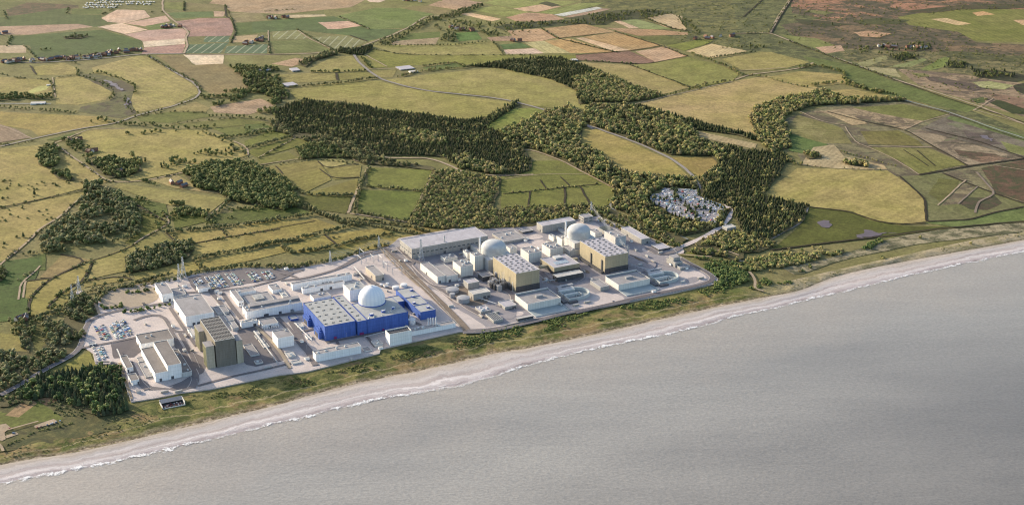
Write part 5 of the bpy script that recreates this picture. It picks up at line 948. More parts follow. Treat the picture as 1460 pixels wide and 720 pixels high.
# the two curved sea-water basins
def basin(label, k, cx_, cy_, sc_):
    g = gp(k, [(cx_, cy_)])[0]; rt = empty('curved_basin', (g.x, g.y, ZP), HEAD['C'], label, 'basin')
    r_ = 22*sc_; b = MB()
    n = 20; vs_ = []
    for i in range(n + 1):
        a_ = rad(-100 + 190*i/n)
        for rr_, z in ((r_, 0), (r_, 7), (r_-1.6, 7), (r_-1.6, 0)): vs_.append((rr_*math.cos(a_), rr_*math.sin(a_), z))
    b.add(vs_, [(i*4+j, (i+1)*4+j, (i+1)*4+(j+1) % 4, i*4+(j+1) % 4) for i in range(n) for j in range(4)] + [(0,1,2,3), tuple(n*4 + q for q in (3,2,1,0))]); b.build('curved_wall', M['concwall'], rt)
    MB().lathe([(.1, .4), (r_-1.7, .4), (r_-1.7, .1)], 24, a0=rad(-100), a1=rad(90)).build('basin_floor', M['pool'], rt)
    MB().box(-r_*1.3, -r_, 0, -r_*.1, -r_+1.5, 6).box(-r_*1.3, r_*.55, 0, r_*.1, r_*.9, 7).box(-r_*1.3, -r_*.2, 0, -.5, r_*.0, 6.5).box(-r_*1.3, -r_+1.5, 0, -r_*1.24, r_*.55, 6).build('channel_wall', M['concwall'], rt)
    MB().box(-r_*1.1, r_*1.0, 0, r_*.3, r_*1.35, 6).box(-r_*.6, r_*1.7, 0, r_*.6, r_*2.0, 5).box(-r_*.9, r_*1.35, 0, -r_*.6, r_*1.9, 5).build('intake_channel', M['tank'], rt)
    for i in range(3): MB().box(r_*(-.3+.25*i), -r_*.3, .5, r_*(-.3+.25*i)+2, r_*.2, 4).build('pier', M['concwall'], rt)
    MB().box(-r_*1.5, -r_*1.4, 0, -r_*.7, -r_*1.15, 3.5).box(-r_*1.9, -r_*1.1, 0, -r_*1.5, -r_*.2, 3.5).build('gate_frame', M['darkmetal'], rt)
basin('curved pale sea-water basin right of the first pump building', 'C5', 618, 500, 1.0); basin('curved pale sea-water basin right of the second pump building', 'C6', 522, 474, 1.0)
# shoreline terrace building with dark red pipework
P0_, a_, L, D_, h = frame('E4', (400,515), 540, (775,425), (300,350), 'A')
g = gp('E4', [(385,528)])[0]; st = empty('outfall_house', (g.x, g.y, .3), HEAD['A'], 'small white seafront structure with a dark red pipe deck set in the grass bank', 'building')
MB().box(0, 0, 0, 34, .8, 1.4).box(0, .8, 0, .8, 22, 3.6).box(33.2, .8, 0, 34, 22, 6).box(0, 21, 0, 34, 22, 6).build('wall', W['pale'], st); MB().box(1, 1, 0, 33, 21, .6).build('deck', M['vent'], st)
MB().add([(1,13,4.2),(33,13,4.2),(33,21,6.6),(1,21,6.6)], [(0,1,2,3)]).box(1, 12.8, 3.7, 33, 13.1, 4.2).build('roof', RF['mid'], st)
for i in range(60):
    x, y = R.uniform(2, 31), R.uniform(2, 11); MB().lathe([(.55, .6), (.55, R.uniform(1.6, 2.8))], 7, x, y).build('pipe', M['rust'] if i % 4 else M['wtank'], st)
# fences: perimeter of the platform
def fence(label, k, pts, hf=3.0, z=ZP):
    g = dense(gp(k, pts), False, 6); b = MB()
    for i, p in enumerate(g):
        b.bar((p.x, p.y, z - .5), (p.x, p.y, z + hf), .12)
        if i: q = g[i-1]; b.bar((q.x, q.y, z + hf - .2), (p.x, p.y, z + hf - .2), .09); b.bar((q.x, q.y, z + .4), (p.x, p.y, z + .4), .07); b.bar((q.x, q.y, z + 1.6), (p.x, p.y, z + 1.6), .07)
    tag(b.build('security_fence', M['steel']), label, 'fence')
fence('grey security fence along the seaward edge of the southern platform', 'F', site[6:14]); fence('grey security fence along the seaward edge of the northern platform', 'F', site[16:21]); fence('grey security fence round the north end of the platform', 'F', site[21:27])
fence('grey security fence along the inland edge of the southern platform', 'F', site[34:44]); fence('grey fence beside the brown boundary road between the two sites', 'C4', [(15,220),(150,350),(300,490),(480,690)]); fence('grey fence along the south-west corner of the platform', 'F', site[3:7])
# ------------------------------------------------------------------ cars
def car_mesh(kind):
    b = MB()
    Lc, Wc = (4.4, 1.8) if kind != 'van' else (5.2, 2.0)
    if kind == 'van':
        b.add([(-2.6,-1,.35),(2.6,-1,.35),(2.6,1,.35),(-2.6,1,.35),(-2.6,-1,2.2),(1.4,-.95,2.2),(1.4,.95,2.2),(-2.6,1,2.2),(2.6,-1,1.1),(2.6,1,1.1),(2.1,-.97,1.25),(2.1,.97,1.25)],
              [(0,3,2,1),(0,1,8,10,5,4),(3,7,6,11,9,2),(4,5,6,7),(0,4,7,3),(1,2,9,8),(8,9,11,10)], 0).add([(2.12,-.9,1.27),(2.12,.9,1.27),(1.43,.88,2.17),(1.43,-.88,2.17)], [(0,1,2,3)], 1)
    else:
        e = 0 if kind == 'saloon' else .6
        b.add([(-2.2,-.9,.3),(2.2,-.9,.3),(2.2,.9,.3),(-2.2,.9,.3),(-2.2,-.9,.9),(2.2,-.9,.75),(2.2,.9,.75),(-2.2,.9,.9)], [(0,3,2,1),(0,1,5,4),(1,2,6,5),(2,3,7,6),(3,0,4,7),(4,5,6,7)], 0)
        b.add([(-1.7-e*.6,-.82,.88),(1.0,-.82,.84),(1.0,.82,.84),(-1.7-e*.6,.82,.88),(-1.2-e,-.68,1.44),(.35,-.68,1.44),(.35,.68,1.44),(-1.2-e,.68,1.44)], [(0,1,5,4),(1,2,6,5),(2,3,7,6),(3,0,4,7)], 1)
        b.add([(-1.2-e,-.69,1.445),(.35,-.69,1.445),(.35,.69,1.445),(-1.2-e,.69,1.445)], [(0,1,2,3)], 0)
    for x in (-1.4, 1.4):
        for s_ in (-1, 1):
            q = [(x + .33*math.cos(i*math.pi/4), s_*.92, .33 + .33*math.sin(i*math.pi/4)) for i in range(8)]; b.add(q + [(v[0], s_*.7, v[2]) for v in q], [tuple(range(8)), tuple(range(15, 7, -1))] + [(i, (i+1) % 8, 8+(i+1) % 8, 8+i) for i in range(8)], 2)
    return b
mcar, t, b_ = newmat('car_paint', .35); oi = t.nodes.new('ShaderNodeObjectInfo'); at_ = N(t, 'ShaderNodeAttribute', attribute_name='tint')
t.links.new(oi.outputs['Color'], b_.inputs['Base Color']); b_.inputs['Specular IOR Level'].default_value = .5
mcar2, t, b_ = newmat('car_paint_row', .35); at_ = N(t, 'ShaderNodeAttribute', attribute_name='tint'); t.links.new(at_.outputs['Color'], b_.inputs['Base Color']); b_.inputs['Specular IOR Level'].default_value = .5
CK = [car_mesh(k) for k in ('saloon', 'hatch', 'van')]; CMESH = []
for b in CK:
    me = bpy.data.meshes.new('parked_car'); me.from_pydata(b.v, [], b.f); [me.materials.append(m) for m in (mcar, M['glass'], M['tyre'])]; me.polygons.foreach_set('material_index', b.m); CMESH.append(me)
PAINT = [(.75,.76,.77)]*5 + [(.48,.50,.53)]*3 + [(.10,.22,.50),(.06,.12,.30),(.16,.38,.56),(.45,.05,.04),(.05,.05,.06),(.06,.06,.07),(.14,.15,.16),(.25,.42,.30),(.60,.52,.22),(.30,.55,.60)]
NCAR = [0]
def merge_tris(name, protos, xf, mats, tints=None):
    """one mesh from many placed copies: protos = [(verts Nx3, faces, midx)], xf = [(k, x, y, z, rz, sx, sy, sz)]"""
    P_ = []
    for pv, pf, pm in protos:
        V = np.array(pv, dtype=np.float64); tri = []; mi = []
        for f, m_ in zip(pf, pm):
            for j in range(1, len(f) - 1): tri.append((f[0], f[j], f[j+1])); mi.append(m_)
        P_.append((V, np.array(tri, dtype=np.int64), np.array(mi)))
    VV = []; TT = []; MM = []; CC = []; n = 0
    by = {}
    for i, x in enumerate(xf): by.setdefault(x[0], []).append(i)
    for k, idx in by.items():
        V, T, mi = P_[k]; X = np.array([xf[i][1:] for i in idx]); m_ = len(idx)
        c, s_ = np.cos(X[:, 3])[:, None], np.sin(X[:, 3])[:, None]
        vx = V[None, :, 0] * X[:, 4][:, None]; vy = V[None, :, 1] * X[:, 5][:, None]; vz = V[None, :, 2] * X[:, 6][:, None]
        o = np.stack([vx*c - vy*s_ + X[:, 0][:, None], vx*s_ + vy*c + X[:, 1][:, None], vz + X[:, 2][:, None]], -1).reshape(-1, 3)
        VV.append(o); TT.append((T[None] + (np.arange(m_) * len(V))[:, None, None] + n).reshape(-1, 3)); MM.append(np.tile(mi, m_)); n += len(o)
        if tints is not None: CC.append(np.repeat(np.array([tints[i] for i in idx]), len(V), 0))
    V = np.concatenate(VV); T = np.concatenate(TT); MI = np.concatenate(MM).astype(np.int32)
    me = bpy.data.meshes.new(name); me.vertices.add(len(V)); me.vertices.foreach_set('co', V.astype(np.float32).ravel())
    me.loops.add(len(T) * 3); me.loops.foreach_set('vertex_index', T.astype(np.int32).ravel()); me.polygons.add(len(T))
    me.polygons.foreach_set('loop_start', np.arange(0, len(T) * 3, 3, dtype=np.int32)); me.polygons.foreach_set('loop_total', np.full(len(T), 3, dtype=np.int32))
    for m_ in mats: me.materials.append(m_)
    me.polygons.foreach_set('material_index', MI); me.update(calc_edges=True)
    if tints is not None:
        ca = me.color_attributes.new('tint', 'FLOAT_COLOR', 'POINT'); c4 = np.ones((len(V), 4), dtype=np.float32); c4[:, :3] = np.concatenate(CC); ca.data.foreach_set('color', c4.ravel())
    o = bpy.data.objects.new(name, me); C.objects.link(o); return o
def inside(p, poly):
    x, y = p; r = False; n = len(poly); j = n - 1
    for i in range(n):
        xi, yi = poly[i]; xj, yj = poly[j]
        if (yi > y) != (yj > y) and x < (xj - xi) * (y - yi) / (yj - yi) + xi: r = not r
        j = i
    return r
def car_spots(k, poly, fill=.85, row=(5.2, 2.7, 12.4), head='A', cover=None):
    g = [(p.x, p.y) for p in gp(k, poly)]; a = HEAD[head]; u = (math.cos(a), math.sin(a)); v = (-math.sin(a), math.cos(a))
    cs = [(p[0]*u[0] + p[1]*u[1], p[0]*v[0] + p[1]*v[1]) for p in g]; x0, x1 = min(c[0] for c in cs), max(c[0] for c in cs); y0, y1 = min(c[1] for c in cs), max(c[1] for c in cs)
    out = []; x = x0
    while x < x1:
        for dx in (0, row[0]):
            y = y0
            while y < y1:
                X, Y = (x+dx)*u[0] + y*v[0], (x+dx)*u[1] + y*v[1]
                if inside((X, Y), g) and R.random() < fill and (cover is None or mnoise.noise(Vector((X*.03, Y*.03, 9))) > cover): out.append((X + R.uniform(-.3, .3), Y + R.uniform(-.15, .15), a + (math.pi if R.random() < .5 else 0) + R.uniform(-.03, .03)))
                y += row[1]
        x += row[2]
    return out
PARK = [
 ('car in the small car park nearest the lawn, south-west corner of the platform', 'cars in the south-west corner car park', 'C1', [(118,308),(180,298),(225,372),(148,382)]),
 ('car in the left block of the pale south car park', 'cars in the left block of the south car park', 'C1', [(132,190),(200,180),(232,262),(165,272)]),
 ('car in the right block of the pale south car park', 'cars in the right block of the south car park', 'C1', [(216,180),(262,160),(320,150),(365,232),(250,262)]),
 ('car in the left part of the dark northern car park behind the white block', 'cars in the left part of the dark inland car park', 'D8', [(590,245),(700,222),(730,285),(640,315),(620,325)]),
 ('car in the middle part of the dark northern car park', 'cars in the middle part of the dark inland car park', 'D8', [(735,215),(900,185),(1020,300),(990,325),(830,345),(760,285)]),
 ('car in the right part of the dark northern car park', 'cars in the right part of the dark inland car park', 'C2', [(283,120),(330,108),(385,150),(380,170),(330,172)]),
 ('car in the narrow block left of the pale roundabout', 'cars in the narrow inland block', 'C2', [(393,110),(440,103),(480,145),(430,160)]),
 ('car in the last small block nearest the pale roundabout', 'cars in the last inland block', 'C2', [(475,107),(525,100),(550,135),(500,147)]),
]
allc = []
for lab, grp, k, poly in PARK: allc += [(math.hypot(x, y), x, y, a, lab, grp) for x, y, a in car_spots(k, poly, .8)]
allc.sort(); print('cars', len(allc))
first = allc[:296]; restc = allc[296:]
for d, x, y, a, lab, grp in first:
    o = bpy.data.objects.new('parked_car', R.choices(CMESH, (5, 5, 2))[0]); C.objects.link(o); o.location = (x, y, ZP + .35); o.rotation_euler = (0, 0, a + math.pi/2 * 0); c = R.choice(PAINT); o.color = (*c, 1); tag(o, lab, 'car', grp)
def cars_stuff(lst, name, label, z, pal=PAINT):
    xf = []; ti = []
    for x, y, a in lst: xf.append((R.choices((0, 1, 2), (5, 5, 2))[0], x, y, z, a, 1, 1, 1)); ti.append(R.choice(pal))
    if xf: tag(merge_tris(name, [(b.v, b.f, b.m) for b in CK], xf, [mcar2, M['glass'], M['tyre']], ti), label, 'cars', None, 'stuff')
if restc: cars_stuff([(x, y, a) for d, x, y, a, l, g_ in restc], 'parked_cars', 'rows of parked cars filling the far end of the dark inland car park', ZP + .35)
yard('car_park', 'E7', [(230,170),(395,165),(400,85),(845,110),(850,180),(960,240),(1180,305),(1215,390),(1190,480),(1050,560),(930,520),(690,480),(620,450),(500,430),(440,390),(430,330),(270,300),(235,240)], 'concrete_c')
cl = []
for p in ([(235,170),(395,168),(400,88),(845,112),(850,185),(820,225),(240,250)], [(245,235),(590,240),(700,300),(440,330),(275,300)], [(450,330),(700,290),(740,360),(700,400),(640,440),(500,425),(440,380)], [(700,210),(860,190),(1170,310),(1180,370),(1060,400),(950,380),(740,280)], [(680,460),(760,400),(960,390),(900,460),(860,500),(700,480)], [(920,490),(1010,410),(1180,420),(1180,480),(1050,550)]):
    cl += car_spots('E7', p, .93, (5.0, 2.8, 11.6), 'C', -.34)
print('wood car park', len(cl)); cars_stuff(cl, 'parked_cars', 'hundreds of cars filling the big car park in the wood', ZP + .4, PAINT + [(.8, .8, .8)] * 7)
for (x, y), c, lab in zip([(320,304),(352,297),(405,282),(437,272),(452,268),(480,259),(515,248)], [(.35,.04,.03),(.12,.05,.06),(.06,.10,.18),(.30,.36,.45),(.5,.55,.62),(.10,.18,.30),(.20,.34,.42)], ['bright red car at the left end of the beach car park row', 'dark maroon car beside the red one in the beach car park', 'dark blue car in the middle of the beach car park row', 'silver blue car in the beach car park row', 'palest silver car in the beach car park row', 'navy car near the right end of the beach car park row', 'teal car standing alone right of the beach car park']):
    p = gp('E5', [(x, y)])[0]; o = bpy.data.objects.new('parked_car', CMESH[0]); C.objects.link(o); o.location = (p.x, p.y, 1.5); o.rotation_euler = (0, 0, rad(100)); o.color = (*c, 1); tag(o, lab, 'car', 'cars by the beach')
for k, x, y, c, a, lab in [('D7',488,108,(.4,.55,.75),rad(70),'pale blue car driving on the concrete access road by the northern entrance'), ('D6',853,462,(.1,.13,.2),rad(27),'dark car alone on the pale seaward apron'), ('E5',88,312,(.35,.05,.04),rad(20),'red car beside the sandy parking area at the far left'), ('E5',118,352,(.12,.2,.35),rad(20),'blue car on the little pale yard at the far left')]:
    p = gp(k, [(x, y)])[0]; o = bpy.data.objects.new('car', CMESH[1]); C.objects.link(o); o.location = (p.x, p.y, ZP + .4 if k[0] == 'D' else 1.5); o.rotation_euler = (0, 0, a); o.color = (*c, 1); tag(o, lab, 'car')
# ------------------------------------------------------------------ pylons, gantries
def pylon(label, k, x, yb, ytop, z=0.0):
    (xx, y0), (_, y1) = px(k, [(x, yb), (x, ytop)]); h = max(25, height(xx, y1, y0)); g = at(xx, y0)
    rt = empty('electricity_pylon', (g.x, g.y, z), rad(27), label, 'pylon', 'lattice electricity pylons'); b = MB(); r_ = .22; w0 = h * .11; w1 = h * .02
    lv = [0, .22, .4, .55, .68, .8, .9, 1.0]; cor = lambda f: [((1 if q in (0, 3) else -1) * (w0 + (w1 - w0) * min(1, f/.75)), (1 if q < 2 else -1) * (w0 + (w1 - w0) * min(1, f/.75)), h * f) for q in range(4)]
    for i in range(len(lv) - 1):
        a_, c_ = cor(lv[i]), cor(lv[i+1])
        for q in range(4): b.bar(a_[q], c_[q], r_); b.bar(a_[q], c_[(q+1) % 4], r_*.7); b.bar(a_[(q+1) % 4], c_[q], r_*.7); b.bar(c_[q], c_[(q+1) % 4], r_*.7)
    b.build('tower', M['steel'], rt)
    for f, wd in ((.66, .15), (.79, .2), (.91, .14)):
        b = MB(); W1 = h * wd; z1 = h * f
        for s_ in (-1, 1):
            for yy in (-w1, w1): b.bar((0, yy, z1), (0 + 0, s_*W1, z1), r_*.8); b.bar((0, yy, z1 + h*.05), (0, s_*W1, z1), r_*.7)
            b.bar((0, s_*W1, z1), (0, s_*W1, z1 - h*.04), .18)
        b.build('cross_arm', M['steel'], rt)
    return g, h
PY = []
PY.append(pylon('left one of the two pylons on small pads beside the left-hand wood', 'C7', 375, 262, 165)); PY.append(pylon('right one of the two pylons on small pads beside the left-hand wood', 'C7', 410, 212, 120))
PY.append(pylon('front pylon behind the tall white block', 'D8', 450, 268, 60, ZP)); PY.append(pylon('rear pylon behind the tall white block', 'D8', 500, 225, -20, ZP))
PY.append(pylon('pylon in the hedge inland of the white workshops', 'C3', 285, 68, -8)); PY.append(pylon('pylon above the substation, behind the white dome', 'D3', 545, 135, -10, ZP))
PY.append(pylon('left pylon in front of the very long store', 'C4', 243, 295, 170, ZP)); PY.append(pylon('right pylon in front of the very long store', 'C4', 377, 240, 150, ZP)); PY.append(pylon('pylon at the inland edge behind the second dome', 'T9', 442, 522, 470, ZP)); PY.append(pylon('pylon standing right of the second golden hall', 'C6', 300, 352, 285, ZP))
for k, x, y in (('C7', 382, 258), ('C7', 414, 207)): p = gp(k, [(x, y)])[0]; slab('pavement', 'F', [px(k, [(x-24, y-5)])[0], px(k, [(x+18, y-10)])[0], px(k, [(x+24, y+4)])[0], px(k, [(x-22, y+8)])[0]], M['concrete'], .9, .6)
def cable(label, a, b_, n=3, sag=5):
    (ga, ha), (gb, hb) = a, b_; mb = MB()
    for f in (.66, .79, .91):
        for s_ in (-1, 1):
            off = Vector((-math.sin(rad(27)), math.cos(rad(27)), 0)) * s_ * ha * .13; A = Vector((ga.x, ga.y, ha*f*.96)) + off; B_ = Vector((gb.x, gb.y, hb*f*.96)) + off; pr = A
            for i in range(1, 9): q = A.lerp(B_, i/8); q.z -= sag * 4 * (i/8) * (1 - i/8); mb.bar(pr, q, .09); pr = q
    tag(mb.build('power_line', M['steel']), label, 'power line')
cable('power lines between the two pylons in front of the long store', PY[6], PY[7]); cable('power lines from the substation pylon to the left store pylon', PY[5], PY[6]); cable('power lines between the hedge pylon and the substation pylon', PY[4], PY[5])
cable('power lines from the inland corner pylon to the golden hall pylon', PY[8], PY[9]); cable('power lines between the two pylons behind the tall white block', PY[2], PY[3]); cable('power lines between the two pylons beside the left-hand wood', PY[0], PY[1])
for i, (x, y, L) in enumerate([(320,350,22),(380,320,24),(480,330,20),(610,400,22),(650,430,20),(720,480,18),(585,340,20),(470,270,24),(350,265,22)]):
    p = gp('D3', [(x, y)])[0]; gt = empty('substation_gantry', (p.x, p.y, ZP), HEAD['B'] + (0 if i % 2 else rad(90)), 'thin steel portal gantry standing on the pale yard behind the substation building', 'gantry', 'steel gantries in the substation yard')
    b = MB(); 
    for xx in (0, L): b.bar((xx-1, 0, 0), (xx, 0, 14), .25); b.bar((xx+1, 0, 0), (xx, 0, 14), .25)
    b.build('post', M['steel'], gt); b = MB(); b.bar((0, 0, 13.2), (L, 0, 13.2), .25); b.bar((0, 0, 12.2), (L, 0, 12.2), .2); [b.bar((q, 0, 12.2), (q+1.5, 0, 13.2), .14) for q in range(0, L-1, 3)]; b.build('beam', M['steel'], gt)
# lighting columns round the platform roads
n = 0
for k, pts in [('C4',[(60,240),(340,500),(460,640)]), ('C5',[(60,690),(400,628),(700,560)]), ('C6',[(200,612),(560,535),(770,480)]), ('C2',[(150,680),(400,625),(640,575)]), ('C3',[(60,400),(150,560)]), ('C1',[(150,395),(330,590)]), ('C3',[(260,515),(720,420)])]:
    for p in dense(gp(k, pts), False, 32):
        lc = empty('lighting_column', (p.x, p.y, ZP), R.uniform(0, 6), 'thin lighting column beside a platform road', 'lamp post', 'lighting columns along the platform roads')
        MB().bar((0,0,0),(0,0,9),.11).bar((0,0,9),(1.4,0,9.2),.09).build('pole', M['steel'], lc); MB().box(1.0,-.2,9.1,1.9,.2,9.3).build('lamp_head', M['tank'], lc)
# site cabins and containers
CB = []
for nm_, (L, D_, h_), m_ in (('site_cabin', (9, 3, 3), 'pale'), ('site_cabin', (7, 5, 3.5), 'white'), ('storage_container', (6, 2.5, 2.6), 'grey'), ('storage_container', (12, 2.5, 2.6), 'tan')):
    b = MB().box(0, 0, 0, L, D_, h_); me = bpy.data.meshes.new('shell'); me.from_pydata(b.v, [], b.f); me.materials.append(W[m_]); b = MB().box(-.1, -.1, h_, L+.1, D_+.1, h_+.2); mr = bpy.data.meshes.new('roof'); mr.from_pydata(b.v, [], b.f); mr.materials.append(RF['bright' if m_ != 'blue' else 'pale']); CB.append((nm_, me, mr))
for k, pts, lab in [('C2', [(60,180),(80,185),(240,215),(262,225),(255,250),(20,240),(110,420),(100,440)], 'small cabin or container beside the large white hall of the southern site'), ('C1', [(380,100),(440,180),(600,190),(620,120),(700,180),(660,330),(690,330),(520,570),(600,570),(380,510),(240,400)], 'small cabin or container on the paving round the stepped turbine building'), ('C3', [(80,500),(130,520),(100,330),(60,350),(20,110),(40,190),(420,140),(460,170),(690,230),(620,230),(590,205),(560,560),(760,360),(730,430),(140,620),(420,620),(260,560)], 'small cabin or container on the paving round the blue buildings'),
                   ('C4', [(80,250),(130,300),(170,300),(330,250),(430,230),(460,260),(470,410),(440,440),(400,560),(650,600),(590,620),(290,340),(480,430)], 'small cabin or container on the grey platform left of the first golden hall'), ('C5', [(420,250),(460,220),(350,215),(600,170),(640,150),(560,430),(460,420),(700,420),(540,560),(600,560),(250,545),(660,380),(360,200)], 'small cabin or container between the two golden halls'), ('C6', [(330,270),(360,320),(420,350),(460,390),(480,330),(640,420),(600,500),(700,480),(540,400),(360,400),(100,130),(140,150),(60,620),(440,560)], 'small cabin or container on the paving at the north end')]:
    for x, y in pts:
        p = gp(k, [(x + R.uniform(-6, 6), y + R.uniform(-4, 4))])[0]; nm_, me, mr = R.choice(CB); rt = empty(nm_, (p.x, p.y, ZP + .5), rad(27) + R.choice((0, math.pi/2)), lab, 'container' if 'cont' in nm_ else 'cabin', lab.replace('small cabin or container', 'cabins and containers'))
        for n2, q in (('shell', me), ('roof', mr)): o = bpy.data.objects.new(n2, q); C.objects.link(o); o.parent = rt
# pipe bridges
for k, a_, b_2, lab in [('C4', (470,330), (560,370), 'pipe bridge running to the first reactor from the twin low buildings'), ('C5', (60,520), (180,560), 'pipe bridge seaward of the round grey tanks'), ('C5', (430,440), (560,420), 'pipe bridge seaward of the golden office'), ('C6', (300,400), (430,440), 'pipe bridge right of the second golden hall'), ('C3', (420,100), (480,170), 'pipe bridge left of the substation building'), ('C3', (80,420), (180,520), 'pipe bridge on the apron left of the blue hall'), ('C3', (480,500), (600,470), 'pipe bridge between blue hall and pump house'), ('C2', (250,280), (330,390), 'pipe bridge beside the pale stores behind the reactor block'), ('C2', (440,420), (560,580), 'pipe bridge along the gravel strip right of the reactor block'), ('C1', (270,330), (360,540), 'pipe bridge between the white sheds and the turbine building')]:
    A, B_ = gp(k, [a_, b_2]); d = B_ - A; n_ = int(d.length / 9) + 1; rt = empty('pipe_bridge', (A.x, A.y, ZP), math.atan2(d.y, d.x), lab, 'pipework'); L = d.length
    b = MB(); [b.bar((L*i/n_, s_, 0), (L*i/n_, s_, 5), .18).bar((L*i/n_, -1, 4.6), (L*i/n_, 1, 4.6), .18) for i in range(n_ + 1) for s_ in (-1, 1)]; b.build('frame', M['steel'], rt)
    for y in (-.7, 0, .7): MB().bar((0, y, 5), (L, y, 5), .28).build('pipe', M['unit'] if y else M['tank'], rt)
# ------------------------------------------------------------------ houses, farms, caravans
def house_meshes(L, D_, h, rh):
    w_ = MB().add([(0,0,0),(L,0,0),(L,D_,0),(0,D_,0),(0,0,h),(L,0,h),(L,D_,h),(0,D_,h),(0,D_/2,h+rh),(L,D_/2,h+rh)], [(0,1,5,4),(2,3,7,6),(1,2,6,9,5),(3,0,4,8,7)])
    r_ = MB().add([(-.4,-.4,h-.2),(L+.4,-.4,h-.2),(L+.4,D_/2,h+rh+.15),(-.4,D_/2,h+rh+.15),(-.4,D_+.4,h-.2),(L+.4,D_+.4,h-.2)], [(0,1,2,3),(3,2,5,4)])
    c_ = MB().box(L*.2, D_/2-.5, h+rh-.6, L*.2+1, D_/2+.5, h+rh+1.2)
    wn = MB().box(L*.15,-.06,1,L*.3,.02,2.2).box(L*.6,-.06,1,L*.8,.02,2.2); dr = MB().box(L*.42,-.06,0,L*.5,.02,2.1)
    return [('wall', w_), ('roof', r_), ('chimney', c_), ('window', wn), ('door', dr)]
HV = []
for i, (wm, rm) in enumerate([('render','tile'),('brick','tile'),('render','slate'),('brick','slate')]):
    L, D_, h, rh = [(12,8,5,3),(14,8,5,3.4),(10,7,4.5,3),(18,8,5,3.2)][i]; ms = []
    for nm_, mb in house_meshes(L, D_, h, rh):
        me = bpy.data.meshes.new(nm_); me.from_pydata(mb.v, [], mb.f); me.materials.append(M[dict(wall=wm, roof=rm, chimney='brick', window='glass', door='door')[nm_]]); ms.append((nm_, me))
    HV.append(ms)
def houses(k, pts, label, group):
    for x, y in pts:
        p = gp(k, [(x, y)])[0]; rt = empty('house', (p.x, p.y, .9), R.choice([rad(20), rad(110), rad(60), rad(-30)]) + R.uniform(-.2, .2), label, 'house', group)
        for nm_, me in HV[R.randrange(4)]: o = bpy.data.objects.new(nm_, me); C.objects.link(o); o.parent = rt
def scatter_line(k, pts, n, jit):
    g = px(k, pts); out = []
    for i in range(n):
        t_ = (i + .5) / n * (len(g) - 1); j = int(t_); f = t_ - j; x = g[j][0] + (g[j+1][0] - g[j][0]) * f; y = g[j][1] + (g[j+1][1] - g[j][1]) * f; out.append((x + R.uniform(-jit, jit), y + R.uniform(-jit*.4, jit*.4)))
    return out
houses('F', scatter_line('T1', [(5,322),(100,318),(300,308),(420,308),(520,288),(600,272),(725,268)], 62, 5), 'small house in the village strung along the road below the dark green field', 'houses of the roadside village at the left')
houses('F', scatter_line('T1', [(830,148),(870,140),(925,138)], 9, 2), 'small house in the cluster beside the pink ploughed field', 'houses beside the pink ploughed field')
houses('F', scatter_line('T1', [(1230,230),(1300,222),(1360,200)], 7, 2), 'farm house beside the striped green plots', 'houses beside the striped plots')
houses('F', scatter_line('T2', [(60,98),(120,95),(190,97)], 6, 2), 'farm house in the upper left fields', 'farm houses in the upper left fields'); houses('F', scatter_line('T2', [(0,225),(60,200)], 5, 2), 'cottage left of the pale striped field', 'cottages left of the pale striped field')
houses('F', scatter_line('T2', [(770,8),(820,8),(850,14)], 5, 2), 'house at the very top edge among trees', 'houses at the top edge'); houses('F', scatter_line('T2', [(990,145),(1060,155),(1130,165)], 9, 3), 'house in the wooded hamlet north of the bend in the road', 'houses in the wooded hamlet')
houses('F', scatter_line('T3', [(30,218),(70,216)], 4, 1), 'farm house beside the small bright green field', 'farm by the small green field'); houses('F', scatter_line('T4', [(700,245),(760,245)], 5, 1.5), 'pale house in the heath wood at upper right', 'houses in the heath wood'); houses('F', scatter_line('T4', [(830,248),(940,250)], 7, 1.5), 'house among the dark trees at upper right', 'houses among dark trees upper right')
houses('F', scatter_line('T5', [(335,78),(400,75)], 4, 1.5), 'cottage by the green triangle at the left lane', 'cottages by the left lane'); houses('F', scatter_line('T5', [(430,135),(480,135)], 3, 1), 'cottage among trees beside the left lane', 'cottages among trees at left'); houses('T5', [(595,242),(612,246)], 'white cottage deep in the small left wood', 'white cottages in the small left wood'); houses('T5', [(895,300),(915,305),(935,320)], 'white farm house beside the round dark wood', 'farm beside the round wood')
houses('F', scatter_line('T2', [(30,362),(60,358)], 2, 1), 'house in the dark trees at left of the grass compound', 'houses in the dark trees'); houses('F', scatter_line('C7', [(85,360),(110,352),(150,350)], 4, 1.5), 'small house by the yard at the left edge', 'houses by the left edge yard'); houses('F', scatter_line('T3', [(940,205),(1190,188)], 8, 4), 'small pale building in the scrubby common', 'buildings on the scrubby common')
houses('F', scatter_line('T1', [(1380,98),(1430,100)], 3, 1), 'farm house left of the pale upper field', 'farm by the pale upper field'); houses('F', scatter_line('T1', [(0,180),(15,175)], 2, 1), 'house at the far left edge', 'houses at the far left edge')
b = MB().box(-4.2,-1.5,.5,4.2,1.5,2.7).box(-4.3,-1.6,2.7,4.3,1.6,2.9); cvm = bpy.data.meshes.new('static_caravan'); cvm.from_pydata(b.v, [], b.f); cvm.materials.append(M['caravan'])
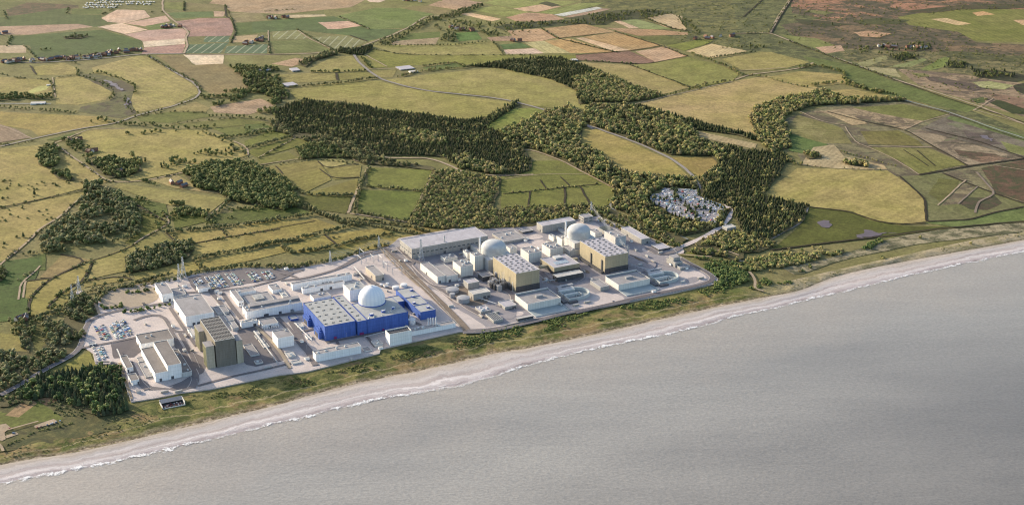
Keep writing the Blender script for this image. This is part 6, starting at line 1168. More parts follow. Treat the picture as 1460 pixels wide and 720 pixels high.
for pts, n_, l_ in (([(440,22),(640,12)], 26, 0), ([(430,32),(620,28)], 26, 0), ([(425,42),(600,42)], 22, 0), ([(650,14),(790,16)], 18, 1), ([(650,24),(780,26)], 16, 1), ([(480,8),(640,2)], 20, 0)):
    for x, y in scatter_line('T1', pts, n_, 2):
        p = at(x, y); o = bpy.data.objects.new('static_caravan', cvm); C.objects.link(o); o.location = (p.x, p.y, .5); o.rotation_euler = (0, 0, rad(115) + R.uniform(-.1, .1)); o.scale = (1.15, 1.2, 1.0)
        tag(o, 'white static caravan in the rows ' + ('right' if l_ else 'left') + ' of the road at the top left', 'caravan', 'caravans ' + ('right' if l_ else 'left') + ' of the top left road')
def barn(name, label, k, fl, base, fr, bl, wall='grey', roof='lilac', z=.4):
    P1, a1, L1, D1_, h1 = frame(k, fl, base, fr, bl, 'C'); q = px(k, [fl, fr]); a = at(*q[0], h1); b_ = at(*q[1], h1); an = math.atan2(b_.y - a.y, b_.x - a.x); L1 = (b_ - a).length; bb = at(*px(k, [bl])[0], h1); D1_ = abs((bb - a).dot(Vector((-math.sin(an), math.cos(an), 0))))
    rt = empty(name, (P1.x, P1.y, z), an, label, 'barn'); shell(rt, L1, max(6, D1_), h1, wall, roof, par=0); doors(rt, L1, D1_, h1, R, 3)
barn('barn','long grey barn beside the straight track north of the road fork','T2',(760,360),350+14,(832,352),(757,343)); barn('barn','low blue-grey roofed barn left of the lower big pasture','T2',(175,444),450,(232,436),(155,430),'grey','lilac'); barn('barn','white-roofed shed in the hedge beside the narrow lane at upper left','T2',(810,372),378,(850,368),(805,366),'white','bright')
barn('barn','pale farm shed on the small meadow at the left','T1',(155,535),540,(230,532),(150,526),'white','bright'); barn('barn','grey farm shed beside the bend of the left road','T1',(240,440),443,(260,438),(238,436),'white','bright'); barn('barn','small dark shed at the corner of the purple ploughed field','T3',(345,312),318,(375,310),(343,305),'grey','bright')
barn('barn','grey shed at the roadside by the upper left compound','T1',(1320,365),372,(1390,360),(1318,355),'grey','lilac'); barn('barn','pale long shed in the dark grove at upper left','T2',(205,366),372,(245,362),(200,352),'grey','lilac')
# ------------------------------------------------------------------ trees
def leaf_mat(name):
    m, t, b = newmat(name, .8); a = N(t, 'ShaderNodeAttribute', attribute_name='tint'); oc = t.nodes.new('ShaderNodeObjectInfo').outputs['Color']
    col = mixc(t, 1.0, a.outputs['Color'], oc, 'MULTIPLY'); p = pos(t)
    col = scl(t, col, rng(t, nz(t, p, 1.1, 3, .8), .3, .7, .6, 1.4)); t.links.new(col, b.inputs['Base Color']); return m
ML = leaf_mat('foliage')
PHI = (1 + 5 ** .5) / 2
ICO = np.array([(-1,PHI,0),(1,PHI,0),(-1,-PHI,0),(1,-PHI,0),(0,-1,PHI),(0,1,PHI),(0,-1,-PHI),(0,1,-PHI),(PHI,0,-1),(PHI,0,1),(-PHI,0,-1),(-PHI,0,1)]) / math.sqrt(1 + PHI * PHI)
IF = [(0,11,5),(0,5,1),(0,1,7),(0,7,10),(0,10,11),(1,5,9),(5,11,4),(11,10,2),(10,7,6),(7,1,8),(3,9,4),(3,4,2),(3,2,6),(3,6,8),(3,8,9),(4,9,5),(2,4,11),(6,2,10),(8,6,7),(9,8,1)]
def broad(seed, rx=.5, n=16):        # unit tree: height 1, crown radius about rx
    rr = random.Random(seed); b = MB(); tc_ = []
    b.lathe([(.045,0),(.03,.3),(.015,.55)], 5); b.m[-len(b.f):] = [1] * len(b.f); tc_ += [(.09,.07,.05)] * len(b.v)
    for q in range(3): a_ = rr.uniform(0, 6.28); n0 = len(b.v); b.bar((0,0,.28), (.28*rx*2*math.cos(a_), .28*rx*2*math.sin(a_), .6), .012, 1); tc_ += [(.09,.07,.05)] * (len(b.v) - n0)
    for i in range(n):
        a_ = rr.uniform(0, 6.28); z = rr.uniform(.32, .9); rad_ = rx * math.sqrt(max(0, 1 - ((z - .55) / .45) ** 2)) * rr.uniform(.25, .85); s_ = rr.uniform(.12, .23) * (rx / .5)
        c = np.array([rad_ * math.cos(a_), rad_ * math.sin(a_), z]); v = ICO * s_ * np.array([rr.uniform(.8, 1.3), rr.uniform(.8, 1.3), rr.uniform(.6, .95)]) ; v = v * np.array([[rr.uniform(.72, 1.25)] for _ in range(12)]) + c
        f_ = rr.uniform(.72, 1.28); b.add(v, IF, 0); tc_ += [(f_, f_ * rr.uniform(.94, 1.06), f_ * .95)] * 12
    for i in range(26):                                                # loose leaf clumps round the edge
        a_ = rr.uniform(0, 6.28); z = rr.uniform(.3, 1.0); r_ = rx * math.sqrt(max(.05, 1 - ((z - .55) / .5) ** 2)) * rr.uniform(.85, 1.12); c = Vector((r_*math.cos(a_), r_*math.sin(a_), z)); s_ = .06
        q = [c + Vector((rr.uniform(-s_, s_), rr.uniform(-s_, s_), rr.uniform(-s_, s_))) for _ in range(3)]; f_ = rr.uniform(.75, 1.35); b.add(q, [(0,1,2)], 0); tc_ += [(f_, f_, f_)] * 3
    return b, tc_
def conif(seed):
    rr = random.Random(seed); b = MB(); tc_ = []
    b.lathe([(.03,0),(.012,.8)], 5); b.m[-len(b.f):] = [1] * len(b.f); tc_ += [(.09,.07,.05)] * len(b.v)
    z = .14; nt_ = 7
    for j in range(nt_):
        f = j / (nt_ - 1); r_ = (.27 * (1 - f) ** .75 + .035) * rr.uniform(.9, 1.1); k = 9; top = min(1.0, z + .22 * (1 - f*.4)); vs_ = [(0, 0, top)]; a0 = rr.uniform(0, 1)
        for i in range(k * 2):
            q = r_ * (rr.uniform(.85, 1.15) if i % 2 else rr.uniform(.5, .7)); a_ = a0 + i * math.pi / k; vs_.append((q*math.cos(a_), q*math.sin(a_), z + rr.uniform(-.02, .02) + (0 if i % 2 else .03)))
        vs_.append((0, 0, z + .05)); b.add(vs_, [(0, i + 1, (i + 1) % (2*k) + 1) for i in range(2*k)] + [(2*k+1, (i + 1) % (2*k) + 1, i + 1) for i in range(2*k)], 0); g_ = rr.uniform(.8, 1.2); tc_ += [(g_, g_, g_)] * len(vs_)
        z += .118
    return b, tc_
def bush(seed): return broad(seed, .75, 12)
PROTO = dict(b=[broad(i, R.uniform(.42, .55)) for i in range(7)], c=[conif(i) for i in range(6)], s=[bush(40 + i) for i in range(5)])
PM = {}
for k_, L_ in PROTO.items():
    for i, (b, tc_) in enumerate(L_):
        nm_ = dict(b='broadleaf_tree', c='conifer_tree', s='bush')[k_]
        me = bpy.data.meshes.new(nm_); me.from_pydata(b.v, [], b.f); me.materials.append(ML); me.materials.append(M['bark']); me.polygons.foreach_set('material_index', b.m)
        ca = me.color_attributes.new('tint', 'FLOAT_COLOR', 'POINT'); c4 = np.ones((len(b.v), 4), dtype=np.float32); c4[:, :3] = tc_; ca.data.foreach_set('color', c4.ravel()); PM[k_, i] = me
PAL = dict(dark=[(.062,.082,.036),(.048,.068,.032),(.085,.10,.04),(.07,.08,.042),(.10,.105,.045)], mid=[(.115,.13,.045),(.145,.15,.05),(.095,.115,.038),(.17,.165,.055)], light=[(.22,.205,.075),(.265,.235,.09),(.18,.195,.066),(.15,.155,.055),(.30,.25,.11),(.11,.13,.045),(.22,.18,.085)],
           olive=[(.145,.14,.058),(.18,.165,.07),(.11,.12,.048),(.21,.185,.085)], grey=[(.14,.145,.06),(.115,.125,.05),(.17,.165,.075),(.10,.115,.042),(.19,.175,.09)], green=[(.085,.12,.038),(.115,.145,.042),(.065,.095,.03),(.15,.17,.055)])
TREES = []      # (dist, kind, x, y, z, size, colour, label, group)
def put(kind, x, y, z, size, pal, label, group): TREES.append((math.hypot(x, y), kind, x, y, z, size, R.choice(PAL[pal]), label, group))
KEEP = []       # polygons (ground coordinates) where no tree may stand
ZF = [.35]
def wood(k, poly, spacing, mix, pal, label, group, hb=(7, 11), hc=(9, 14), gap=None, z=.2, bk='b', cp='dark'):
    if spacing < 10 and bk == 'b' and hb != (7, 13): ZF[0] += .012; patch('woodland_floor', k, [tuple(q) for q in poly], M['floor'], z=ZL[0] + ZF[0], amp=5)
    if bk == 'b' and mix < .7: spacing *= 1.06; hb = (hb[0] * .85, hb[1] * 1.2)
    g = [(p.x, p.y) for p in gp(k, poly)]; xs = [q[0] for q in g]; ys = [q[1] for q in g]; x = min(xs); row = 0
    n = 0
    while x < max(xs):
        y = min(ys) + (row % 2) * spacing / 2
        while y < max(ys):
            X, Y = x + R.uniform(-.45, .45) * spacing, y + R.uniform(-.45, .45) * spacing
            nj = mnoise.noise_vector(Vector((X*.03, Y*.03, 2.2))) * 13
            if inside((X + nj.x, Y + nj.y), g) and (gap is None or mnoise.noise(Vector((X*.022, Y*.022, 4.7 + len(poly)))) > gap):
                cf = mnoise.noise(Vector((X*.02, Y*.02, 1.3))) * .5 + .5
                if R.random() < min(1, max(0, mix + (cf - .5) * .9 * (1 if 0.03 < mix < .97 else 0))): put('c', X, Y, z, R.uniform(*hc), cp, label, group)
                else: put(bk, X, Y, z, R.uniform(*hb), pal, label, group)
                n += 1
            y += spacing
        x += spacing * .87; row += 1
    return n
def line(k, pts, step, pal, label, group, h=(4, 8), jit=2.5, kind='b', skip=.12, z=.2):
    for p in dense(gp(k, pts), False, step):
        if R.random() > skip: put(kind, p.x + R.uniform(-jit, jit), p.y + R.uniform(-jit, jit), z, R.uniform(*h), pal, label, group)
# woods
wood('C8', [(60,150),(120,130),(200,62),(330,45),(480,28),(600,18),(612,60),(640,150),(660,235),(600,255),(520,270),(440,245),(380,215),(330,185),(240,172),(150,180)], 8.2, .72, 'green', 'tree in the dark wood at the lower left, beside the south corner of the platform', 'trees of the dark lower left wood', (9,14), (11,17))
wood('C7', [(-60,500),(40,522),(160,560),(200,505),(240,500),(330,350),(360,240),(440,230),(505,240),(505,320),(440,350),(415,470),(360,530),(240,592),(60,695),(-60,760)], 9.5, .04, 'grey', 'broadleaf tree in the open wood left of the platform road', 'trees of the open wood at left', (6,11), gap=-.38)
wood('C7', [(100,410),(130,355),(170,400),(150,520),(110,480)], 9, 0, 'grey', 'broadleaf tree in the belt left of the two pad pylons', 'trees of the belt at left', (6,10)); wood('C7', [(200,320),(330,330),(320,440),(280,510),(230,490),(220,400)], 10, 0, 'grey', 'broadleaf tree in the belt left of the two pad pylons', 'trees of the belt at left', (6,10), gap=-.25)
wood('C7', [(-60,60),(20,80),(35,105),(10,150),(-60,160)], 9, 0, 'mid', 'tree at the left edge beside the dark green meadow', 'trees at the left edge')
wood('T5', [(215,590),(330,470),(390,400),(440,345),(470,300),(560,300),(620,350),(690,420),(730,490),(700,570),(600,602),(450,612),(330,640),(230,640),(205,620)], 10.2, .03, 'grey', 'broadleaf tree in the large ragged wood at the left', 'trees of the ragged left wood', (7,13), gap=-.32)
wood('T5', [(520,320),(610,350),(700,440),(735,490),(690,500),(600,420)], 8.5, .05, 'grey', 'broadleaf tree in the large ragged wood at the left', 'trees of the ragged left wood', (8,13))
wood('T5', [(190,160),(215,120),(275,108),(300,150),(295,205),(250,222),(200,200)], 8, .1, 'mid', 'tree in the small oval copse in the left pasture', 'trees of the oval copse', (9,13)); wood('T5', [(268,240),(300,232),(345,242),(390,282),(350,285),(300,272)], 8, .1, 'mid', 'tree in the little copse below the oval one', 'trees of the little copse', (8,12)); wood('T5', [(428,290),(490,300),(492,330),(440,330)], 8, 0, 'grey', 'tree at the track crossing in the left pasture', 'trees at the track crossing')
wood('T5', [(450,190),(560,162),(640,182),(720,180),(725,235),(640,262),(560,272),(500,232)], 9, .1, 'mid', 'tree in the wood round the white cottages at left', 'trees round the white cottages', (8,12), gap=-.2); wood('T5', [(310,70),(400,75),(500,150),(440,170),(370,130)], 13, 0, 'mid', 'garden tree beside the left lane', 'garden trees by the left lane', gap=-.1)
wood('T5', [(650,150),(700,130),(800,190),(960,150),(1060,130),(1200,110),(1260,150),(1120,165),(960,200),(800,235),(720,215)], 16, .1, 'mid', 'scattered tree on the long pasture behind the round wood', 'scattered trees on the long pasture', gap=-.02)
wood('T5', [(940,240),(1040,202),(1200,186),(1330,205),(1440,262),(1500,320),(1545,400),(1450,435),(1300,405),(1180,385),(1120,345),(1000,315)], 7.8, .12, 'mid', 'tree in the round dense wood left of centre', 'trees of the round dense wood', (8,13), (10,14)); wood('T5', [(865,400),(930,395),(1090,440),(1050,480),(900,530),(850,490)], 10, .05, 'mid', 'tree in the belt right of the ragged wood', 'trees of the belt right of the ragged wood', gap=0)
wood('C7', [(640,70),(690,10),(760,-10),(864,-40),(960,-55),(1000,-10),(960,30),(870,70),(760,95),(660,108)], 8, .05, 'grey', 'tree in the copse above the tan gravel compound', 'trees of the copse above the gravel compound', (7,11))
FO = [(392,163),(402,153),(432,143),(477,147),(515,151),(549,158),(610,165),(665,172),(693,169),(733,146),(741,150),(702,172),(690,180),(715,190),(745,186),(752,195),(747,215),(758,228),(757,243),(735,250),(716,250),(693,244),(652,239),(632,225),(604,222),(540,222),(510,210),(477,196),(427,190),(396,177)]
wood('F', FO, 7.0, .86, 'light', 'dark conifer in the great forest across the middle', 'conifers of the great middle forest', (6,9), (7,12)); wood('T6', [(700,110),(780,90),(900,110),(1000,145),(980,175),(800,160)], 9, 0, 'light', 'pale tree in the clearing of the middle forest', 'pale trees in the forest clearing')
wood('T6', [(100,45),(130,62),(240,112),(420,132),(540,182),(640,222),(700,245),(560,262),(480,232),(300,160),(200,122),(90,95)], 8.5, .05, 'olive', 'olive tree in the belt below the great forest', 'olive trees below the great forest', (6,10), gap=-.3)
wood('T6', [(620,235),(760,260),(930,285),(935,305),(740,280),(560,268)], 8.5, .05, 'olive', 'olive tree in the belt below the great forest', 'olive trees below the great forest', (6,9), gap=-.25); wood('T6', [(1010,240),(1100,225),(1200,265),(1290,300),(1270,325),(1060,290)], 8, .1, 'light', 'pale tree on the lower edge of the great forest', 'pale trees on the forest edge')
wood('T6', [(220,190),(320,163),(440,190),(505,240),(360,237),(250,244)], 8, .05, 'mid', 'tree in the small wood between two pasture strips', 'trees of the small strip wood', (6,10))
wood('T6', [(930,300),(1100,312),(1278,345),(1255,440),(1235,500),(1270,560),(1180,605),(960,600),(810,582),(800,560),(880,420)], 7.6, .02, 'light', 'pale olive tree in the square young plantation', 'trees of the square young plantation', (5,8)); wood('T6', [(1240,500),(1440,500),(1580,490),(1720,480),(1800,500),(1850,520),(1780,535),(1640,560),(1540,565),(1440,590),(1180,606)], 8.5, .03, 'light', 'pale olive tree in the belt behind the first reactor', 'trees of the belt behind the reactors', (5,8), gap=-.35)
wood('T3', [(-60,330),(0,315),(180,300),(290,300),(480,368),(340,410),(372,472),(240,412),(120,382),(0,357),(-60,350)], 7.2, .84, 'olive', 'conifer in the dark block of the upper wood', 'conifers of the upper wood', (7,10), (9,13)); wood('T2', [(1120,345),(1240,325),(1400,316),(1440,320),(1440,360),(1350,350)], 8, .8, 'olive', 'conifer on the left tip of the upper wood', 'conifers on the tip of the upper wood')
wood('T3', [(480,368),(560,400),(640,440),(720,465),(805,492),(740,512),(640,527),(500,527),(400,522),(372,472),(340,410)], 7.8, .04, 'light', 'pale broadleaf tree in the right half of the upper wood', 'pale trees of the upper wood', (7,10)); wood('T3', [(370,480),(480,475),(500,520),(380,540)], 8, .9, 'dark', 'dark conifer at the lower tip of the upper wood', 'conifers at the lower tip of the upper wood')
wood('T9', [(-20,100),(60,70),(160,20),(300,-22),(350,-30),(410,60),(385,150),(400,180),(500,215),(560,290),(700,330),(800,340),(960,342),(1000,400),(880,385),(800,395),(740,425),(740,462),(690,470),(600,420),(560,390),(420,318),(290,243),(140,190),(-20,170)], 8, .36, 'light', 'pale broadleaf tree in the wood left of the curving road', 'trees left of the curving road', (8,12), (8,13))
wood('T9', [(400,50),(430,-30),(620,-32),(860,30),(980,100),(1000,140),(1130,200),(1180,240),(1100,270),(1060,228),(850,222),(640,140)], 8, .42, 'light', 'pale broadleaf tree in the wood right of the curving road', 'trees right of the curving road', (8,12)); wood('T9', [(620,-32),(700,-32),(900,30),(1060,70),(1290,128),(1300,152),(1180,117),(980,92),(860,30)], 7.5, .93, 'mid', 'conifer in the thin dark line on the far edge of the wood', 'conifers on the far edge', (7,10))
wood('T9', [(1000,150),(1224,192),(1430,215),(1455,250),(1385,350),(1322,430),(1400,450),(1560,490),(1530,560),(1370,650),(1300,655),(1200,600),(1180,500),(1130,478),(1010,430),(1010,340),(1100,270),(1180,235)], 7.0, .84, 'light', 'dark conifer in the black-green wood behind the big golden field', 'conifers of the black-green wood', (6,10), (7,13)); wood('T9', [(1000,340),(1080,290),(1120,330),(1100,380),(1020,400)], 8, .1, 'light', 'pale tree beside the curve of the access road', 'pale trees by the access road curve')
wood('T4', [(30,600),(60,558),(130,530),(200,508),(350,480),(420,470),(480,490),(520,508),(820,510),(825,522),(560,534),(350,547),(250,575),(205,620),(240,690),(240,760),(140,790),(80,730),(60,670)], 8, .12, 'light', 'pale tree in the long curved wood at right of the tan field', 'trees of the long curved wood', (7,11), (9,13))
for k, pts, w_ in [('T4',[(300,350),(370,338),(500,370),(530,420),(640,460),(780,492)],1), ('T4',[(350,440),(500,425),(560,445),(700,480)],1)]: line(k, pts, 8, 'light', 'tree in the hedge line of the right-hand marsh meadow', 'trees of the marsh meadow hedge', (6,10), 8); line(k, pts, 9, 'mid', 'tree in the hedge line of the right-hand marsh meadow', 'trees of the marsh meadow hedge', (6,9), 8)
wood('T9', [(560,400),(640,425),(740,470),(830,540),(950,570),(1060,580),(1150,500),(1160,510),(1110,590),(1000,620),(900,640),(740,592),(600,512),(545,490)], 8, .38, 'light', 'tree in the belt between big car park and platform', 'trees between car park and platform', (7,11), (9,13))
wood('T9', [(540,500),(640,545),(760,595),(900,640),(935,660),(880,692),(740,632),(600,572),(520,550)], 9.5, .02, 'light', 'low tree beside the pale ditch behind the second dome', 'trees beside the pale ditch', (5,8), gap=-.05)
line('E7', [(230,170),(270,300),(440,330),(440,400),(620,460),(760,505),(1000,560),(1180,490),(1220,380),(1000,265),(860,185),(850,110)], 7, 'dark', 'dark tree at the rim of the big car park in the wood', 'trees at the rim of the wood car park', (8,13), 3, 'c', .1)
for pts in ([(300,235),(420,240),(600,250)], [(520,120),(560,110),(560,230)], [(700,330),(820,360),(1000,360)], [(740,380),(820,450),(860,500)], [(370,215),(520,210),(560,190),(560,110)], [(480,290),(560,290),(620,250),(640,200),(710,200),(800,215)], [(680,270),(760,310),(840,350),(930,360)], [(880,270),(960,300),(1040,330),(1160,350)], [(540,380),(640,370),(740,380),(900,370)], [(900,480),(950,430),(1010,390),(1170,410)], [(640,430),(700,410)]): line('E7', pts, 9, 'dark', 'small dark tree between the rows of the big car park', 'trees inside the wood car park', (7,11), 5, 'b' if len(pts) % 2 else 'c', .05, 1.6)
wood('T9', [(930,702),(1000,662),(1090,625),(1180,615),(1230,640),(1370,662),(1300,722),(1000,722)], 8.5, .08, 'light', 'tree in the scrub right of the concrete access road', 'trees of the scrub by the access road', (6,9), gap=-.25)
wood('D7', [(520,160),(640,90),(760,50),(860,0),(1100,-40),(1260,-10),(1260,260),(1150,300),(1000,240),(850,230),(640,200)], 8.5, .08, 'light', 'tree in the scrub right of the concrete access road', 'trees of the scrub by the access road', (6,10), gap=-.28)
wood('D7', [(520,250),(700,245),(850,260),(1050,300),(1260,330),(1260,560),(1060,620),(900,640),(960,520),(860,440),(740,370),(620,310)], 7, .02, 'green', 'green bush in the thicket at the north end of the platform', 'bushes of the northern thicket', (3.5,6.5), bk='s', gap=-.35)
wood('R2', [(900,60),(1000,90),(1090,100),(1110,130),(1080,160),(1000,190),(900,200),(950,150),(960,130),(890,90)], 6.5, 0, 'green', 'green bush in the thicket at the north end of the platform', 'bushes of the northern thicket', (3.5,6.5), bk='s', gap=-.4)
wood('R2', [(1100,80),(1180,50),(1300,30),(1440,20),(1440,40),(1300,70),(1200,90),(1120,100)], 8, .02, 'light', 'bush on the scrubby dune behind the north beach', 'bushes of the northern dune', (4,7), bk='s', gap=-.3)
wood('R3', [(-40,240),(60,235),(150,220),(155,262),(80,290),(-40,300)], 7, .02, 'light', 'pale tree at the seaward foot of the black-green wood', 'pale trees at the foot of the dark wood', (5,8), gap=-.3); wood('R3', [(-40,340),(60,320),(200,290),(400,295),(545,280),(540,292),(430,312),(330,345),(200,365),(-40,385)], 7.5, 0, 'light', 'bush on the scrubby dune behind the north beach', 'bushes of the northern dune', (4,7), bk='s', gap=-.3)
wood('R3', [(590,262),(640,250),(700,222),(730,236),(690,262),(600,280)], 7, 0, 'green', 'bush in the clump on the upper north dune', 'bushes of the upper dune clump', (4,6), bk='s'); wood('R3', [(80,430),(120,420),(170,450),(100,458)], 6, 0, 'green', 'bush beside the forked beach path', 'bushes beside the forked path', (3,5), bk='s')
for x, y in [(290,388),(305,385),(340,360),(342,370),(718,322),(712,316),(235,275),(300,280),(355,265),(398,268),(140,388),(1165,245),(905,215)]: p = gp('R3', [(x, y)])[0]; put('s', p.x, p.y, -.3, R.uniform(4, 6.5), 'light', 'lone bush on the open north dune', 'lone bushes on the north dune')
wood('T8', [(310,215),(360,205),(410,240),(330,245)], 9, 0, 'light', 'tree on the pale knoll beside the big golden field', 'trees on the pale knoll'); wood('T8', [(490,255),(560,250),(640,265),(640,285),(560,275)], 9, 0, 'light', 'tree on the pale knoll beside the big golden field', 'trees on the pale knoll'); line('T8', [(500,205),(560,225),(640,240),(720,265),(775,280)], 9, 'light', 'tree on the pale knoll beside the big golden field', 'trees on the pale knoll', (4,7)); line('T8', [(260,270),(400,285),(560,292),(740,305)], 14, 'light', 'tree on the pale knoll beside the big golden field', 'trees on the pale knoll', (3,6))
# scattered hedge trees on the left-hand pastures
for k, pts in [('T5',[(0,425),(200,380),(440,330)]), ('T5',[(280,95),(360,155),(440,210),(550,290)]), ('T5',[(560,290),(760,280),(900,250),(1000,235),(1270,160)]), ('T5',[(480,690),(640,640),(690,612),(850,515)]), ('T5',[(0,95),(100,95),(180,75)]), ('T5',[(30,690),(180,560),(320,460),(380,400)]), ('C7',[(0,365),(60,350),(145,330),(150,240),(200,180),(300,115),(470,42)]), ('C7',[(478,48),(430,150),(330,195),(240,290)]), ('C7',[(435,152),(660,117)]), ('C7',[(110,140),(205,70)]), ('T5',[(670,385),(760,440),(850,490),(920,620)]), ('T5',[(1135,528),(1175,572)]), ('T5',[(920,620),(1170,572),(1440,530)]), ('T6',[(60,280),(330,246),(545,268)]), ('T6',[(150,330),(260,422)]), ('T6',[(930,300),(870,430),(810,555)]), ('T6',[(30,238),(230,132)]), ('T6',[(380,690),(440,640)]), ('T1',[(0,380),(60,400),(250,412),(275,440),(270,500)]), ('T1',[(280,405),(400,390)]), ('T1',[(700,600),(880,575),(1060,580)]), ('T1',[(880,638),(1200,608)]), ('T2',[(620,255),(740,278),(900,287),(1440,285)]), ('T2',[(230,50),(60,60)]), ('T3',[(650,335),(800,395),(960,455)]), ('T3',[(565,165),(800,237),(935,290)]), ('T9',[(0,420),(130,408),(330,385),(480,372)])]:
    line(k, pts, 6.5, 'olive', 'small tree or bush scattered along a ditch or lane between pastures', 'bushes along the pasture ditches', (2.2,5.5), 4, 's', .45)
for k, poly, sp, lab, grp, gp_ in [('T5', [(0,430),(450,340),(380,400),(180,560),(30,690),(0,700)], 26, 'gorse clump scattered on the pasture at the left edge', 'gorse clumps on the left pasture', .18), ('T5', [(0,260),(100,240),(380,300),(240,340),(0,420)], 20, 'gorse clump scattered on the pasture at the left edge', 'gorse clumps on the left pasture', .2), ('T5', [(640,360),(860,400),(1080,440),(1060,500),(860,550),(740,520)], 15, 'tree in the damp meadows right of the ragged wood', 'trees of the damp meadows', .05), ('T5', [(850,440),(1440,420),(1440,480),(860,540)], 15, 'tree in the damp meadows right of the ragged wood', 'trees of the damp meadows', .08), ('T1', [(640,640),(900,660),(1180,660),(1440,640),(1440,700),(1150,720),(900,680),(640,700)], 20, 'tree scattered over the small upper left meadows', 'trees of the small meadows', 0), ('C7', [(150,330),(240,310),(330,190),(440,200),(500,240),(340,240),(330,340),(200,330)], 9, 'tree in the belt left of the two pad pylons', 'more trees of the belt at left', -.1), ('C7', [(0,370),(100,360),(150,340),(200,340),(180,400),(100,430)], 11, 'tree by the yard at the left edge', 'trees by the left edge yard', -.1)]:
    wood(k, poly, max(sp, 10.1), .03, 'mid', lab, grp, (2.5, 5) if 'gorse' in lab else (5, 8), gap=gp_, bk='s' if 'gorse' in lab else 'b')
# upper distance
wood('T1', [(1150,300),(1180,345),(1260,340),(1340,352),(1440,360),(1440,600),(1280,600),(1290,590),(1405,547),(1340,505),(1080,550),(1020,500),(1100,492),(1345,435),(1220,400)], 10, .15, 'mid', 'tree in the wood left of the small meadows, upper left', 'trees of the upper left wood', gap=-.12); wood('T2', [(-40,375),(60,378),(120,420),(190,480),(180,512),(100,505),(0,465),(-40,440)], 9, .4, 'mid', 'tree in the wood left of the lower big pasture', 'trees left of the lower pasture', gap=-.3)
wood('T2', [(438,252),(520,258),(620,240),(612,262),(560,285),(525,282),(438,272)], 8, .9, 'dark', 'conifer at the road fork in the upper middle', 'conifers at the road fork', (8,11), (9,13)); wood('T2', [(230,330),(300,300),(400,270),(440,282),(330,310),(270,348)], 9, .05, 'olive', 'tree in the belt below the main road, upper left', 'trees below the main road')
wood('T1', [(-40,490),(80,485),(270,495),(270,512),(80,515),(-40,525)], 11, .05, 'mid', 'tree in the double hedge at the far left', 'trees of the far left hedge'); line('T1', [(0,552),(130,560),(385,578)], 10, 'mid', 'tree in the long hedge at the far left', 'trees of the long far left hedge'); line('T1', [(0,560),(130,568),(385,583)], 13, 'grey', 'tree in the long hedge at the far left', 'trees of the long far left hedge')
line('T1', [(640,640),(760,640),(900,665),(1090,655)], 9, 'mid', 'tree in the hedge below the left road', 'trees of the hedge below the road', (6,10), 6); line('T1', [(430,640),(520,610),(600,640)], 12, 'mid', 'tree in the hedge below the left road', 'trees of the hedge below the road', (6,10), 10); line('T1', [(1070,600),(1220,600),(1420,625)], 10, 'mid', 'tree in the meadow hedge at upper left', 'trees of the meadow hedges', (6,9), 4); line('T1', [(1180,700),(1300,690),(1430,665)], 10, 'mid', 'tree in the meadow hedge at upper left', 'trees of the meadow hedges', (5,8), 4); line('T5', [(1170,60),(1300,45),(1440,15)], 10, 'grey', 'tree in the meadow hedge at upper left', 'trees of the meadow hedges', (5,8), 3); line('T5', [(1240,118),(1340,95),(1440,70)], 10, 'grey', 'tree in the meadow hedge at upper left', 'trees of the meadow hedges', (5,8), 3); line('T5', [(1080,50),(1150,70),(1210,120),(1270,150)], 8, 'grey', 'tree at the end of the long pasture', 'trees at the end of the long pasture', (6,10), 8)
line('T1', [(470,385),(500,370),(600,400),(690,440),(695,480)], 10, 'mid', 'tree along the winding stream, upper left', 'trees along the winding stream', (5,8), 5); line('T1', [(400,350),(405,390),(480,410),(560,450),(590,490),(560,520)], 12, 'mid', 'tree along the winding stream, upper left', 'trees along the winding stream', (5,8), 6); line('T1', [(700,585),(660,560),(640,500)], 12, 'mid', 'tree along the winding stream, upper left', 'trees along the winding stream', (5,8), 6)
line('T1', [(755,290),(900,372),(1000,425),(1032,470)], 9, 'grey', 'tree beside the bend of the left road', 'trees beside the left road bend', (5,8), 4); line('T1', [(1010,510),(900,550),(700,602),(600,640)], 14, 'mid', 'tree beside the left road', 'trees beside the left road', (4,7), 3); line('T1', [(390,330),(330,300),(520,280),(720,262)], 11, 'grey', 'tree between the houses of the roadside village', 'trees of the roadside village', (6,10), 10); line('T1', [(180,262),(260,258)], 9, 'mid', 'tree in the small clump on the dark green field', 'trees in the dark field clump', (6,9), 6)
wood('T1', [(330,190),(400,180),(455,188),(420,200),(345,203)], 12, 0, 'grey', 'brownish tree in the small copse on the dark green field', 'trees of the small field copse', (6,9))
wood('T2', [(620,222),(700,200),(790,160),(900,95),(960,95),(900,130),(830,160),(760,205),(700,232)], 13, 0, 'grey', 'brownish tree beside the upper main road', 'trees beside the upper main road', (6,9)); wood('T2', [(920,100),(1050,60),(1160,28),(1190,32),(1060,85),(960,105)], 13, .1, 'grey', 'tree in the dark belt at the top', 'trees of the dark top belt', (7,10)); wood('T2', [(890,135),(1000,125),(1180,150),(1290,180),(1240,195),(1100,165),(960,160)], 15, .1, 'grey', 'tree in the wooded hamlet', 'trees of the wooded hamlet', (6,9), gap=-.1); wood('T2', [(950,215),(1000,165),(1040,172),(1040,215)], 12, 0, 'grey', 'brownish tree in the wooded hamlet', 'trees of the wooded hamlet', (6,9))
wood('T2', [(950,105),(1440,130),(1560,110),(1440,140),(1100,140)], 18, .1, 'mid', 'tree on the rough ground beyond the hamlet', 'trees beyond the hamlet', (6,9), gap=-.1); line('T2', [(620,232),(700,238),(830,238),(1040,235),(1230,215),(1285,275)], 11, 'grey', 'tree in the hedge above the long strip field', 'trees above the strip field', (5,8), 3)
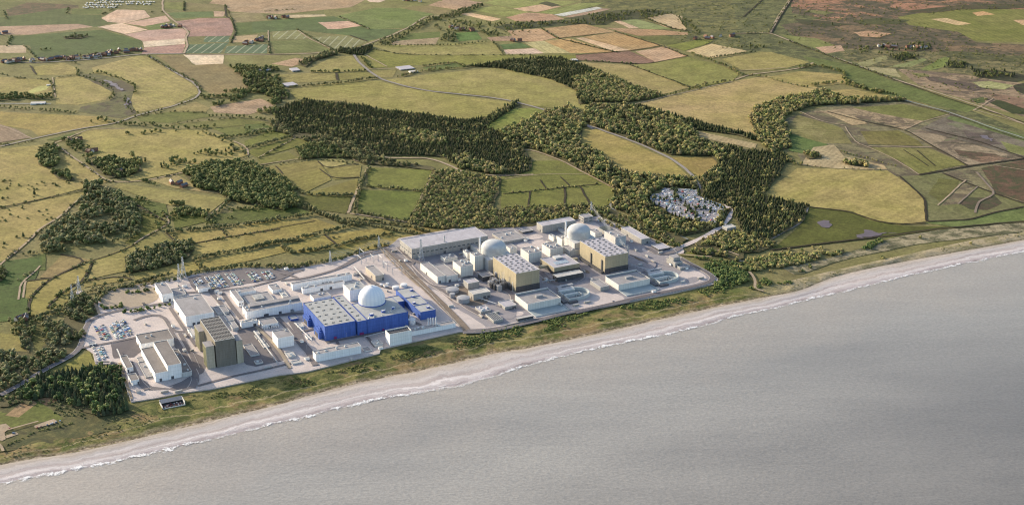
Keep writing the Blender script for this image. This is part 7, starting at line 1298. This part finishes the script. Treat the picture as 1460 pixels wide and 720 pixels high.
wood('T3', [(380,90),(560,62),(760,52),(860,75),(760,95),(600,108),(400,105)], 14, .15, 'mid', 'tree on the dark heath at the top centre', 'trees on the dark top heath', (5,8), gap=-.2); wood('T3', [(0,140),(60,118),(300,108),(540,115),(500,128),(300,130),(0,158)], 15, .1, 'mid', 'tree in the belt between upper fields', 'trees between the upper fields', (5,8), gap=-.2)
wood('T3', [(890,80),(930,100),(1010,180),(1040,205),(960,180),(900,120)], 14, .1, 'mid', 'tree in the scrub right of the pale upper field', 'trees of the upper right scrub', (5,8), gap=-.2); line('T3', [(960,280),(1040,310),(1130,340),(1200,380)], 8, 'light', 'tree in the hedge between two upper right fields', 'trees of the upper right hedge', (6,9), 5); line('T3', [(980,460),(1040,435),(1170,420)], 7, 'olive', 'tree in the thick hedge above the great tan field', 'trees above the great tan field', (6,10), 10); line('T3', [(700,520),(820,495),(960,460)], 9, 'mid', 'tree in the thick hedge above the great tan field', 'trees above the great tan field', (5,8), 4); line('T3', [(1060,300),(1180,285),(1290,268)], 7, 'dark', 'tree in the straight dark hedge at upper right', 'trees of the straight dark hedge', (5,8), 3); line('T3', [(1160,345),(1200,385),(1320,395)], 8, 'light', 'tree beside the pale yards at upper right', 'trees beside the pale yards', (5,8), 6)
line('T4', [(120,400),(200,425),(330,452)], 10, 'light', 'tree in the hedge of the right-hand tan fields', 'trees of the right tan field hedge', (5,8), 3); wood('T4', [(740,290),(840,275),(885,298),(800,320)], 12, .5, 'mid', 'tree in the golf course copse', 'trees of the golf course copse', (6,9)); wood('T4', [(1040,320),(1150,325),(1140,352),(1050,348)], 12, .5, 'mid', 'tree in the second golf course copse', 'trees of the second golf copse', (6,9)); wood('T4', [(1160,352),(1380,372),(1390,400),(1200,400)], 13, .5, 'mid', 'tree in the dark marsh copse at far right', 'trees of the dark marsh copse', (6,9), gap=-.3); wood('T4', [(700,235),(960,225),(960,260),(800,265),(700,260)], 13, .3, 'mid', 'tree round the upper right houses', 'trees round the upper right houses', (6,9), gap=-.1); wood('T4', [(500,250),(700,240),(740,280),(560,275)], 15, .2, 'mid', 'tree on the heath edge', 'trees on the heath edge', (5,8), gap=0)
wood('T3', [(1100,250),(1240,262),(1400,235),(1500,210),(1400,225),(1200,240)], 15, .1, 'mid', 'tree in the scrub strip at upper right', 'trees of the upper right strip', (5,8), gap=-.1)
for k, pts, a_ in [('T2',[(750,398),(850,372),(960,358),(1090,350)],'light'), ('T2',[(190,452),(300,442),(440,432),(640,402)],'olive'), ('T2',[(300,372),(460,372),(580,366)],'mid'), ('T2',[(870,345),(1040,325),(1090,345)],'light'), ('T2',[(560,300),(610,355)],'mid'), ('T2',[(1110,345),(1200,335)],'olive'),
                  ('T6',[(-20,578),(120,560),(300,528)],'olive'), ('T6',[(0,695),(200,660),(440,605),(560,572)],'olive'), ('T6',[(150,692),(200,725),(430,695),(560,655),(720,630)],'olive'), ('T6',[(440,570),(560,575),(700,605),(860,630)],'olive'), ('T6',[(285,425),(400,430),(520,430)],'grey'), ('T6',[(0,108),(60,98),(110,90)],'grey'), ('T6',[(0,185),(100,155),(205,127)],'grey'), ('T6',[(585,385),(720,395),(880,410)],'olive'), ('T6',[(520,525),(545,430),(560,360),(600,290)],'olive'), ('T6',[(545,520),(620,535),(720,555),(800,568)],'olive'), ('T6',[(300,495),(360,530),(440,560),(560,590)],'olive'), ('T6',[(330,520),(420,545),(540,560),(700,575),(800,590),(900,620)],'olive'), ('T6',[(230,470),(320,505)],'olive'), ('T6',[(0,440),(120,450),(200,480),(310,510)],'olive'),
                  ('T5',[(860,548),(1000,535),(1150,520),(1300,505),(1440,478)],'grey'), ('T5',[(1000,690),(1100,665),(1250,640),(1440,598),(1560,590)],'olive'), ('T5',[(1180,430),(1300,425),(1440,410)],'mid'), ('T5',[(1060,490),(1110,450),(1180,380)],'grey'), ('T5',[(740,285),(800,300)],'mid'), ('T5',[(700,375),(740,380)],'mid'), ('T5',[(130,660),(200,650),(330,640)],'grey'),
                  ('C7',[(510,245),(560,205),(600,200)],'olive'), ('C7',[(520,280),(560,298),(630,280)],'green'), ('C7',[(640,185),(720,180),(790,162)],'olive'), ('C7',[(650,200),(660,215),(740,205),(800,195)],'green'), ('C7',[(510,215),(600,190),(700,165),(800,135),(860,120)],'grey'), ('C1',[(300,112),(360,102),(430,92),(500,78),(560,65)],'green'), ('C1',[(190,88),(240,80),(300,68)],'green'),
                  ('C7',[(190,340),(240,320),(330,300),(440,215),(520,190)],'olive'), ('C2',[(-40,150),(60,140),(110,115),(200,98),(330,80),(420,70),(560,78),(720,72)],'olive'), ('C3',[(-20,92),(80,88),(180,72),(260,58),(340,45),(400,22),(470,5)],'olive'), ('C2',[(150,60),(170,90),(230,95)],'olive'), ('C3',[(380,20),(520,-20),(620,-40)],'olive'),
                  ('T9',[(150,552),(300,545),(420,520)],'olive'), ('C6',[(130,140),(300,205),(440,265),(560,292)],'light'), ('C6',[(160,110),(330,190),(500,262),(600,290)],'light'), ('T9',[(0,500),(120,490),(300,490),(430,485),(540,500)],'olive'),
                  ('T8',[(200,215),(260,265),(300,272)],'light')]:
    line(k, pts, 5.0, a_, 'rounded tree in one of the field hedges inland of the platform', 'trees of the field hedges', (4.2,9.2), 3.4, 'b', .08)
for k, pts in [('C7',[(500,235),(540,200),(600,190),(700,165),(800,135),(860,120)]), ('C2',[(-40,155),(60,142),(110,118),(200,100),(330,84),(420,74),(560,80),(720,76)]), ('C3',[(-20,95),(80,92),(180,76),(260,62),(340,48),(400,26)]), ('T6',[(330,520),(420,545),(540,560),(700,575),(800,590),(900,620)]), ('T6',[(300,495),(360,530),(440,560),(560,590)]), ('T5',[(1000,690),(1100,665),(1250,640),(1440,598)]), ('T5',[(860,548),(1000,535),(1150,520),(1300,505),(1440,478)]), ('T6',[(150,692),(200,725),(430,695),(560,655),(720,630)]), ('T6',[(0,695),(200,660),(440,605),(560,572)]), ('C7',[(190,340),(240,320),(330,300)]), ('C7',[(430,215),(480,180),(560,175),(640,150)])]:
    line(k, pts, 7, 'olive', 'rounded tree in one of the field hedges inland of the platform', 'trees of the field hedges', (5,9.5), 4.5, 'b', .2)
line('T2', [(1200,655),(1270,600),(1340,545),(1360,520)], 7, 'dark', 'conifer in the thin row beside the small green field', 'conifers of the thin row', (8,12), 3, 'c', .05)
for k, pts in (('T3', [(720,97),(860,150),(930,158)]), ('T1', [(35,100),(20,60)]), ('T1', [(1155,30),(1190,100),(1210,170),(1185,222)]), ('T1', [(945,12),(945,60)]), ('T1', [(350,45),(345,75)]), ('T1', [(520,80),(600,40)]), ('T2', [(230,155),(420,262)]), ('T2', [(450,90),(600,152)]), ('T3', [(190,150),(270,200),(570,272)]), ('T3', [(370,312),(600,326),(720,333)]), ('T4', [(240,215),(560,335),(760,405)]), ('T4', [(130,170),(240,0)]), ('T4', [(0,175),(140,170)]), ('T1', [(760,70),(830,65)]), ('T1', [(130,240),(185,300)]), ('T1', [(60,190),(35,240)]), ('T1',[(1380,220),(1385,276)])):
    line(k, pts, 12, 'grey', 'low tree in a far field boundary', 'low trees of the far field boundaries', (4,6.5), 2, 's', .25)
# rough scrub over the heaths and commons
for k, poly, sp, gp_ in [('T4', [(240,0),(700,0),(1440,0),(1440,40),(1120,60),(900,95),(500,110),(260,110)], 26, -.02), ('T4', [(200,170),(420,95),(800,100),(1100,160),(1200,220),(1440,240),(1440,300),(1000,290),(700,240),(480,255),(300,220)], 24, -.05), ('T3', [(760,45),(1200,0),(1420,0),(1330,160),(1300,250),(900,220),(880,90)], 26, .02), ('T4', [(500,255),(700,235),(1000,265),(1440,300),(1440,380),(1000,350),(620,350)], 24, .02), ('T4', [(790,360),(1100,385),(1440,440),(1440,590),(1240,545),(900,440)], 26, .12), ('T2', [(940,100),(1440,125),(1560,105),(1500,160),(1300,200),(1000,150)], 22, -.05)]:
    wood(k, poly, sp, .02, 'mid', 'low scrub bush on the distant heath', 'scrub of the distant heath', (2.5, 4.5), gap=gp_, bk='s')
# bank and dune bushes
def zbank(x_, v):  return -1.2 * v + math.sin(math.pi * v) * 1.5
def bank_scatter(n, x0, x1, v0, v1, pal, label, group, h=(1.6, 3.6), cl=None):
    c_ = 0
    while c_ < n:
        X = R.uniform(x0, x1); v = R.uniform(v0, v1)
        for i in range(len(CO) - 1):
            if CO[i][0] <= X <= CO[i+1][0]: f = (X - CO[i][0]) / (CO[i+1][0] - CO[i][0]); yt = CO[i][1] + (CO[i+1][1] - CO[i][1]) * f; yb = CO[i][2] + (CO[i+1][2] - CO[i][2]) * f; break
        a, b_ = at(X, yt), at(X, yb, -1.2); p = a.lerp(b_, v); c_ += 1
        if cl is not None and mnoise.noise(Vector((p.x*.02, p.y*.02, 8))) < cl: continue
        put('s', p.x, p.y, zbank(0, v) - .3, R.uniform(*h), pal, label, group)
bank_scatter(620, 430, 700, .22, .60, 'mid', 'dark gorse bush on the grassy bank below the middle site', 'gorse bushes on the middle bank', (1.4, 3.0), .0); bank_scatter(900, 655, 1010, .06, .5, 'green', 'bright green bush on the bank below the golden halls', 'bushes on the northern bank', (1.8, 3.8), -.05); bank_scatter(260, 300, 440, .1, .5, 'mid', 'low bush on the shaded bank below the reactor block', 'bushes on the shaded bank', (1.3, 2.6), .05); bank_scatter(300, 0, 280, .0, .7, 'olive', 'low bush on the rough dune at the lower left', 'bushes on the lower left dune', (1.0, 2.2), .05); bank_scatter(240, 1120, 1460, .1, .7, 'grey', 'low bush on the pale northern dune', 'low bushes on the pale dune', (1.0, 2.0), .12); bank_scatter(160, 1010, 1130, .02, .4, 'green', 'bright green bush on the bank below the golden halls', 'bushes on the northern bank', (2, 4), -.1)
wood('E5', [(310,80),(420,50),(560,60),(690,130),(780,180),(760,230),(600,210),(480,170),(420,140)], 7, 0, 'grey', 'brown bush below the dark lower left wood', 'bushes below the lower left wood', (1.5,3.5), bk='s', gap=-.05); line('E5', [(50,460),(130,420),(240,370),(330,330),(420,310),(520,290),(640,255)], 4.5, 'mid', 'bush in the hedge below the beach car park', 'bushes of the beach hedge', (2,3.6), 1.5, 's', .1); wood('E5', [(-20,60),(120,40),(300,60),(250,110),(180,90),(60,130),(-20,130)], 8, 0, 'grey', 'tree at the lower left corner', 'trees at the lower left corner', (3,7), gap=-.1)
# the largest 300 of each kind become objects, the others one object per kind
TREES.sort(key=lambda t_: t_[0] / t_[5] if False else t_[0] / (t_[5] ** .6)); NM = dict(b='broadleaf_tree', c='conifer_tree', s='bush'); cnt = dict(b=0, c=0, s=0); rest = dict(b=[], c=[], s=[])
BASEC = {}
for d, k_, x, y, z, s_, col, lab, grp in TREES:
    q = R.uniform(.8, 1.22); col = tuple(c * q for c in col)
    if cnt[k_] < 298:
        cnt[k_] += 1; o = bpy.data.objects.new(NM[k_], PM[k_, R.randrange(len(PROTO[k_]))]); C.objects.link(o); o.location = (x, y, z - .1); o.rotation_euler = (0, 0, R.uniform(0, 6.28)); w_ = R.uniform(.85, 1.15); o.scale = (s_*w_, s_*w_, s_); o.color = (*col, 1)
        tag(o, lab, {'b': 'tree', 'c': 'conifer', 's': 'bush'}[k_], grp)
    else: rest[k_].append((x, y, z, s_, col))
def merge_trees(k_, lst, name, label):
    L_ = PROTO[k_]; xf = [(R.randrange(len(L_)), x, y, z - .1, R.uniform(0, 6.28), s_*R.uniform(.85, 1.15), s_*R.uniform(.85, 1.15), s_) for x, y, z, s_, c in lst]
    protos = [(b.v, b.f, b.m) for b, tc_ in L_]
    o = merge_tris(name, protos, xf, [ML, M['bark']], [c for *_, c in lst])
    # per-vertex clump shade times tree colour
    by = {}
    for i, x in enumerate(xf): by.setdefault(x[0], []).append(i)
    sh = np.concatenate([np.tile(np.array(L_[k2][1], dtype=np.float32), (len(ix), 1)) for k2, ix in by.items()])
    n = len(o.data.vertices); c4 = np.empty(n * 4, dtype=np.float32); o.data.color_attributes['tint'].data.foreach_get('color', c4); c4 = c4.reshape(-1, 4); c4[:, :3] *= sh; o.data.color_attributes['tint'].data.foreach_set('color', c4.ravel())
    tag(o, label, 'woodland', None, 'stuff')
print('trees', cnt, {k_: len(v) for k_, v in rest.items()})
merge_trees('c', rest['c'], 'conifer_forest', 'dark conifers massed in the forests inland of the platform')
merge_trees('b', rest['b'], 'broadleaf_woodland', 'rounded pale and olive broadleaf trees massed in woods and hedges inland')
merge_trees('s', rest['s'], 'bush_cover', 'low green and brown bushes spread over banks, dunes and boundaries')
